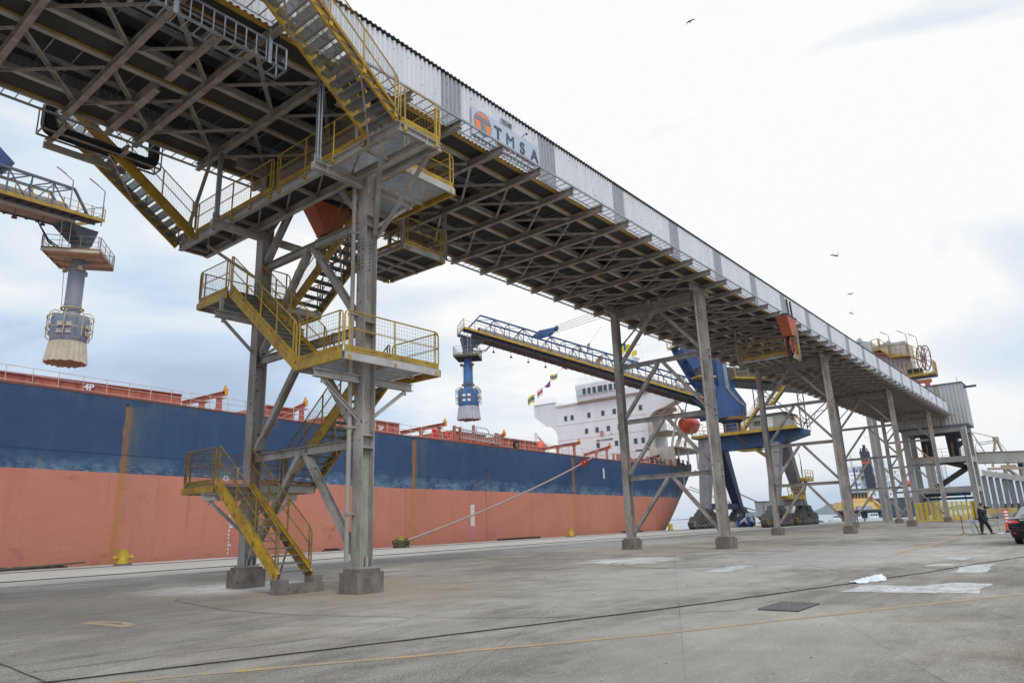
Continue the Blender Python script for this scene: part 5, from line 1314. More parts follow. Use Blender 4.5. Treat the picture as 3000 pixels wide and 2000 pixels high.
def bogie_set(t, x, y, yellow=False):
    b = MB(); b.prism([(x-3.2, y-.55, 1.5), (x+3.2, y-.55, 1.5), (x+2.6, y-.55, 2.1), (x+.7, y-.55, 2.9), (x-.7, y-.55, 2.9), (x-2.6, y-.55, 2.1)], (0, 1.1, 0))
    for k in (-1, 1):
        b.prism([(x+k*2.5-2.1, y-.7, .9), (x+k*2.5+2.1, y-.7, .9), (x+k*2.5+1.2, y-.7, 1.75), (x+k*2.5-1.2, y-.7, 1.75)], (0, 1.4, 0))
        b.box((x+k*5.1-.25, y-.4, .5), (x+k*5.1+.1, y+.4, 1.0))
    b.box((x-.9, y-.9, 2.2), (x+.9, y+.9, 2.75)); o = b.build('bogie_frame', DARK, t)
    for k in range(4):
        cx = x-3.9+2.6*k; b = MB()
        b.prism([(cx-1.15, y-.5, .35), (cx+1.15, y-.5, .35), (cx+.95, y-.5, 1.1), (cx-.95, y-.5, 1.1)], (0, 1.0, 0))
        b.build('wheel_box', (YELD if (yellow and k in (0,)) else MGREY), o)
        for u in (-.55, .55): w = MB(); w.lathe((cx+u, y, .36), [(.0, -.56), (.3, -.56), (.36, -.5), (.36, .5), (.3, .56), (0, .56)], 16, (0, 1, 0)); w.build('wheel', DARK, o)
def loader():
    t = thing('ship_loader', (106, 40, 0), 'blue rail mounted ship loader beyond the second trestle, boom raised over the ship', 'ship loader')
    for x, y in ((99.6, 45.0), (112.6, 45.0), (99.2, 34.5), (111.0, 34.5)): bogie_set(t, x, y, y < 40)
    def leg(p, q, w0, w1, m, side=(0, 1, 0)):
        b = MB(); p, q = V(p), V(q); h = w0/2; k = w1/2
        b.hull8([p+V((-h, -.6, 0)), p+V((h, -.6, 0)), p+V((h, .6, 0)), p+V((-h, .6, 0))], [q+V((-k, -.9, 0)), q+V((k, -.9, 0)), q+V((k, .9, 0)), q+V((-k, .9, 0))]); b.build('portal_leg', m, t)
    leg((99.8, 45.0, 2.7), (103.2, 45.2, 13.2), 1.3, 2.3, MGREY); leg((112.4, 45.0, 2.7), (107.4, 45.2, 13.2), 1.3, 2.2, DBLUE)
    leg((99.0, 34.5, 2.7), (103.4, 34.9, 11.8), 1.2, 1.9, MGREY); leg((110.8, 34.5, 2.7), (106.6, 34.9, 11.8), 1.2, 1.9, MGREY)
    b = MB(); b.bar((99.8, 45, 3.1), (112.4, 45, 3.1), .8, .9); b.build('sill_beam', DBLUE, t)
    b = MB(); b.bar((99.0, 34.5, 3.2), (110.8, 34.5, 3.2), .8, .9); b.build('sill_beam', MGREY, t)
    # portal girder
    b = MB(); x = 105
    pr = [(x-1.6, 46.4, 13.3), (x-1.6, 30.7, 13.3), (x-1.6, 30.7, 12.6), (x-1.6, 34.0, 11.7), (x-1.6, 38.5, 11.3), (x-1.6, 46.0, 11.4)]
    b.prism(pr, (3.2, 0, 0)); 
    for y in (33, 36, 39, 42, 45): b.box((x-1.64, y-.05, 11.7), (x-1.6, y+.05, 13.3))
    b.build('portal_girder', BLUE, t)
    b = MB(); b.box((x-3.4, 30.9, 13.31), (x+3, 46.9, 13.42)); dk = b.build('machine_deck', DARK, t)
    b = MB(); b.box((x-3.45, 30.9, 13.3), (x-3.4, 46.9, 13.75)); b.box((x-3.45, 46.9, 13.3), (x+3, 46.95, 13.7)); b.build('edge_strip', YEL, dk)
    for a, c in (((x-3.4, 46.9), (x-3.4, 39.4)), ((x-3.4, 38.6), (x-3.4, 31)), ((x-3.4, 46.9), (x+3, 46.9)), ((x-3.4, 31), (x+3, 31))): railing(dk, (*a, 13.75), (*c, 13.75), h=1.2, toe=False, mesh=False, r=.035, post=1.6, slim=True)
    for y in (40, 44): b = MB(); b.bar((x-3.3, y, 13.2), (x-1.7, y-.9, 11.9), .12, .12); b.build('brace', YELD, dk)
    # machinery house
    b = MB(); b.box((x-2.9, 32.8, 13.43), (x+2, 38.0, 15.6)); mh = b.build('machinery_house', mat('dirty_light_cabin', (.40, .41, .40), (.25, .24, .2), .6, .7), t)
    b = MB(); b.prism([(x-3.2, 32.4, 15.6), (x-3.2, 38.4, 15.6), (x-3.2, 38.4, 15.75), (x-3.2, 32.4, 15.85)], (5.6, 0, 0)); b.build('roof', DARK, mh)
    b = MB(); b.box((x-2.94, 36.2, 14.3), (x-2.9, 37.3, 15.0)); b.build('window', GLASS, mh)
    b = MB(); b.box((x-2.93, 34.4, 13.5), (x-2.9, 35.4, 15.3)); b.build('door', WHITE, mh)
    # slewing column and mast
    cx, cy = 105, 41.6
    b = MB(); b.lathe((cx, cy, 0), [(1.55, 13.4), (1.45, 13.6), (1.35, 14.2), (1.35, 15.4), (1.6, 15.6), (1.6, 15.8)], 26); b.build('slewing_column', BLUE, t, smooth=True)
    b = MB(); b.lathe((cx, cy, 0), [(1.7, 15.75), (2.15, 15.8), (2.2, 16.3), (1.6, 16.35)], 30); b.build('slewing_ring', YELD, t, smooth=True)
    d = V((-.8313, .5558, 0)); s = V((.5558, .8313, 0)); P0 = V((cx, cy, 0)); Pt = lambda u, v, z: P0+d*u+s*v+V((0, 0, z))
    b = MB(); prof = [(4.6, 15.9), (-1.75, 16.4), (-1.9, 18.3), (-.35, 20.4), (-.15, 20.7), (-.7, 21.3), (-.65, 21.75), (-.2, 21.9), (.5, 21.9), (.75, 22.9), (1.0, 29.0), (2.6, 29.0), (2.6, 21.0), (3.6, 18.2), (4.9, 17.5)]
    b.prism([Pt(u, -1.5, z) for u, z in prof], s*3.0); b.build('mast', BLUE, t)
    b = MB(); prof = [(3.5, 18.8), (6.0, 22.2), (8.2, 26.2), (8.6, 27.2), (5.2, 27.2), (4.6, 24.8), (3.6, 22.0), (2.7, 20.6)]
    for v in (-1.4, 1.0): b.prism([Pt(u, v, z) for u, z in prof], s*.4)
    for u, z in ((5.2, 23.6), (6.4, 25.3)): b.tube([Pt(u, -1.4, z), Pt(u, 1.4, z)], .28, 10)
    b.build('mast_arm', BLUE, t)
    b = MB(); 
    for k in range(5): o = -.35+.13*k; b.tube([Pt(1.55+o, -1.56, 24.6), Pt(1.3+o, -1.58, 24.9), Pt(.9+o*.4, -1.56, 24.2) if False else Pt(1.35+o, -1.56, 24.0), Pt(1.2+o, -1.56, 20.6), Pt(.9+o, -1.56, 20.2), Pt(-.7+o*.9, -1.56, 18.4+o*.5), Pt(-1.2+o*.6, -1.56, 18.3+o), Pt(-1.5+o*.3, -1.56, 18.0+o)], .05, 6)
    b.build('conduit', GALV, t)
    b = MB(); b.bar(Pt(-1.3, -1.75, 17.0), Pt(-1.3, -1.75, 17.9), .7, .25, d); b.tube([Pt(-1.2, -1.7, 17), Pt(-1.0, -1.7, 16.6), Pt(-1.0, -1.7, 13.8)], .05, 6); b.build('junction_box', MGREY, t)
    b = MB(); b.bar(Pt(7.6, 0, 27.25), Pt(8.9, 0, 27.25), 3.6, .1); mt = b.build('mast_platform', YELD, t)
    railing(mt, Pt(9.0, -1.8, 27.3), Pt(9.0, 1.8, 27.3), mesh=False, toe=True, slim=True, r=.04); railing(mt, Pt(5.2, -1.8, 27.3), Pt(9.0, -1.8, 27.3), mesh=False, toe=True, slim=True, r=.04)
    # cab under the mast arm
    b = MB(); b.bar(Pt(5.6, -2.3, 22.2), Pt(5.6, -2.3, 23.6), 1.9, 1.5, d); cb = b.build('operator_cab', DARK, t)
    b = MB(); b.bar(Pt(5.6, -3.08, 22.5), Pt(5.6, -3.08, 23.4), 1.5, .04, s); b.build('window', mat('cab_glass', (.35, .42, .42), None, rough=.2), cb)
    b = MB(); b.bar(Pt(4.2, -2.4, 22.0), Pt(7.2, -2.4, 22.0), 2.2, .25); b.build('cab_platform', YEL, cb)
    # boom and stays
    Bp = boom(t, (cx, cy), d, 4.2, 18.0, 41.0, 27.25, H=3.3, W=2.4)
    b = MB(); b.piece().prism([Bp(31.4, -1.25, 3.3), Bp(31.2, -1.25, 3.8), Bp(28.4, -1.25, 5.2), Bp(28.2, -1.25, 4.7), Bp(30.4, -1.25, 3.3)], s*.3); b.piece().prism([Bp(31.4, .95, 3.3), Bp(31.2, .95, 3.8), Bp(28.4, .95, 5.2), Bp(28.2, .95, 4.7), Bp(30.4, .95, 3.3)], s*.3); b.piece().tube([Bp(28.5, -1.25, 4.95), Bp(28.5, 1.25, 4.95)], .3, 8); b.build_pieces('stay_bracket', BLUE, t)
    b = MB()
    for v in (-1.2, -.4, .4, 1.2): b.tube([Bp(28.6, v, 4.9+.25*v), Pt(3.5, v*.8, 38.5+1.0*v)], .035, 5)
    b.build('stay_cable', mat('blue_grey_cable', (.12, .15, .2)), t)
    b = MB(); b.bar(Pt(2.0, 0, 28.9), Pt(3.5, 0, 39), 2.4, 1.0, s); b.build('mast_head', BLUE, t)
    b = MB(); b.bar(Pt(3.5, -1.9, 15.6), Pt(9.4, -1.6, 20.3), .25, .25, s); b.bar(Pt(4.5, -1.4, 15.9), Pt(8.0, -1.4, 19.6), .2, .2, s); b.bar(Pt(9.0, -1.5, 16.4), Pt(11.5, -1.5, 20.2), .12, .12, s); b.bar(Pt(9.0, -1.5, 16.4), Pt(8.2, -1.5, 19.4), .12, .12, s)
    b.bar(Pt(4.8, -1.3, 16.2), Pt(9.3, -1.3, 16.4), 1.5, .5); b.build('boom_support', DBLUE, t)
    spout(t, 70.4, 64.75, 15.7, BLUE2, GCANV, YELD, 27.0, .85, rot=.55)
    # tail: gallery-feed conveyor, its platform, lattice posts and struts
    b = MB(); b.bar(Pt(.6, -.4, 22.3), Pt(-14, -.4, 21.5), 2.4, .5, s); b.bar(Pt(.4, -.4, 23.3), Pt(-14, -.4, 22.4), 1.6, 1.3, s); b.build('tail_conveyor', DARK, t)
    b = MB(); b.bar(Pt(.5, -2.2, 22.1), Pt(-8.7, -2.2, 22.1), 1.4, .25); tp = b.build('tail_platform', YEL, t)
    railing(tp, Pt(.5, -2.9, 22.3), Pt(-8.7, -2.9, 22.3), h=1.2, mesh=False, toe=False, slim=True, r=.04, post=2.2)
    b = MB()
    def lat(p, q, w=.5, r=.12):
        p, q = V(p), V(q); dd = (q-p).normalized(); ss = dd.cross(V((1, 0, .01))).normalized()*w
        b.bar(p-ss, q-ss, r, r); b.bar(p+ss, q+ss, r, r); n = max(2, int((q-p).length/1.1))
        for k in range(n):
            a, c = p.lerp(q, k/n), p.lerp(q, (k+1)/n); b.bar(a-ss*(1 if k % 2 else -1), c+ss*(1 if k % 2 else -1), .07, .07)
    lat((105.5, 37.5, 13.4), (105.5, 37.5, 21.8), .45); lat((105.5, 31.1, 13.4), (105.5, 31.1, 20.5), .4)
    lat((105.5, 31.2, 14.0), (105.5, 37.0, 20.2), .3); lat((105.5, 31.0, 13.9), (105.5, 25.2, 18.4), .35)
    b.build('tail_strut', DBLUE, t)
    # yellow stairs: deck to tail
    fl = flight(t, 'Y', (39.1, 13.5), (36.0, 17.0), 101.6, 102.4, rails=(1, 1))
    b = MB(); b.box((101.5, 34.0, 17.0), (102.5, 36.0, 17.2)); lp = b.build('landing', YEL, t); railing(lp, (101.5, 34, 17.2), (101.5, 36, 17.2), mesh=False, slim=True, r=.035)
    flight(t, 'Y', (34.0, 17.1), (30.6, 20.8), 101.6, 102.4, rails=(1, 1))
    b = MB(); b.box((103.4, 37.4, 11.0), (106, 40.6, 11.15)); b.build('under_platform', YEL, t)
    b = MB(); b.chan((102.5, 37.8, 11.1), (102.5, 34.6, 8.6), .1, .35, side=1); b.chan((103.4, 37.8, 11.1), (103.4, 34.6, 8.6), .1, .35, side=-1)
    for k in range(12): b.box((102.55, 37.7-.27*k, 11.0-.21*k), (103.35, 37.5-.27*k, 11.04-.21*k))
    b.build('leg_stair', YELD, t)
    b = MB(); 
    for x0, y0, z0, x1 in ((101.5, 34.0, 3.65, 108.6), (108.9, 33.8, 6.3, 112.9)):
        b.box((x0, y0-.8, z0), (x1, y0+.8, z0+.45))
    sp = b.build('access_platform', YEL, t)
    railing(sp, (101.0, 33.2, 4.1), (108.6, 33.2, 4.1), mesh=False, slim=True, r=.04); railing(sp, (109, 33, 6.8), (112.9, 33, 6.8), mesh=False, slim=True, r=.04)
    b = MB(); b.bar((107.4, 33.3, 4.0), (110.2, 33.3, 6.6), .9, .15, (0, 1, 0)); b.bar((108.6, 33.5, 3.6), (109.3, 33.5, 9.3), .08, .08); b.tube([(109.2, 33.4, 6.8), (109.0, 33.4, 9.6), (108.6, 33.4, 10.3)], .05, 5); b.build('leg_ladder', YELD, t)
loader()
def loader_left():
    t = thing('ship_loader', (-20, 44, 0), 'dusty cream ship loader boom with hanging spout entering from the left edge', 'ship loader')
    P0, d = (20.5, 66), (-.877, -.48); dv = V((*d, 0)).normalized()
    # boom drawn from its root on the quay to the tip; u grows towards the tip here
    tip = V((20.5, 66, 0)); root = tip+dv*46
    L = 46
    boom(t, (root.x, root.y), (-dv.x, -dv.y), 0, 19.2, L-.8, 28.4, H=3.0, W=2.4, col=mat('blue_grey_truss', (.10, .12, .17), (.2, .18, .15), .6, 2), dusty=True)
    spout(t, 21.25, 66.4, 16.3, mat('dusty_blue_grey', (.15, .20, .29), (.33, .30, .24), .55, .8, .6, stretch=(1, 1, .4)), CREAM, mat('dusty_yellow', (.5, .4, .2), (.4, .33, .22), .6, 2), 28.4, 1.12, rot=.95, bd=(-.877, -.48))
    b = MB()
    for u, v in ((1.6, 0), (-2.0, 0)):
        p = V((20.5, 66, 0))+dv*u+V((0, -1.9, 0)); z = 28.5-u*.2; b.piece().tube([p+V((0, 0, z)), p+V((0, 0, z+3.4)), p+V((-.7, .55, z+4.2))], .05, 6); b.bar(p+V((-.5, .4, z+4.0)), p+V((-1.1, .85, z+4.6)), .16, .1)
    b.build_pieces('lamp_post', MGREY, t)
    b = MB(); p = tip+dv*7
    b.prism([p+V((0, -1.2, 30.6)), p+dv*3+V((0, -1.2, 31.9)), p+dv*3+V((0, -1.2, 31.0)), p+dv*1+V((0, -1.2, 29.9))], (0, 2.4, 0)); b.tube([p+dv*2+V((0, 0, 31.5)), p+dv*30+V((0, 0, 42))], .08, 6); b.build('stay_bracket', BLUE, t)
    # mast, portal and wheels outside the frame
    b = MB(); r = root; b.bar(r+V((0, 0, 14)), r+V((0, 0, 30)), 3, 3, (1, 0, 0)); b.build('mast', BLUE, t)
    b = MB()
    for dx in (-6, 6):
        for dy in (-5.2, 5.2): b.bar((-20+dx, 40+dy, 0), (-20+dx*.5, 40+dy*.9, 14), 1.4, 1.4)
    b.box((-24, 32, 12.8), (-16, 48, 14.2)); b.build('portal', BLUE, t)
loader_left()

# ================================================================== TRANSFER HOUSE at the gallery end
def transfer_house():
    t = thing('transfer_house', (114, 16, 0), 'tall corrugated sheet house on open concrete frame at the gallery far end', 'transfer house')
    x0, x1, y0, y1 = 112.2, 117.0, 12.0, 20.4
    b = MB(); pitch = .45; prof = ((0, 0), (.1, .05), (.3, .05), (.4, 0))
    def run(a, c, out):
        a, c = V(a), V(c); L = (c-a).length; dd = (c-a).normalized(); o = V(out); pts = []; s = 0
        while s < L:
            for q, h in prof: pts.append(a+dd*min(s+q, L)+o*h)
            s += pitch
        pts.append(c); b.grid([[p+V((0, 0, 12.65)), p+V((0, 0, 18.2))] for p in pts])
    run((x0, y1, 0), (x0, 11.75, 0), (-1, 0, 0)); run((x0, 11.75, 0), (x1, 11.75, 0), (0, -1, 0)); run((x1, 11.75, 0), (x1, y1, 0), (1, 0, 0)); run((x1, y1, 0), (x0, y1, 0), (0, 1, 0))
    mi = []
    for f in b.f: c = sum((V(b.v[i]) for i in f), V((0, 0, 0)))/len(f); mi.append(1 if (c.x < x0+.1 and 14.4 < c.y < 15.1) else 0)
    b.mi = mi
    b.build('corrugated_wall', [mat('grey_warm_sheet', (.44, .42, .395), (.34, .31, .285), .6, .6, .5, .2, stretch=(1, 1, .3)), mat('yellowed_sheet', (.30, .28, .2))], t)
    b = MB(); b.box((x0-.15, 11.6, 18.2), (x1+.1, y1, 18.35)); b.box((x0-.02, 11.7, 12.35), (x1, y1, 12.64)); b.tube([(x0+1, 12.2, 18.3), (x0+1, 12.2, 19.2)], .03, 4); b.build('roof', mat('dark_roof_sheet', (.12, .12, .12)), t)
    b = MB(); b.bar((x0+.6, 11.6, 17.6), (x0+.9, 10.1, 17.65), .2, .28); b.build('hoist_beam', DBLUE, t)
    for (x, y) in ((112.6, 12.55), (112.6, 19.7), (117.6, 12.55), (117.6, 19.7)):
        b = MB(); b.box((x-.35, y-.35, 0), (x+.35, y+.35, 12.3)); b.build('concrete_column', CONCL, t)
    for z, h in ((3.7, .7), (7.65, .75), (11.7, .75)):
        for a, c in (((112.6, 12.9), (112.6, 19.35)), ((117.6, 12.9), (117.6, 19.35))): b = MB(); b.box((a[0]-.28, a[1], z), (c[0]+.28, c[1], z+h)); b.build('concrete_beam', CONCL, t)
        for y in (12.55, 19.7): b = MB(); b.box((112.95, y-.28, z), (117.25, y+.28, z+h)); b.build('concrete_beam', CONCL, t)
    for x in (112.1, 117.1):
        b = MB(); b.bar((x-.02, 12.16, 0), (x-.02, 12.16, 12.3), .09, .09, (1, 0, 0)); b.build('white_conduit', WHITE, t)
    b = MB(); b.box((112.9, 12.8, 8.3), (117.3, 19.4, 8.38)); b.build('floor_slab', CONCL, t)
    for y in (14.3, 17.4):
        b = MB(); b.hull8([(113.5, y-.65, 11.7), (116.5, y-.65, 11.7), (116.5, y+.65, 11.7), (113.5, y+.65, 11.7)], [(114, y-.6, 8.4), (116, y-.6, 8.4), (116, y+.6, 8.4), (114, y+.6, 8.4)]); h = b.build('feed_hopper', BLACKP, t)
        b = MB(); b.box((113.4, y-.1, 8.5), (113.48, y+.1, 10.3)); b.build('guide_bar', YELD, h)
    b = MB(); b.box((112.4, 16.3, 8.4), (112.5, 19.3, 8.6)); e = b.build('edge_strip', YEL, t); railing(e, (112.45, 19.3, 8.45), (112.45, 13, 8.45), mesh=False, toe=False, metal=DARK, slim=True)
    b = MB(); b.bar((117.3, 13.2, 4.4), (117.3, 17.6, 7.7), .8, .25, (1, 0, 0)) if False else None
    b.bar((115, 17.3, 4.4), (115, 13.2, 6.9), .7, .22, (1, 0, 0)); b.bar((115, 16.8, 8.3), (115, 12.9, 6.9), .7, .22, (1, 0, 0)); b.bar((115, 14.5, 9.4), (115, 12.9, 10.6), .6, .2, (1, 0, 0)); b.bar((115, 14.0, 11.5), (115, 12.8, 10.9), .6, .2, (1, 0, 0)); b.build('inner_stair', DARK, t)
    b = MB()
    for y in (15.9, 17.2):
        for dy in (-.25, .25): b.bar((114, y+dy, 4.4), (114, y+dy, 8.3), .05, .05, (1, 0, 0))
        for k in range(12): b.bar((114, y-.25, 4.6+.3*k), (114, y+.25, 4.6+.3*k), .04, .04)
    b.build('cat_ladder', DARK, t)
    b = MB()
    for y, z in ((18.5, 3.7), (14.2, 4.0)): b.bar((116, y, 0), (116, y, z), .12, .12, (1, 0, 0))
    b.bar((116, 12.8, 2.9), (116, 19.4, 2.9), .14, .3); b.bar((115.9, 13.5, 3.45), (115.9, 19, 3.45), .4, .4); b.build('pipe_rack', DBLUE, t)
    b = MB(); b.box((111.9, 15.9, 2.8), (111.95, 16.4, 3.6)); b.build('notice_board', mat('red_white_board', (.6, .5, .48), (.5, .06, .04), 1, 2), t)
transfer_house()
def side_gallery():
    t = thing('side_gallery', (119, 9, 8.5), 'low beige conveyor gallery leaving the transfer house towards the right edge', 'conveyor gallery')
    b = MB(); rows = []; n = 60
    for i in range(n+1):
        y = 12.8-27*i/n; x = 119+.0*i; z0 = 7.82-.055*(12.8-y); z1 = 9.06-.05*(12.8-y); rows.append([(x+.02*(i % 2), y, z0), (x, y, z1)])
    b.grid(rows); b.build('side_wall', mat('beige_sheet', (.44, .42, .38), (.30, .28, .2), .7, .5, .5, stretch=(1, 1, .3)), t)
    b = MB(); b.hull8([(118.9, 12.8, 9.07), (121, 12.8, 9.07), (121, 12.8, 9.17), (118.9, 12.8, 9.17)], [(118.9, -14.2, 7.7), (121, -14.2, 7.7), (121, -14.2, 7.8), (118.9, -14.2, 7.8)]); b.build('roof', ROOF, t)
    b = MB(); b.hull8([(118.9, 12.8, 7.6), (121, 12.8, 7.6), (121, 12.8, 7.8), (118.9, 12.8, 7.8)], [(118.9, -14.2, 6.1), (121, -14.2, 6.1), (121, -14.2, 6.3), (118.9, -14.2, 6.3)]); b.box((118.9, -14, 0), (121, -13, 6.1)); b.build('floor_beam', CONCL, t)
side_gallery()
def upper_house():
    """feed machinery standing behind the gallery, seen over its roof"""
    t = thing('stacker_house', (126, 20, 0), 'weathered machine house with yellow platforms and rusty cable reel over the gallery roof', 'machine house')
    X = 125.0; cl = mat('weathered_light_sheet', (.50, .48, .46), (.36, .28, .25), .6, .5, .6, stretch=(1, 1, .3))
    b = MB(); b.box((X+1.2, 19.4, 21), (X+6, 24.6, 27.8)); b.prism([(X+1.2, 24.6, 21), (X+1.2, 27.6, 21), (X+1.2, 27.4, 29.6), (X+1.2, 24.6, 29.0)], (4, 0, 0)); b.box((X+1.1, 19.6, 27.8), (X+3, 24.6, 28.2)); b.prism([(X+1.0, 22.0, 28.1), (X+1.0, 23.2, 28.1), (X+1.0, 21.9, 28.7)], (2, 0, 0)); b.prism([(X+1.0, 26, 29.2), (X+1.0, 27.2, 29.2), (X+1.0, 26.2, 30.0)], (2, 0, 0)); b.build('sheet_wall', cl, t)
    for p in ((X+1.8, 19.8), (X+5.6, 19.8), (X+1.8, 27), (X+5.6, 27)): b = MB(); b.box((p[0]-.3, p[1]-.3, 0), (p[0]+.3, p[1]+.3, 21.3)); b.build('support_column', CONCL, t)
    b = MB(); b.prism([(X-.2, 24.4, 27.2), (X-.2, 23.2, 27.3), (X-.2, 21.9, 25.9), (X-.2, 19.3, 25.6), (X-.2, 17.9, 24.6), (X-.2, 17.9, 24.4), (X-.2, 19.3, 25.4), (X-.2, 21.9, 25.6), (X-.2, 23.2, 27.05), (X-.2, 24.4, 26.95)], (1.5, 0, 0)); w = b.build('access_platform', YEL, t)
    for a, c in (((24.4, 27.2), (23.2, 27.3)), ((23.2, 27.3), (21.9, 25.95)), ((21.9, 25.95), (19.3, 25.65)), ((19.3, 25.65), (17.9, 24.65))): railing(w, (X-.2, a[0], a[1]), (X-.2, c[0], c[1]), h=1.7, mesh=False, toe=False, slim=True, r=.05, post=.8)
    b = MB(); b.prism([(X+.1, 24.2, 26.7), (X+.1, 19.3, 25.1), (X+.1, 19.3, 25.4), (X+.1, 24.2, 26.95)], (1.2, 0, 0))
    for k in range(8): y = 24-.6*k; z = 26.6-.32*k; b.bar((X-.1, y, z), (X+.9, y+.3, z-1.0), .1, .1)
    b.build('bracket', ORANGE, w)
    b = MB(); b.box((X+.2, 16.2, 21.9), (X+3, 20.2, 22.3)); lp = b.build('lower_platform', DARK, t)
    b = MB(); b.box((X+.12, 16.2, 22.0), (X+.2, 20.2, 22.35)); b.build('edge_strip', YEL, lp); railing(lp, (X+.15, 20.2, 22.35), (X+.15, 16.2, 22.35), h=1.9, mesh=False, toe=False, slim=True, r=.05, post=.9); railing(lp, (X+.15, 16.2, 22.35), (X+3, 16.2, 22.35), h=1.9, mesh=False, toe=False, slim=True, r=.05, post=.9)
    b = MB(); b.box((X+1, 18, 22.4), (X+2.4, 20, 23.4)); b.build('winch', BLACKP, lp)
    # cable reel, edge on
    b = MB(); c = V((X+.6, 17.4, 24.8)); ax = V((.45, -.86, 0)).normalized()
    for o in (-.35, .35):
        for k in range(22):
            a0, a1 = 2*pi*k/22, 2*pi*(k+1)/22; s = V((.886, .464, 0)); z = V((0, 0, 1)); b.bar(c+ax*o+(s*cos(a0)+z*sin(a0))*2.0, c+ax*o+(s*cos(a1)+z*sin(a1))*2.0, .12, .12)
        for k in range(10): a = pi*k/5; b.bar(c+ax*o*.3, c+ax*o+(s*cos(a)+z*sin(a))*1.95, .07, .07)
    b.build('cable_reel', mat('rusty_reel', (.22, .10, .08), (.3, .2, .17), .6, 2), t)
    b = MB(); b.box((X+.4, 16.9, 20.9), (X+1.2, 19.2, 21.4)); b.hull8([(X+.4, 17.2, 20.9), (X+1.1, 17.2, 20.9), (X+1.1, 17.9, 20.9), (X+.4, 17.9, 20.9)], [(X+.5, 17.35, 19.6), (X+1, 17.35, 19.6), (X+1, 17.75, 19.6), (X+.5, 17.75, 19.6)]); b.tube([(X+.8, 17.5, 19.6), (X+.8, 17.6, 18.4), (X+.9, 17.4, 17.6)], .12, 6); b.build('hose_drop', ORANGE, t)
    b = MB(); 
    for y, z in ((21.6, 25.9), (19.1, 25.6), (17.7, 24.8), (16.3, 22.3)):
        b.piece().tube([(X, y, z), (X, y+.1, z+3.4), (X, y+.6, z+3.8)], .05, 5); b.bar((X, y+.5, z+3.7), (X, y+1.2, z+4.15), .2, .1)
    b.build_pieces('lamp_post', MGREY, t)
upper_house()

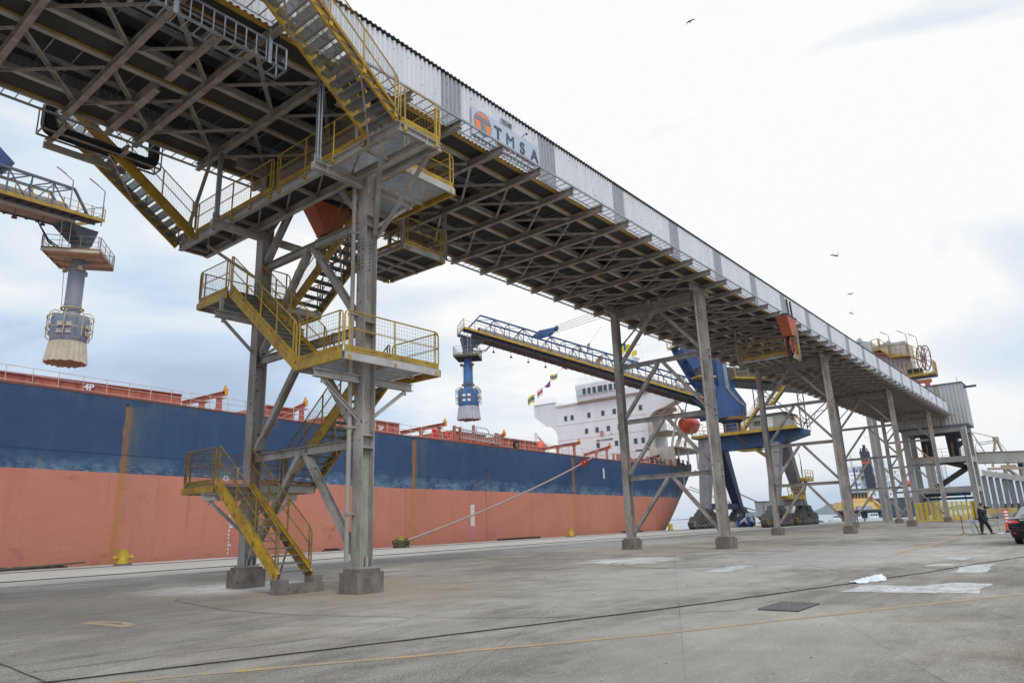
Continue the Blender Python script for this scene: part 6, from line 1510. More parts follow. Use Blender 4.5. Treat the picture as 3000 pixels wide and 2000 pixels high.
# ================================================================== BACKGROUND BEYOND THE GALLERY
def ship_two():
    t = thing('moored_cargo_ship', (335, 72, 0), 'distant cargo ship with white accommodation block, dark hull and black funnel with red band', 'ship')
    a = V((330, 82, 0)); d = V((.52, -.854, 0)); d = V((16.5, -19.9, 0)).normalized(); n = V((.985, .05, 0))
    P = lambda u, v, z: a+d*u+n*v+V((0, 0, z))
    def box(b, u0, u1, v0, v1, z0, z1): b.hull8([P(u0, v0, z0), P(u1, v0, z0), P(u1, v1, z0), P(u0, v1, z0)], [P(u0, v0, z1), P(u1, v0, z1), P(u1, v1, z1), P(u0, v1, z1)])
    b = MB(); b.hull8([P(1, 2, -2.5), P(26, 2, -2.5), P(26, 90, -2.5), P(1, 90, -2.5)], [P(-.5, 0, 7.0), P(27, 0, 6.6), P(27, 90, 9), P(-.5, 90, 9)]); b.build('hull', mat('dark_slate_hull', (.045, .055, .07), (.09, .1, .11), .5, .1), t)
    W2 = mat('greyish_white_paint', (.78, .79, .79), (.5, .5, .49), .6, .15, .6)
    b = MB()
    box(b, 0, 24, 1, 12, 7, 10.4); box(b, 1.5, 23, 2, 12, 10.4, 13.9); box(b, 3, 20, 3, 12, 13.9, 17.3); box(b, 4, 19, 3, 12, 17.3, 20.5); box(b, -3, 23, 6, 10, 18.6, 20.9); box(b, 9, 16, 4, 10, 20.5, 23.4); b.build('superstructure', W2, t)
    b = MB()
    for z, u0, u1 in ((10.4, -.5, 20.5), (13.9, .8, 19.6), (17.3, 2.4, 18.4), (20.9, -1, 22)):
        box(b, u0, u1, .6, 1.6, z, z+.18)
        for k in range(22): u = u0+(u1-u0)*k/21; b.bar(P(u, .7, z), P(u, .7, z+1.1), .08, .08, d)
        b.bar(P(u0, .7, z+1.1), P(u1, .7, z+1.1), .08, .08)
    b.build('deck_rail', W2, t)
    b = MB(); rnd = random.Random(6)
    for z in (8.7, 12.0, 15.5, 18.8):
        for k in range(9):
            u = 3+1.7*k
            if rnd.random() < .6: v0 = {8.7: .97, 12.0: 1.97, 15.5: 2.97, 18.8: 2.97}[z]; box(b, u, u+.6, v0, v0+.02, z-.4, z+.4)
    b.build('window', GLASS, t)
    b = MB(); box(b, 4.8, 5.9, 2.8, 3.0, 14.3, 16.6); box(b, 12.5, 13.6, 2.8, 3.0, 14.3, 16.8); b.build('door', mat('tan_door', (.4, .3, .16)), t)
    b = MB(); b.hull8([P(7.4, .2, 11.0), P(11.2, .2, 11.0), P(11.2, 3.5, 11.0), P(7.4, 3.5, 11.0)], [P(6.3, .2, 27.2), P(10.2, .2, 27.2), P(10.2, 3.5, 27.2), P(6.3, 3.5, 27.2)]); fn = b.build('funnel', mat('black_slate_paint', (.022, .026, .034)), t)
    b = MB(); b.hull8([P(6.75, .1, 21.8), P(10.55, .1, 21.8), P(10.55, 3.6, 21.8), P(6.75, 3.6, 21.8)], [P(6.65, .1, 22.9), P(10.45, .1, 22.9), P(10.45, 3.6, 22.9), P(6.65, 3.6, 22.9)]); b.build('funnel_band', mat('signal_red', (.55, .05, .03)), fn)
    b = MB()
    for u in (6.8, 7.6, 8.5, 9.6): b.tube([P(u, 1.5, 27), P(u, 1.5, 28.6 if u != 8.5 else 30.0)], .25 if u != 8.5 else .6, 8)
    b.build('exhaust_pipe', BLACKP, fn)
    b = MB(); b.bar(P(11.8, 5, 23), P(11.8, 5, 37), .5, .5, d); b.bar(P(8.6, 5, 33.6), P(15, 5, 33.8), .4, .3); b.bar(P(10, 5, 31.6), P(14, 5, 31.6), .25, .25); b.bar(P(1, 6, 20.9), P(1, 6, 26), .6, .6, d); b.build('mast', W2, t)
    b = MB(); b.ball(P(25.5, 2, 12.8), (2.2, 2.2, 1.5), 12, 7); b.build('lifeboat', LIFEB, t, smooth=True)
    b = MB()
    for u in (30, 36): b.bar(P(u, 4, 7), P(u, 4, 21), 1.6, 1.6, d); b.bar(P(u, 4, 20), P(u+7, 4, 12), .7, .7)
    b.bar(P(24, 3, 9), P(24, 1, 12), .4, .4); b.bar(P(27, 3, 9), P(27, 1, 12), .4, .4); b.build('deck_crane', W2, t)
ship_two()
def tug():
    t = thing('tug_boat', (232, 53, -1), 'yellow and black harbour tug seen bow on behind the quay', 'tug boat')
    a = V((232, 53.1, 0)); r = V((.627, -.779, 0)); f = V((.779, .627, 0)); P = lambda u, v, z: a+r*u*1.15+f*v*1.15+V((0, 0, 1.5+(z-1.5)*1.15))
    def loft(b, rings, closed=False):
        b.grid(rings, closed)
    b = MB(); rows = []
    for z, w, v0 in ((-2.5, 1.5, 6), (-1.2, 3.6, 3), (.6, 5.0, 1.2), (1.9, 5.5, 0)):
        rows.append([P(w*sin(q), v0+ (6.5 if z > 1 else 5)*(1-cos(q)), z) for q in [-pi*.55+pi*1.1*k/22 for k in range(23)]])
    b.grid(rows); b._a([tuple(p) for p in rows[-1]], [tuple(range(23))]); b.build('hull', mat('tug_black', (.02, .022, .026)), t)
    b = MB(); ring = [P(5.65*sin(q), 6.6*(1-cos(q))-.15, 1.75) for q in [-pi*.55+pi*1.1*k/44 for k in range(45)]]; b.tube(ring, .42, 10); b.build('bow_fender', RUBBER, t, smooth=True)
    b = MB()
    for k in range(2, 44, 2): q = ring[k]; b.ball(q, .5, 8, 5)
    b.build('tyre', mat('brown_black_tyre', (.05, .04, .038)), t)
    b = MB()
    for u in (-1.7, 1.0):
        for j in range(16): a0, a1 = 2*pi*j/16, 2*pi*(j+1)/16; b.tube([P(u+.6*cos(a0), .6, .35+.6*sin(a0)), P(u+.6*cos(a1), .6, .35+.6*sin(a1))], .25, 6, False)
    b.build('tyre', RUBBER, t)
    YT = mat('tug_buff_yellow', (.70, .45, .13), (.5, .3, .1), .5, .6)
    b = MB(); b.hull8([P(-4.6, 3, 1.9), P(5.0, 3, 1.9), P(5, 12, 1.9), P(-4.6, 12, 1.9)], [P(-3.7, 3.6, 4.3), P(4.1, 3.6, 4.1), P(4.1, 12, 4.2), P(-3.7, 12, 4.3)]); b.hull8([P(-2.9, 4.5, 4.3), P(2.9, 4.5, 4.3), P(2.9, 10, 4.3), P(-2.9, 10, 4.3)], [P(-2.5, 4.8, 4.9), P(2.5, 4.8, 4.9), P(2.5, 9, 4.9), P(-2.5, 9, 4.9)])
    for u in (-1, 1): b.tube([P(u*3.0, 4, 4.6), P(u*3.4, 3.2, 3.9), P(u*4.2, 2.6, 3.0), P(u*4.8, 2.4, 2.2)], .32, 8)
    b.build('deckhouse', YT, t)
    b = MB(); b.hull8([P(-2.0, 4.8, 4.9), P(2.3, 4.8, 4.9), P(2.3, 8, 4.9), P(-2.0, 8, 4.9)], [P(-2.5, 4.4, 6.6), P(2.7, 4.4, 6.6), P(2.7, 8, 6.6), P(-2.5, 8, 6.6)]); wh = b.build('wheelhouse', YT, t)
    b = MB()
    for k in range(5): u = -1.9+.82*k; b.hull8([P(u, 4.70, 5.1), P(u+.62, 4.70, 5.1), P(u+.62, 4.72, 5.1), P(u, 4.72, 5.1)], [P(u-.05, 4.38, 6.45), P(u+.62, 4.38, 6.45), P(u+.62, 4.4, 6.45), P(u-.05, 4.4, 6.45)])
    b.build('window', GLASS, wh)
    b = MB(); b.hull8([P(-2.7, 4.2, 6.6), P(2.9, 4.2, 6.6), P(2.9, 8, 6.6), P(-2.7, 8, 6.6)], [P(-2.7, 4.2, 6.85), P(2.9, 4.2, 6.85), P(2.9, 8, 6.85), P(-2.7, 8, 6.85)]); b.build('roof', mat('blue_white_roof', (.3, .34, .5)), wh)
    b = MB(); b.bar(P(.3, 6, 6.8), P(.3, 6, 13.2), .35, .35, r)
    for z in (8.5, 10, 11.2, 12.4): b.bar(P(-.8, 6, z), P(1.3, 6, z), .18, .18)
    b.build('mast', mat('navy_mast', (.03, .03, .11)), t)
    b = MB(); b.ball(P(-2.7, 3.8, 4.9), (.7, .7, .4), 10, 6); b.ball(P(2.5, 3.8, 5.1), (.8, .8, .4), 10, 6); b.build('fire_monitor', mat('pink_red_cover', (.65, .05, .07)), t)
    b = MB(); b.hull8([P(-2.2, 2, 1.9), P(1.8, 2, 1.9), P(1.8, 3.2, 1.9), P(-2.2, 3.2, 1.9)], [P(-2, 2.2, 3.1), P(1.6, 2.2, 3.1), P(1.6, 3, 3.1), P(-2, 3, 3.1)]); b.build('winch', mat('pale_grey_winch', (.4, .41, .44), (.1, .1, .2), .7, 1), t)
    b = MB()
    for k in range(17): u = -4+.5*k; b.bar(P(u, 3.4, 4.2), P(u, 3.4, 5.2), .05, .05, r)
    for z in (4.7, 5.2): b.bar(P(-4, 3.4, z), P(4, 3.4, z), .05, .05)
    b.build('deck_rail', YT, t)
tug()
def launch(x, y, label, s=.8, col=(.7, .72, .72), L=2.2):
    t = thing('small_launch', (x, y, 0), label, 'boat', 'small white boats at the quay end')
    r = V((.627, -.779, 0)); f = V((.779, .627, 0)); P = lambda u, v, z: V((x, y, -.4))+r*u*s+f*v*s+V((0, 0, z*s))
    m = mat('launch_white', col, (.5, .5, .48), .4, 1)
    b = MB(); b.hull8([P(-L, -.6, -1.2), P(L*.9, -.6, -1.2), P(L*.9, .9, -1.2), P(-L, .9, -1.2)], [P(-L*1.05, -.9, .3), P(L, -.9, .3), P(L, 1.1, .3), P(-L*1.1, 1.1, .3)]); b.build('hull', m, t)
    b = MB(); b.hull8([P(-1.3, -.7, .3), P(1.3, -.7, .3), P(1.3, .8, .3), P(-1.3, .8, .3)], [P(-1.15, -.6, 1.75), P(1.15, -.6, 1.75), P(1.15, .8, 1.75), P(-1.15, .8, 1.75)]); b.build('cabin', m, t)
    b = MB()
    for k in range(3): b.hull8([P(-1.0+.72*k, -.69, .9), P(-.45+.72*k, -.69, .9), P(-.45+.72*k, -.66, .9), P(-1.0+.72*k, -.66, .9)], [P(-1.0+.72*k, -.66, 1.5), P(-.45+.72*k, -.66, 1.5), P(-.45+.72*k, -.6, 1.5), P(-1.0+.72*k, -.6, 1.5)])
    b.build('window', GLASS, t)
    b = MB(); b.bar(P(.2, 0, 1.7), P(.2, 0, 2.6), .05, .05, r); b.build('antenna', WIRE, t)
launch(213.5, 57.9, 'small white cabin boat beyond the quay left of the third trestle footing'); launch(216.9, 53.4, 'small white boat with blue and red trim just right of the third trestle column', .9); launch(219.6, 49.7, 'small white cabin boat in front of the tug bow', .95)
b = MB(); rnd = random.Random(30)
for k in range(26): x = 136.5+rnd.random()*2.0; y = 45.5-rnd.random()*5.5; b.ball((x, y, .05), (.25+.35*rnd.random(), .25+.3*rnd.random(), .18+.2*rnd.random()), 7, 4)
tag(b.build('rock_edge', mat('dark_rock', (.10, .085, .075), (.2, .18, .16), .5, 2)), kind='stuff')
b = MB(); b.tube([(125.2, 26.4, 0), (125.2, 26.4, 26)], [.3, .17], 12); tag(b.build('light_mast', CONCL), 'tall tapering concrete mast standing behind the fourth trestle', 'mast')
b = MB(); b.box((131, 34.5, 0), (131.15, 34.65, 1.3)); b.box((133, 32.6, 0), (133.15, 32.75, 1.3)); b.box((131, 34.5, 1.25), (131.1, 31, 1.35)); b.box((131, 31, 0), (131.15, 31.15, 1.3))
tag(b.build('steel_frame', DARK), 'low dark steel frame on the quay in front of the tug', 'frame')

# yellow fence round the foot of the transfer house
FY = mat('fence_yellow', (.66, .47, .02), (.4, .28, .05), .5, 2, .5)
def yfence(pts, label):
    a0 = V((pts[0][0], pts[0][1], 0)); t = thing('yellow_fence', tuple(a0), label, 'fence', 'yellow tube fences')
    for i in range(len(pts)-1):
        a, c = V((*pts[i], 0)), V((*pts[i+1], 0)); L = (c-a).length; b = MB()
        for z in (.12, 2.35): b.bar(a+V((0, 0, z)), c+V((0, 0, z)), .08, .08)
        n = int(L/.2)
        for k in range(n+1): q = a+(c-a)*k/n; b.bar(q+V((0, 0, .1)), q+V((0, 0, 2.35)), .05, .05, (1, 0, 0))
        p = b.build('fence_panel', FY, t)
        n = max(1, round(L/.62))
        for k in range(n+1 if i == len(pts)-2 else n): q = a+(c-a)*k/n; b = MB(); b.bar(q, q+V((0, 0, 2.45)), .2, .16, (1, 0, 0)); b.build('post', FY, t)
yfence([(108.2, 19.1), (109.6, 17.0), (110.2, 16.2)], 'left run of yellow tube fence behind the farthest trestle'); yfence([(110.5, 15.75), (112.2, 13.3), (114.5, 13.1)], 'right run of yellow tube fence beside the concrete columns')

# raised concrete viaduct and jersey barriers
def viaduct():
    t = thing('concrete_viaduct', (185, 12, 0), 'long raised concrete conveyor viaduct on close set slab piers at the right', 'viaduct')
    a = V((182.0, 18.3, 0)); c = V((189.0, 8.5, 0)); e = V((250, -40, 0)); L1 = 12
    for k in range(15):
        p = a+(c-a)*k/9.0; z = 8.1-.42*k*.62; b = MB(); b.hull8([p+V((-.9, -.35, 0)), p+V((.9, -.35, 0)), p+V((.9, .35, 0)), p+V((-.9, .35, 0))], [p+V((-.9, -.35, z)), p+V((.9, -.35, z)), p+V((.9, .35, z)), p+V((-.9, .35, z))]); b.build('pier', mat('dull_grey_concrete', (.20, .19, .175), (.11, .10, .09), .6, .7), t)
        if k < 14:
            q = a+(c-a)*(k+1)/9.0; z2 = 8.1-.42*(k+1)*.62; b = MB(); b.hull8([p+V((-1.5, 0, z)), p+V((1.5, 0, z)), p+V((1.5, 0, z+1.35)), p+V((-1.5, 0, z+1.35))], [q+V((-1.5, 0, z2+.1)), q+V((1.5, 0, z2+.1)), q+V((1.5, 0, z2+1.15)), q+V((-1.5, 0, z2+1.15))]); b.build('deck_segment', CONCL, t)
    b = MB(); b.box((189, 2, 0), (192, 17, 2.2)); b.build('low_wall', mat('dark_grey_block', (.12, .12, .12), (.2, .2, .2), .5, .6), t)  # low wall in dark grey with paler mottling
viaduct()
def barrier(x, y, m, label):
    b = MB(); b.prism([(x, y-1.1, 0), (x+.6, y-1.1, 0), (x+.55, y-1.1, .4), (x+.5, y-1.1, 1.35), (x+.1, y-1.1, 1.35), (x+.05, y-1.1, .4)], (0, 1.38, 0)); tag(b.build('road_barrier', m), label, 'barrier', 'coloured concrete barriers')
BY = mat('faded_yellow_concrete', (.50, .36, .08), (.33, .26, .16), .7, 1.2, .8); BO = mat('faded_orange_concrete', (.55, .24, .07), (.4, .3, .2), .6, 1.2, .8)
for k, (m, l) in enumerate(((BY, 'faded yellow concrete barrier nearest the man in the suit'), (BO, 'faded orange concrete barrier between two yellow ones'), (BY, 'yellow concrete barrier right of the orange one'), (BY, 'yellow concrete barrier just behind the black car roof edge'), (BY, 'farthest right yellow concrete barrier over the car roof'))): barrier(153.2+.7*k+(.8 if k > 2 else 0), 15.6-1.45*k-(1.2 if k > 2 else 0), m, l)
b = MB(); b.box((119.3, 2, 0), (119.6, 12, .7)); tag(b.build('low_wall', CONCL), 'low pale concrete wall behind the red striped marker', 'wall')
def lattice_crane(a, label, M=1.0):
    t = thing('harbour_crane', tuple(a), label, 'crane', 'far harbour cranes'); a = V(a); r = V((.627, -.779, 0)); P = lambda u, z: a+r*u+V((0, 0, z)); g = mat('hazy_grey_steel', (.20, .19, .18), (.3, .27, .24), .6, .5, .7); yl = mat('hazy_tan_steel', (.34, .26, .15), (.25, .2, .14), .6, .5, .7)
    b = MB()
    def lat(p, q, w):
        p, q = V(p), V(q); d = (q-p).normalized(); s = d.cross(V((.779, .627, 0))).normalized()*w; b.bar(p-s, q-s, .25, .25); b.bar(p+s, q+s, .25, .25); n = int((q-p).length/2)
        for k in range(n): b.bar(p.lerp(q, k/n)-s*(1 if k % 2 else -1), p.lerp(q, (k+1)/n)+s*(1 if k % 2 else -1), .14, .14)
    lat(P(0, 29), P(5.5, 17), 1.3); lat(P(3, 24.3), P(10.5, 25.2), .4); b.build('boom', g, t)
    b = MB(); b.bar(P(10, 26.5), P(6.8, 16), .6, .6); b.bar(P(10, 26.5), P(13, 15), .6, .6); b.bar(P(9.2, 25.9), P(10.8, 25.9), 1.0, 1.6); b.build('mast', yl, t)
    b = MB(); b.tube([P(0, 29), P(9.8, 26.4)], .07, 4); b.tube([P(.5, 29.3), P(9.8, 26.6)], .07, 4); b.tube([P(10.4, 26), P(15, 18)], .1, 4); b.tube([P(7, 20), P(10, 23)], .1, 4); b.build('cable', WIRE, t)
    b = MB(); b.bar(P(5, 15.2), P(19, 15.0), 1.2, .8); b.box(P(7, 15.4), P(8, 17.6)+V((1, 1, 0))); 
    for k in range(7): b.bar(P(5.2+.8*k+5, 15.4), P(5.2+.8*k+5, 16.4), .5, .7, r)
    b.bar(P(12, 15), P(17, 10.5), 1.5, .6); b.build('machinery_deck', yl, t)
    b = MB(); b.bar(P(12, 0), P(11, 15), .9, .9, r); b.bar(P(17, 0), P(17, 15), .9, .9, r); b.build('portal', g, t)
lattice_crane((308.6, 33.3, 0), 'lattice boom harbour crane rising over the long beige side gallery at right')
t2c = thing('harbour_crane', (322, 20, 0), 'smaller far crane with blue cab at the right edge', 'crane', 'far harbour cranes')
b = MB(); b.bar((323.8, 20.4, 0), (323.8, 20.4, 18), 1.6, 1.6, (1, 0, 0)); b.build('mast', mat('hazy_grey_steel', (.2, .2, .2)), t2c); b = MB(); b.box((323, 18.6, 14.8), (325, 21, 17.2)); b.build('cab', mat('hazy_blue_paint', (.10, .14, .28)), t2c)

# ================================================================== PEOPLE
def skin_body(name, joints, bones, m, parent, sub=2):
    """joints: {key: (pos, radius)}; grown with a Skin modifier from the pelvis"""
    keys = list(joints); me = bpy.data.meshes.new(name); o0 = wloc(parent)
    me.from_pydata([tuple(V(joints[k][0])-o0) for k in keys], [(keys.index(a), keys.index(c)) for a, c in bones], [])
    o = bpy.data.objects.new(name, me); COL.objects.link(o); o.parent = parent
    md = o.modifiers.new('skin', 'SKIN'); md.use_smooth_shade = True
    for i, k in enumerate(keys):
        rr = joints[k][1]; rr = rr if isinstance(rr, tuple) else (rr, rr)
        me.skin_vertices[0].data[i].radius = rr; me.skin_vertices[0].data[i].use_root = (i == 0)
    sb = o.modifiers.new('sub', 'SUBSURF'); sb.levels = sub; sb.render_levels = sub
    me.materials.append(m); return o
def person(loc, face, label, cloth_top, cloth_leg, J, skinm, hairm, shoe, hat=None, vest=None):
    """J: joint positions in metres, x = to the viewer's right, y = away, z = up"""
    t = thing('person', loc, label, 'person'); r = V((.627, -.779, 0)); f = V((.779, .627, 0)); L = V(loc)
    W = lambda p: L+r*p[0]+f*p[1]+V((0, 0, p[2]))
    j = {k: (W(v[0]), v[1]) for k, v in J.items() if not k.startswith('toe')}
    leg = {k: j[k] for k in ('pel', 'hipL', 'kneeL', 'ankL', 'hipR', 'kneeR', 'ankR')}
    skin_body('trousers', leg, [('pel', 'hipL'), ('hipL', 'kneeL'), ('kneeL', 'ankL'), ('pel', 'hipR'), ('hipR', 'kneeR'), ('kneeR', 'ankR')], cloth_leg, t)
    tor = {k: j[k] for k in ('belly', 'hem', 'chest', 'collar', 'shL', 'elL', 'wrL', 'shR', 'elR', 'wrR')}
    skin_body('jacket', tor, [('belly', 'hem'), ('belly', 'chest'), ('chest', 'collar'), ('chest', 'shL'), ('shL', 'elL'), ('elL', 'wrL'), ('chest', 'shR'), ('shR', 'elR'), ('elR', 'wrR')], cloth_top, t)
    # head with neck, face, ears
    b = MB(); h = J['head'][0]; yaw = face; cx = V((cos(yaw), sin(yaw), 0)); rows = []
    for i in range(13):
        a = -pi/2+pi*i/12; row = []
        for k in range(18):
            q = 2*pi*k/18; fx = cos(q); rx = .098*cos(a); ry = .076*cos(a); zz = .122*sin(a)
            if a < -.2: rx *= .86+.14*max(fx, 0); zz *= 1.05
            px = rx*fx; py = ry*sin(q); row.append(V((h[0]+px*cos(yaw)-py*sin(yaw), h[1]+px*sin(yaw)+py*cos(yaw), h[2]+zz)))
        rows.append([W(p) for p in row])
    b.grid(rows, True)
    hp = lambda u, v, z: W((h[0]+u*cos(yaw)-v*sin(yaw), h[1]+u*sin(yaw)+v*cos(yaw), h[2]+z))
    b.hull8([hp(.09, -.014, .02), hp(.09, .014, .02), hp(.09, .018, -.03), hp(.09, -.018, -.03)], [hp(.10, -.008, .02), hp(.10, .008, .02), hp(.122, .012, -.03), hp(.122, -.012, -.03)])
    for s in (-1, 1): b.ball(hp(0, .078*s, -.005), (.018, .018, .032), 8, 5)
    n0, n1 = J['collar'][0], (h[0]-.01, h[1], h[2]-.09); b.tube([W(n0), W(n1)], [.062, .055], 12)
    hd = b.build('head', skinm, t, smooth=True)
    b = MB()
    for s in (-1, 1): b.ball(hp(.088, .032*s, .018), (.012, .012, .008), 6, 4)
    b.ball(hp(.093, 0, -.06), (.016, .022, .006), 6, 4); b.build('facial_feature', mat('dark_brow', (.03, .015, .012)), hd)
    if hat is None:
        b = MB(); rows = []
        for i in range(8):
            a = -.05+(pi/2+.05)*i/7; rows.append([hp(.108*cos(a)*cos(q)*(1 if cos(q) < .3 else .97)-.008, .086*cos(a)*sin(q), .012+.125*sin(a)+(.035 if (cos(q) > .4 and i == 0) else -.03*(cos(q) < 0)*(i == 0))) for q in [2*pi*k/18 for k in range(18)]])
        b.grid(rows, True); b.build('hair', hairm, t, smooth=True)
    else:
        b = MB(); rows = []
        for i in range(7): a = pi/2*i/6; rows.append([hp(.122*cos(a)*cos(q), .105*cos(a)*sin(q), .035+.12*sin(a)) for q in [2*pi*k/18 for k in range(18)]])
        b.grid(rows, True); b.lathe(hp(.02, 0, .035), [(.10, 0), (.15, -.006), (.15, .004), (.1, .01)], 18); b.build('hard_hat', hat, t, smooth=True)
    # hands with five fingers
    for sd in ('L', 'R'):
        w = V(J['wr'+sd][0]); e = V(J['el'+sd][0]); d = (w-e).normalized(); sv = d.cross(V((0, 0, 1))).normalized() if abs(d.z) < .95 else V((1, 0, 0)); nv = d.cross(sv)
        hj = {'w': (W(w), .028), 'p': (W(w+d*.055), (.036, .022))}; bones = [('w', 'p')]
        for q in range(4):
            o = sv*(.027-.018*q); ln = (.07, .08, .076, .06)[q]; k0 = 'a%d' % q
            hj[k0] = (W(w+d*.09+o), .0105); hj[k0+'m'] = (W(w+d*(.09+ln*.5)+o+nv*.012), .0095); hj[k0+'t'] = (W(w+d*(.09+ln*.75)+o+nv*.042), .008); bones += [('p', k0), (k0, k0+'m'), (k0+'m', k0+'t')]
        hj['t0'] = (W(w+d*.045+sv*.045), .012); hj['t1'] = (W(w+d*.085+sv*.062+nv*.02), .0095); bones += [('p', 't0'), ('t0', 't1')]
        skin_body('hand', hj, bones, skinm, t, 1)
    for sd in ('L', 'R'):
        a = V(J['ank'+sd][0]); tx = J['toe'+sd]; b = MB(); dv = V((tx[0], tx[1], 0)).normalized(); sv = V((-dv.y, dv.x, 0)); rows = []
        for s, w, h in ((-.09, .036, .075), (-.04, .044, .10), (.04, .046, .085), (.12, .05, .06), (.19, .044, .045), (.225, .02, .03)):
            c = a+dv*s; rows.append([W(V((c.x, c.y, 0))+sv*w*cos(q)+V((0, 0, .004+h*.5+h*.5*sin(q)))) for q in [2*pi*k/10 for k in range(10)]])
        b.grid(rows, True); b._a([tuple(p) for p in rows[0]], [tuple(range(10))]); b._a([tuple(p) for p in rows[-1]], [tuple(range(10))]); b.build('shoe', shoe, t, smooth=True)
    if vest:
        b = MB()
        for z in vest:
            k = 'knee' if z < .9 else 'chest'
            if z > .9: c = V(J['belly'][0]); b.lathe(W((c.x, c.y, z)), [(.178, -.03), (.182, 0), (.178, .03)], 16)
            else:
                for sd in ('L', 'R'): kn, an = V(J['knee'+sd][0]), V(J['ank'+sd][0]); q = kn.lerp(an, .45); b.lathe(W(q), [(.075, -.03), (.078, 0), (.075, .03)], 12)
        b.build('reflective_band', mat('reflective_band', (.7, .75, .55)), t)
    return t
SKIN = mat('tan_skin', (.42, .23, .15), None, rough=.5); HAIR = mat('black_hair', (.012, .01, .009), None, rough=.6)
SUIT = mat('black_suit_cloth', (.012, .012, .014), (.03, .03, .032), .6, 8, .75); SHOE = mat('black_leather', (.01, .01, .01), None, rough=.3)
J = {'pel': ((.19, 0, .86), (.19, .15)), 'hipL': ((.11, -.02, .80), .135), 'kneeL': ((.045, 0, .46), .10), 'ankL': ((.0, 0, .09), .08), 'hipR': ((.27, .03, .80), .135), 'kneeR': ((.46, .03, .50), .10), 'ankR': ((.60, .04, .09), .08),
     'belly': ((.17, 0, 1.05), (.22, .17)), 'hem': ((.19, 0, .80), (.235, .19)), 'chest': ((.12, 0, 1.27), (.24, .17)), 'collar': ((.15, 0, 1.46), (.075, .065)),
     'shL': ((-.03, -.08, 1.38), .105), 'elL': ((.24, -.24, 1.18), .085), 'wrL': ((.42, -.14, 1.36), .055), 'shR': ((.24, .12, 1.39), .105), 'elR': ((.47, .08, 1.19), .085), 'wrR': ((.46, -.03, 1.40), .055),
     'head': ((.24, -.01, 1.66), .1), 'toeL': (1, -.15), 'toeR': (1, .1)}
person((50.1, 5.66, 0), .12, 'man in black suit holding a camera up to his face beside the lectern', SUIT, SUIT, J, SKIN, HAIR, SHOE)
b = MB(); r = V((.627, -.779, 0)); f = V((.779, .627, 0)); W = lambda p: V((50.1, 5.66, 0))+r*p[0]+f*p[1]+V((0, 0, p[2]))
def wbox(b, p0, p1): b.hull8([W((p0[0], p0[1], p0[2])), W((p1[0], p0[1], p0[2])), W((p1[0], p1[1], p0[2])), W((p0[0], p1[1], p0[2]))], [W((p0[0], p0[1], p1[2])), W((p1[0], p0[1], p1[2])), W((p1[0], p1[1], p1[2])), W((p0[0], p1[1], p1[2]))])
wbox(b, (.40, -.12, 1.45), (.50, .05, 1.57)); b.tube([W((.50, -.035, 1.51)), W((.66, -.03, 1.50))], [.05, .055], 12); wbox(b, (.42, -.08, 1.57), (.47, 0, 1.64)); tag(b.build('camera_body', BLACKP), 'black camera held to the face of the suited man', 'camera')
def worker_J(cross):
    return {'pel': ((0, 0, .90), (.18, .15)), 'hipL': ((-.09, 0, .84), .13), 'kneeL': ((-.10, -.02, .48), .105), 'ankL': ((-.12, 0, .09), .085), 'hipR': ((.09, 0, .84), .13), 'kneeR': ((.11, -.02, .48), .105), 'ankR': ((.15, 0, .09), .085),
     'belly': ((0, 0, 1.08), (.21, .16)), 'hem': ((0, 0, .88), (.21, .17)), 'chest': ((0, 0, 1.30), (.23, .165)), 'collar': ((0, 0, 1.47), (.075, .065)),
     'shL': ((-.20, 0, 1.41), .07), 'elL': ((-.28, -.04, 1.14), .052), 'wrL': (((-.02, -.2, 1.14) if cross else (-.26, -.1, .9)), .035), 'shR': ((.20, 0, 1.41), .07), 'elR': ((.28, -.04, 1.14), .052), 'wrR': (((.03, -.22, 1.18) if cross else (.18, -.22, 1.25)), .035),
     'head': ((0, -.02, 1.66), .1), 'toeL': (-.3, -1), 'toeR': (.3, -1)}
BW = mat('bright_work_blue', (.03, .07, .36), (.02, .04, .2), .5, 4, .8); NV = mat('navy_work_jacket', (.015, .02, .05), (.03, .03, .06), .5, 4, .8)
person((101.0, 40.7, 0), -pi/2, 'worker in navy jacket, blue trousers and pale hard hat by the skid steer', NV, BW, worker_J(True), SKIN, HAIR, SHOE, mat('tan_hard_hat', (.6, .45, .3)), (.5,))
person((101.6, 39.5, 0), -pi/2, 'worker in bright blue overalls and blue hard hat right beside the other worker', BW, BW, worker_J(False), SKIN, HAIR, SHOE, mat('blue_hard_hat', (.04, .1, .45)), (1.15, .5))

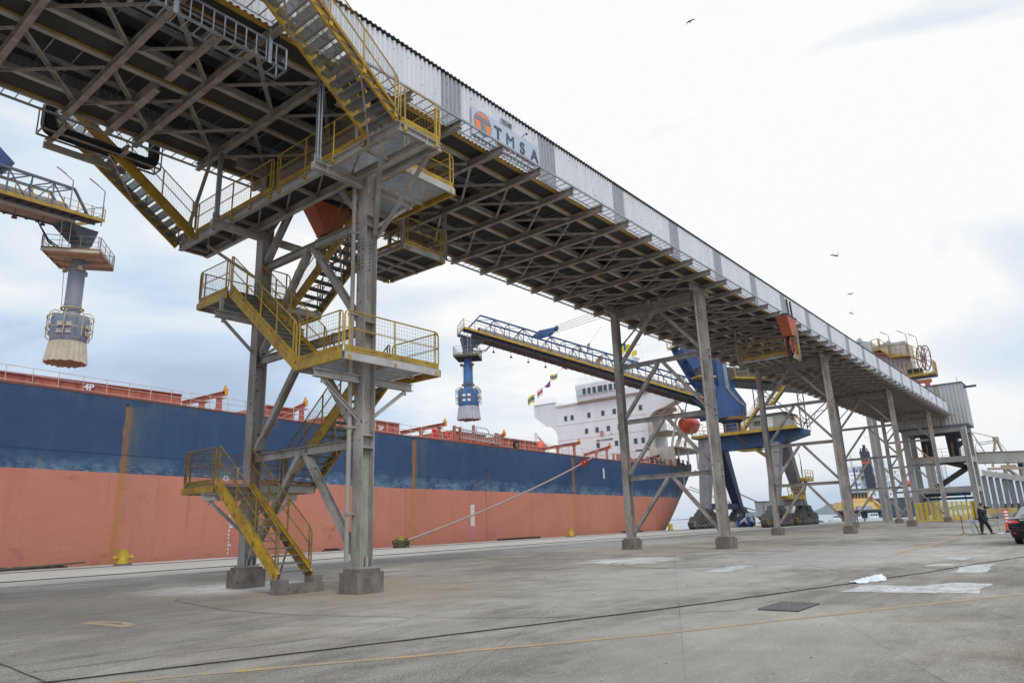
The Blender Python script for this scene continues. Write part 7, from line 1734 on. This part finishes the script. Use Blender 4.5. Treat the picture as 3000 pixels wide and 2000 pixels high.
# ================================================================== SMALL THINGS ROUND THE LECTERN
def mic_stand():
    t = thing('microphone_stand', (49.55, 6.5, 0), 'thin black microphone stand with tripod feet left of the lectern', 'microphone stand')
    b = MB(); x, y = 49.6, 6.52; b.tube([(x, y, .12), (x-.0, y, 1.05)], .018, 6)
    for a in (.6, 2.7, 4.8): b.tube([(x, y, .14), (x+.32*cos(a), y+.32*sin(a), .015)], .014, 5)
    b.tube([(x+.06, y-.07, .82), (x-.14, y+.1, 1.36)], .011, 5); b.build('stand', BLACKP, t)
    b = MB(); b.tube([(x-.12, y+.08, 1.33), (x-.3, y+.24, 1.47)], [.02, .035], 8); b.ball((x-.32, y+.26, 1.485), .045, 8, 5); b.build('microphone', mat('silver_mic', (.5, .5, .5), None, rough=.3, metal=.6), t)
mic_stand()
def lectern():
    t = thing('lectern', (50.0, 6.0, 0), 'clear slanted lectern post with a thin pale blue shelf beside the suited man', 'lectern')
    r = V((.627, -.779, 0)); f = V((.779, .627, 0)); a = V((50.05, 6.05, 0)); P = lambda u, v, z: a+r*u+f*v+V((0, 0, z))
    b = MB(); b.hull8([P(-.08, -.03, .02), P(.08, -.03, .02), P(.08, .03, .02), P(-.08, .03, .02)], [P(-.06, -.03, 1.0), P(.06, -.03, 1.0), P(.06, .03, 1.0), P(-.06, .03, 1.0)]); b.build('post', mat('brushed_steel', (.45, .45, .45), None, rough=.35, metal=.5), t)
    b = MB(); b.bar(P(-.52, 0, .78), P(.56, 0, .80), .35, .022); b.build('shelf', mat('pale_lilac_acrylic', (.42, .45, .72), None, rough=.2), t)
    b = MB(); b.bar(P(.05, 0, 1.0), P(.30, 0, .03), .03, .03); b.bar(P(-.16, .05, .93), P(-.02, .05, 1.25), .012, .012); b.bar(P(-.1, 0, 1.12), P(-.22, 0, .86), .012, .012); b.bar(P(-.2, -.1, .01), P(.4, -.1, .01), .3, .02); b.build('arm', BLACKP, t)
lectern()
def stanchion():
    t = thing('belt_barrier_post', (51.0, 4.85, 0), 'steel queue post with a black belt stretched towards the lectern', 'barrier post')
    x, y = 51.0, 4.85; b = MB(); b.tube([(x, y, .02), (x, y, .92)], .035, 12); b.build('post', mat('brushed_steel', (.45, .45, .45)), t)
    b = MB(); b.lathe((x, y, 0), [(.17, .0), (.18, .02), (.05, .05)], 20); b.build('base', mat('white_metal_disc', (.7, .72, .72), None, rough=.3), t)
    b = MB(); b.box((x-.05, y-.05, .86), (x+.05, y+.05, .98)); b.bar((x, y, .9), (50.1, 5.95, .9), .006, .05); b.build('belt', BLACKP, t)
stanchion()
def delineator():
    t = thing('traffic_delineator', (53.0, 4.75, 0), 'orange plastic road marker with red and white stripes behind the queue post', 'road marker')
    x, y = 53.2, 4.72; r = V((.627, -.779, 0)); f = V((.779, .627, 0)); P = lambda u, v, z: V((x, y, z))+r*u+f*v
    b = MB(); b.hull8([P(-.02, -.12, .0), P(.3, -.12, .0), P(.3, .12, .0), P(-.02, .12, .0)], [P(0, -.1, .12), P(.28, -.1, .12), P(.28, .1, .12), P(0, .1, .12)]); b.build('base', BLACKP, t)
    RD = mat('orange_red_plastic', (.62, .09, .03), None, rough=.45)
    b = MB(); b.hull8([P(.0, -.05, .12), P(.28, -.05, .12), P(.28, .05, .12), P(.0, .05, .12)], [P(.02, -.04, .62), P(.26, -.04, .62), P(.26, .04, .62), P(.02, .04, .62)])
    b.build('body', RD, t)
    for k in range(8):
        b = MB(); z = .62+.092*k; w = .012 if k < 7 else .05; b.hull8([P(.02, -.04, z), P(.26, -.04, z), P(.26, .04, z), P(.02, .04, z)], [P(.02+w*.2, -.04, z+.09), P(.26-w, -.04, z+.09), P(.26-w, .04, z+.09), P(.02+w*.2, .04, z+.09)]); b.build('stripe', RD if k % 2 else mat('white_stripe', (.72, .7, .68)), t)
delineator()

# ================================================================== BLACK CAR (rear quarter at the right edge)
def car():
    t = thing('parked_car', (38.2, 2.6, 0), 'black sedan seen from behind at the right edge', 'car')
    h = V((.93, -.10, 0)).normalized()   # nose direction
    s = V((-h.y, h.x, 0))                # towards the car's left side
    A = V((36.05, 3.15, 0)) - s*0        # rear left corner on the ground
    P = lambda l, w, z: A+h*l-s*w+V((0, 0, z))   # l forward from the rear, w to the right
    CP = mat('black_car_paint', (.008, .008, .010), None, rough=.09, spec=.7)
    W = 1.76; Ln = 4.6; rows = []
    # sections along the car: (l, half width factor at sill, belt, z sill, z belt, )
    prof = [(0.0, .86, .72, .92), (.05, .97, .50, 1.02), (.25, 1.0, .32, 1.08), (.9, 1.0, .22, 1.10), (1.8, 1.0, .2, 1.02), (3.0, 1.0, .2, .98), (3.7, .99, .2, .93), (4.3, .93, .25, .80), (4.58, .76, .38, .62)]
    for l, f, zs, zb in prof:
        hw = W/2*f; c = W/2; zm = (zs+zb)/2
        rows.append([P(l, c-hw*.90, zs), P(l, c-hw*1.0, zs+.12), P(l, c-hw*1.02, zm), P(l, c-hw*.985, zb-.12), P(l, c-hw*.90, zb-.02), P(l, c-hw*.5, zb+.015), P(l, c, zb+.025), P(l, c+hw*.5, zb+.015), P(l, c+hw*.90, zb-.02), P(l, c+hw*.985, zb-.12), P(l, c+hw*1.02, zm), P(l, c+hw, zs+.12), P(l, c+hw*.9, zs)])
    b = MB(); b.grid(rows, True); b._a([tuple(p) for p in rows[0]], [tuple(range(13))]); b._a([tuple(p) for p in rows[-1]], [tuple(range(13))]); body = b.build('body', CP, t, smooth=True)
    # bumper: stepped panel below
    b = MB(); rr = []
    for z, o, f in ((.22, .10, .90), (.30, .0, .95), (.45, -.07, .985), (.62, -.10, 1.0), (.72, -.08, 1.0), (.78, .02, .96)):
        hw = W/2*f; c = W/2; rr.append([P(.75, c-hw, z), P(.25+o, c-hw, z), P(.06+o, c-hw*.86, z), P(-.02+o, c-hw*.5, z), P(-.04+o, c, z), P(-.02+o, c+hw*.5, z), P(.06+o, c+hw*.86, z), P(.25+o, c+hw, z), P(.75, c+hw, z)])
    b.grid(rr); b.build('rear_bumper', CP, t, smooth=True)
    # cabin
    b = MB(); c = W/2; rows = []
    for l, z, hw in ((.62, 1.08, .76), (1.35, 1.42, .60), (1.9, 1.49, .585), (2.5, 1.48, .585), (2.9, 1.40, .60), (3.65, 1.0, .74)): rows.append([P(l, c-hw-.0, z-.02), P(l, c-hw*.6, z+.005), P(l, c, z+.012), P(l, c+hw*.6, z+.005), P(l, c+hw, z-.02)])
    b.grid(rows)
    for sg in (-1, 1):
        b.grid([[P(.62, c+sg*.80, 1.06), P(.62, c+sg*.76, 1.07)], [P(1.35, c+sg*.83, 1.04), P(1.35, c+sg*.60, 1.40)], [P(1.9, c+sg*.84, 1.02), P(1.9, c+sg*.585, 1.47)], [P(2.5, c+sg*.84, 1.0), P(2.5, c+sg*.585, 1.46)], [P(2.9, c+sg*.84, .98), P(2.9, c+sg*.6, 1.38)], [P(3.65, c+sg*.78, .96), P(3.65, c+sg*.74, .98)]])
    b.build('roof', CP, t, smooth=True)
    gl = mat('sky_reflecting_glass', (.16, .19, .20), None, rough=.05, spec=1)
    b = MB(); b.hull8([P(.66, c-.66, 1.085), P(.66, c+.66, 1.085), P(.64, c+.66, 1.085), P(.64, c-.66, 1.085)], [P(1.30, c-.52, 1.405), P(1.30, c+.52, 1.405), P(1.26, c+.52, 1.41), P(1.26, c-.52, 1.41)]); b.build('rear_window', gl, t)
    b = MB()
    for sg in (-1, 1): b.grid([[P(1.15, c+sg*.838, 1.06), P(1.5, c+sg*.66, 1.38)], [P(2.0, c+sg*.852, 1.04), P(2.0, c+sg*.615, 1.44)], [P(2.9, c+sg*.852, 1.0), P(2.75, c+sg*.625, 1.40)], [P(3.4, c+sg*.82, .99), P(3.3, c+sg*.76, 1.08)]])
    b.build('side_window', gl, t)
    red = mat('red_lamp_lens', (.60, .012, .012), None, rough=.12, spec=.8); wl = mat('clear_lamp_lens', (.7, .6, .6), None, rough=.15)
    for sg in (0, 1):
        m = (lambda w: w) if sg == 0 else (lambda w: W-w)
        b = MB(); b._a([P(.30, m(-.015), .99), P(.03, m(.06), .99), P(-.035, m(.30), .975), P(-.05, m(.46), .86), P(-.05, m(.26), .835), P(.0, m(.05), .80), P(.28, m(-.02), .85)], [(0, 1, 5, 6), (1, 2, 4, 5), (2, 3, 4)]); b.prism([P(-.052, m(.2), .84), P(-.052, m(.45), .862), P(-.045, m(.3), .97), P(-.04, m(.1), .985), P(-.045, m(.06), .81)], h*.03)
        lp = b.build('tail_lamp', red, t); b = MB(); b.prism([P(-.06, m(.07), .93), P(-.06, m(.17), .93), P(-.06, m(.17), .88), P(-.06, m(.07), .88)], h*.01); b.prism([P(-.068, m(.2), .94), P(-.068, m(.27), .92), P(-.068, m(.22), .90)], h*.01); b.build('reverse_lamp', wl, lp)
        b = MB(); b.box(P(-.10, m(.16), .44), P(-.06, m(.28), .475)); b.build('reflector', red, t)
    b = MB(); b.bar(P(-.075, .48, .965), P(-.075, W-.48, .965), .03, .035); b.bar(P(-.085, .35, .665), P(-.095, W-.35, .665), .02, .012); b.build('chrome_trim', mat('chrome', (.7, .7, .7), None, rough=.12, metal=1), t)
    b = MB(); b.bar(P(-.075, .66, .86), P(-.075, 1.08, .86), .02, .14); pl = b.build('number_plate', mat('plate_white', (.7, .7, .7)), t); b = MB(); b.bar(P(-.088, .66, .915), P(-.088, 1.08, .915), .006, .03); b.build('plate_band', mat('plate_blue', (.03, .1, .45)), pl)
    b = MB(); b.bar(P(-.03, .52, .27), P(-.03, 1.24, .27), .02, .03); b.build('lower_grille', mat('chrome', (.7, .7, .7)), t)
    for l in (.95, 3.65):
        for w in (.02, W-.24):
            b = MB(); c0 = P(l, w, .32); b.lathe(c0, [(.2, 0), (.3, 0), (.32, .03), (.32, .19), (.3, .22), (.2, .22)], 26, tuple(-s)); b.build('tyre', RUBBER, t, smooth=True); b = MB(); b.lathe(c0, [(0, .03), (.2, .03), (.2, .19), (0, .19)], 18, tuple(-s)); b.build('wheel_rim', GALV, t)
    b = MB(); b.ball(P(2.75, -.12, 1.05), (.10, .11, .085), 12, 8); b.bar(P(2.75, -.06, 1.0), P(2.78, .06, .98), .05, .04); mr = b.build('wing_mirror', CP, t, smooth=True)
    b = MB(); b.lathe(P(2.65, -.12, 1.05), [(0, 0), (.075, 0), (.075, -.01)], 14, tuple(-h)); b.build('mirror_glass', mat('mirror_glass', (.5, .55, .58), None, rough=.05, metal=.8), mr)
    text_mesh('SENTRA', .075, 'badge', mat('chrome', (.7, .7, .7)), t, P(-.0, .23, 1.015), tuple(-s), (0, 0, 1), .004, .002, spacing=1.2)
car()

# ================================================================== TRUCK AND SKID STEER UNDER THE LOADER
def truck():
    t = thing('box_truck', (107, 39, 0), 'white box truck standing behind the loader leg between the first trestles', 'truck')
    b = MB(); b.box((105.9, 37.4, 1.35), (114.5, 39.9, 3.55)); b.build('cargo_box', mat('dirty_white_box', (.62, .62, .60), (.42, .40, .36), .6, .6), t)
    b = MB(); b.box((105.84, 38.62, 1.4), (105.9, 38.68, 3.5)); b.box((105.8, 37.4, 1.25), (106, 39.9, 1.38)); b.box((105.8, 37.4, 3.5), (106, 39.9, 3.6)); b.build('door_frame', DARK, t)
    b = MB(); b.box((106, 37.7, .9), (116.5, 39.6, 1.25)); b.box((105.7, 37.5, .45), (105.9, 39.8, .62)); b.box((105.9, 38, .5), (106.1, 38.1, 1.2)); b.box((105.9, 39.2, .5), (106.1, 39.3, 1.2)); b.build('chassis', DARK, t)
    b = MB(); b.box((115, 37.5, .9), (116.9, 39.8, 3.0)); b.build('cab', WHITE, t)
    for x in (107.6, 108.8, 115.9):
        for y in (37.5, 39.4): b = MB(); b.lathe((x, y, .5), [(0, 0), (.45, 0), (.5, .05), (.5, .25), (.45, .3), (0, .3)], 18, (0, 1, 0)); b.build('wheel', RUBBER, t)
truck()
def skid():
    t = thing('skid_steer', (101.6, 39.9, 0), 'small white skid steer loader with wide bucket behind the two workers', 'loader vehicle')
    r = V((.627, -.779, 0)); f = V((.779, .627, 0)); a = V((101.9, 40.6, 0)); P = lambda u, v, z: a+r*u+f*v+V((0, 0, z))
    W2 = mat('pale_machine_white', (.55, .55, .53), (.3, .28, .25), .6, 2)
    b = MB(); b.prism([P(-.3, 0, .45), P(1.5, 0, .45), P(1.7, 0, .9), P(1.6, 0, 1.5), P(.8, 0, 1.25), P(-.3, 0, .9)], f*1.5); b.build('body', W2, t)
    b = MB()
    for v in (-.1, 1.45): b.prism([P(1.75, v, 1.5), P(1.65, v, 2.0), P(1.35, v, 2.0), P(.2, v, 1.15), P(-.6, v, .55), P(-.45, v, .4), P(.4, v, .95), P(1.4, v, 1.55)], f*.15)
    b.build('lift_arm', W2, t)
    b = MB(); b.hull8([P(-.35, .15, .9), P(.75, .15, .9), P(.75, 1.35, .9), P(-.35, 1.35, .9)], [P(-.2, .25, 2.05), P(.6, .25, 2.05), P(.6, 1.25, 2.05), P(-.2, 1.25, 2.05)]); b.build('cab', GLASS, t)
    b = MB()
    for u in (-.36, .76):
        b.bar(P(u, .1, .9), P(-.2 if u < 0 else .6, .2, 2.08), .07, .07)
    b.bar(P(-.25, .2, 2.08), P(.65, .2, 2.08), .08, .08); b.build('roll_cage', BLACKP, t)
    b = MB(); 
    b.prism([P(-2.2, -.2, .12), P(-1.1, -.2, .08), P(-.75, -.2, .2), P(-.75, -.2, .8), P(-1.3, -.2, .85), P(-2.3, -.2, .4)], f*2.1); b.build('bucket', mat('dusty_bucket', (.33, .27, .24), (.2, .17, .15), .5, 3), t)
    for u in (.2, 1.25):
        for v in (-.25, 1.5): b = MB(); b.lathe(P(u, v, .4), [(0, 0), (.34, 0), (.4, .05), (.4, .22), (.34, .27), (0, .27)], 16, tuple(f)); b.build('wheel', RUBBER, t)
skid()

# ================================================================== BIRDS
def bird(c, span, label, wl, wr, roll=0):
    t = MB(); r = V((.627, -.779, 0)); u = V((0, 0, 1)); c = V(c); f = V((.779, .627, 0)); Q = lambda a, z, d=0: c+(r*a+u*z)*span+f*d
    def wing(pts):
        n = len(pts); rows = [[Q(x, z+th, dd-.04), Q(x, z-th, dd+.04)] for x, z, th, dd in pts]; t.grid([[a, a+f*.02, b2+f*.02, b2] for a, b2 in rows], True)
    wing(wl); wing(wr)
    t.tube([Q(*roll[0]), Q(roll[0][0]*.3, roll[0][1]*.3), Q(roll[1][0]*.6, roll[1][1]*.6), Q(*roll[1])], [span*.02, span*.06, span*.05, span*.015], 8)
    o = t.build('bird', mat('dark_bird_feather', (.03, .03, .034)), None)
    tag(o, label, 'bird', 'birds over the gallery'); return o
wl = [(0, 0, .05, 0), (-.18, -.06, .06, 0), (-.34, -.24, .04, 0), (-.5, -.5, .01, 0)]; wr = [(0, 0, .05, 0), (.15, .1, .06, 0), (.35, .2, .04, 0), (.6, .28, .01, 0)]
bird((50.1, 19.5, 42.7), .75, 'bird with spread wings high in the top middle of the sky', wl, wr, [(-.08, .12), (.16, -.22)])
bird((61.6, 13.5, 22.9), .95, 'larger gull with raised right wing midway down the sky', [(0, -.1, .03, 0), (-.3, -.02, .04, 0), (-.6, .02, .01, 0)], [(0, -.1, .04, 0), (.12, .12, .05, 0), (.32, .4, .01, 0)], [(-.05, -.08), (.08, -.16)])
bird((62.9, 13.2, 19.6), .5, 'small dark bird gliding just above the orange chute, upper of a close pair', [(0, 0, .05, 0), (-.3, .05, .05, 0), (-.55, 0, .01, 0)], [(0, 0, .05, 0), (.3, .08, .05, 0), (.6, .2, .01, 0)], [(-.1, -.05), (.2, -.1)])
bird((63.3, 13.4, 18.0), .5, 'small dark bird flapping just below the other of the close pair', [(0, 0, .05, 0), (-.25, .05, .05, 0), (-.5, .12, .01, 0)], [(0, 0, .06, 0), (.14, .25, .06, 0), (.28, .55, .01, 0)], [(-.15, -.1), (.25, -.15)])

# ================================================================== SEA AIR
b = MB(); b.box((-420, -2000, -5.2), (5200, 5200, 130))
def haze():
    m = bpy.data.materials.new('sea_air'); m.use_nodes = True; nt = m.node_tree; nt.nodes.clear()
    o = nt.nodes.new('ShaderNodeOutputMaterial'); v = nt.nodes.new('ShaderNodeVolumePrincipled'); v.inputs['Color'].default_value = (.80, .88, 1, 1); v.inputs['Density'].default_value = .00013
    nt.links.new(v.outputs[0], o.inputs['Volume']); tag(b.build('haze', m), kind='stuff')
haze()
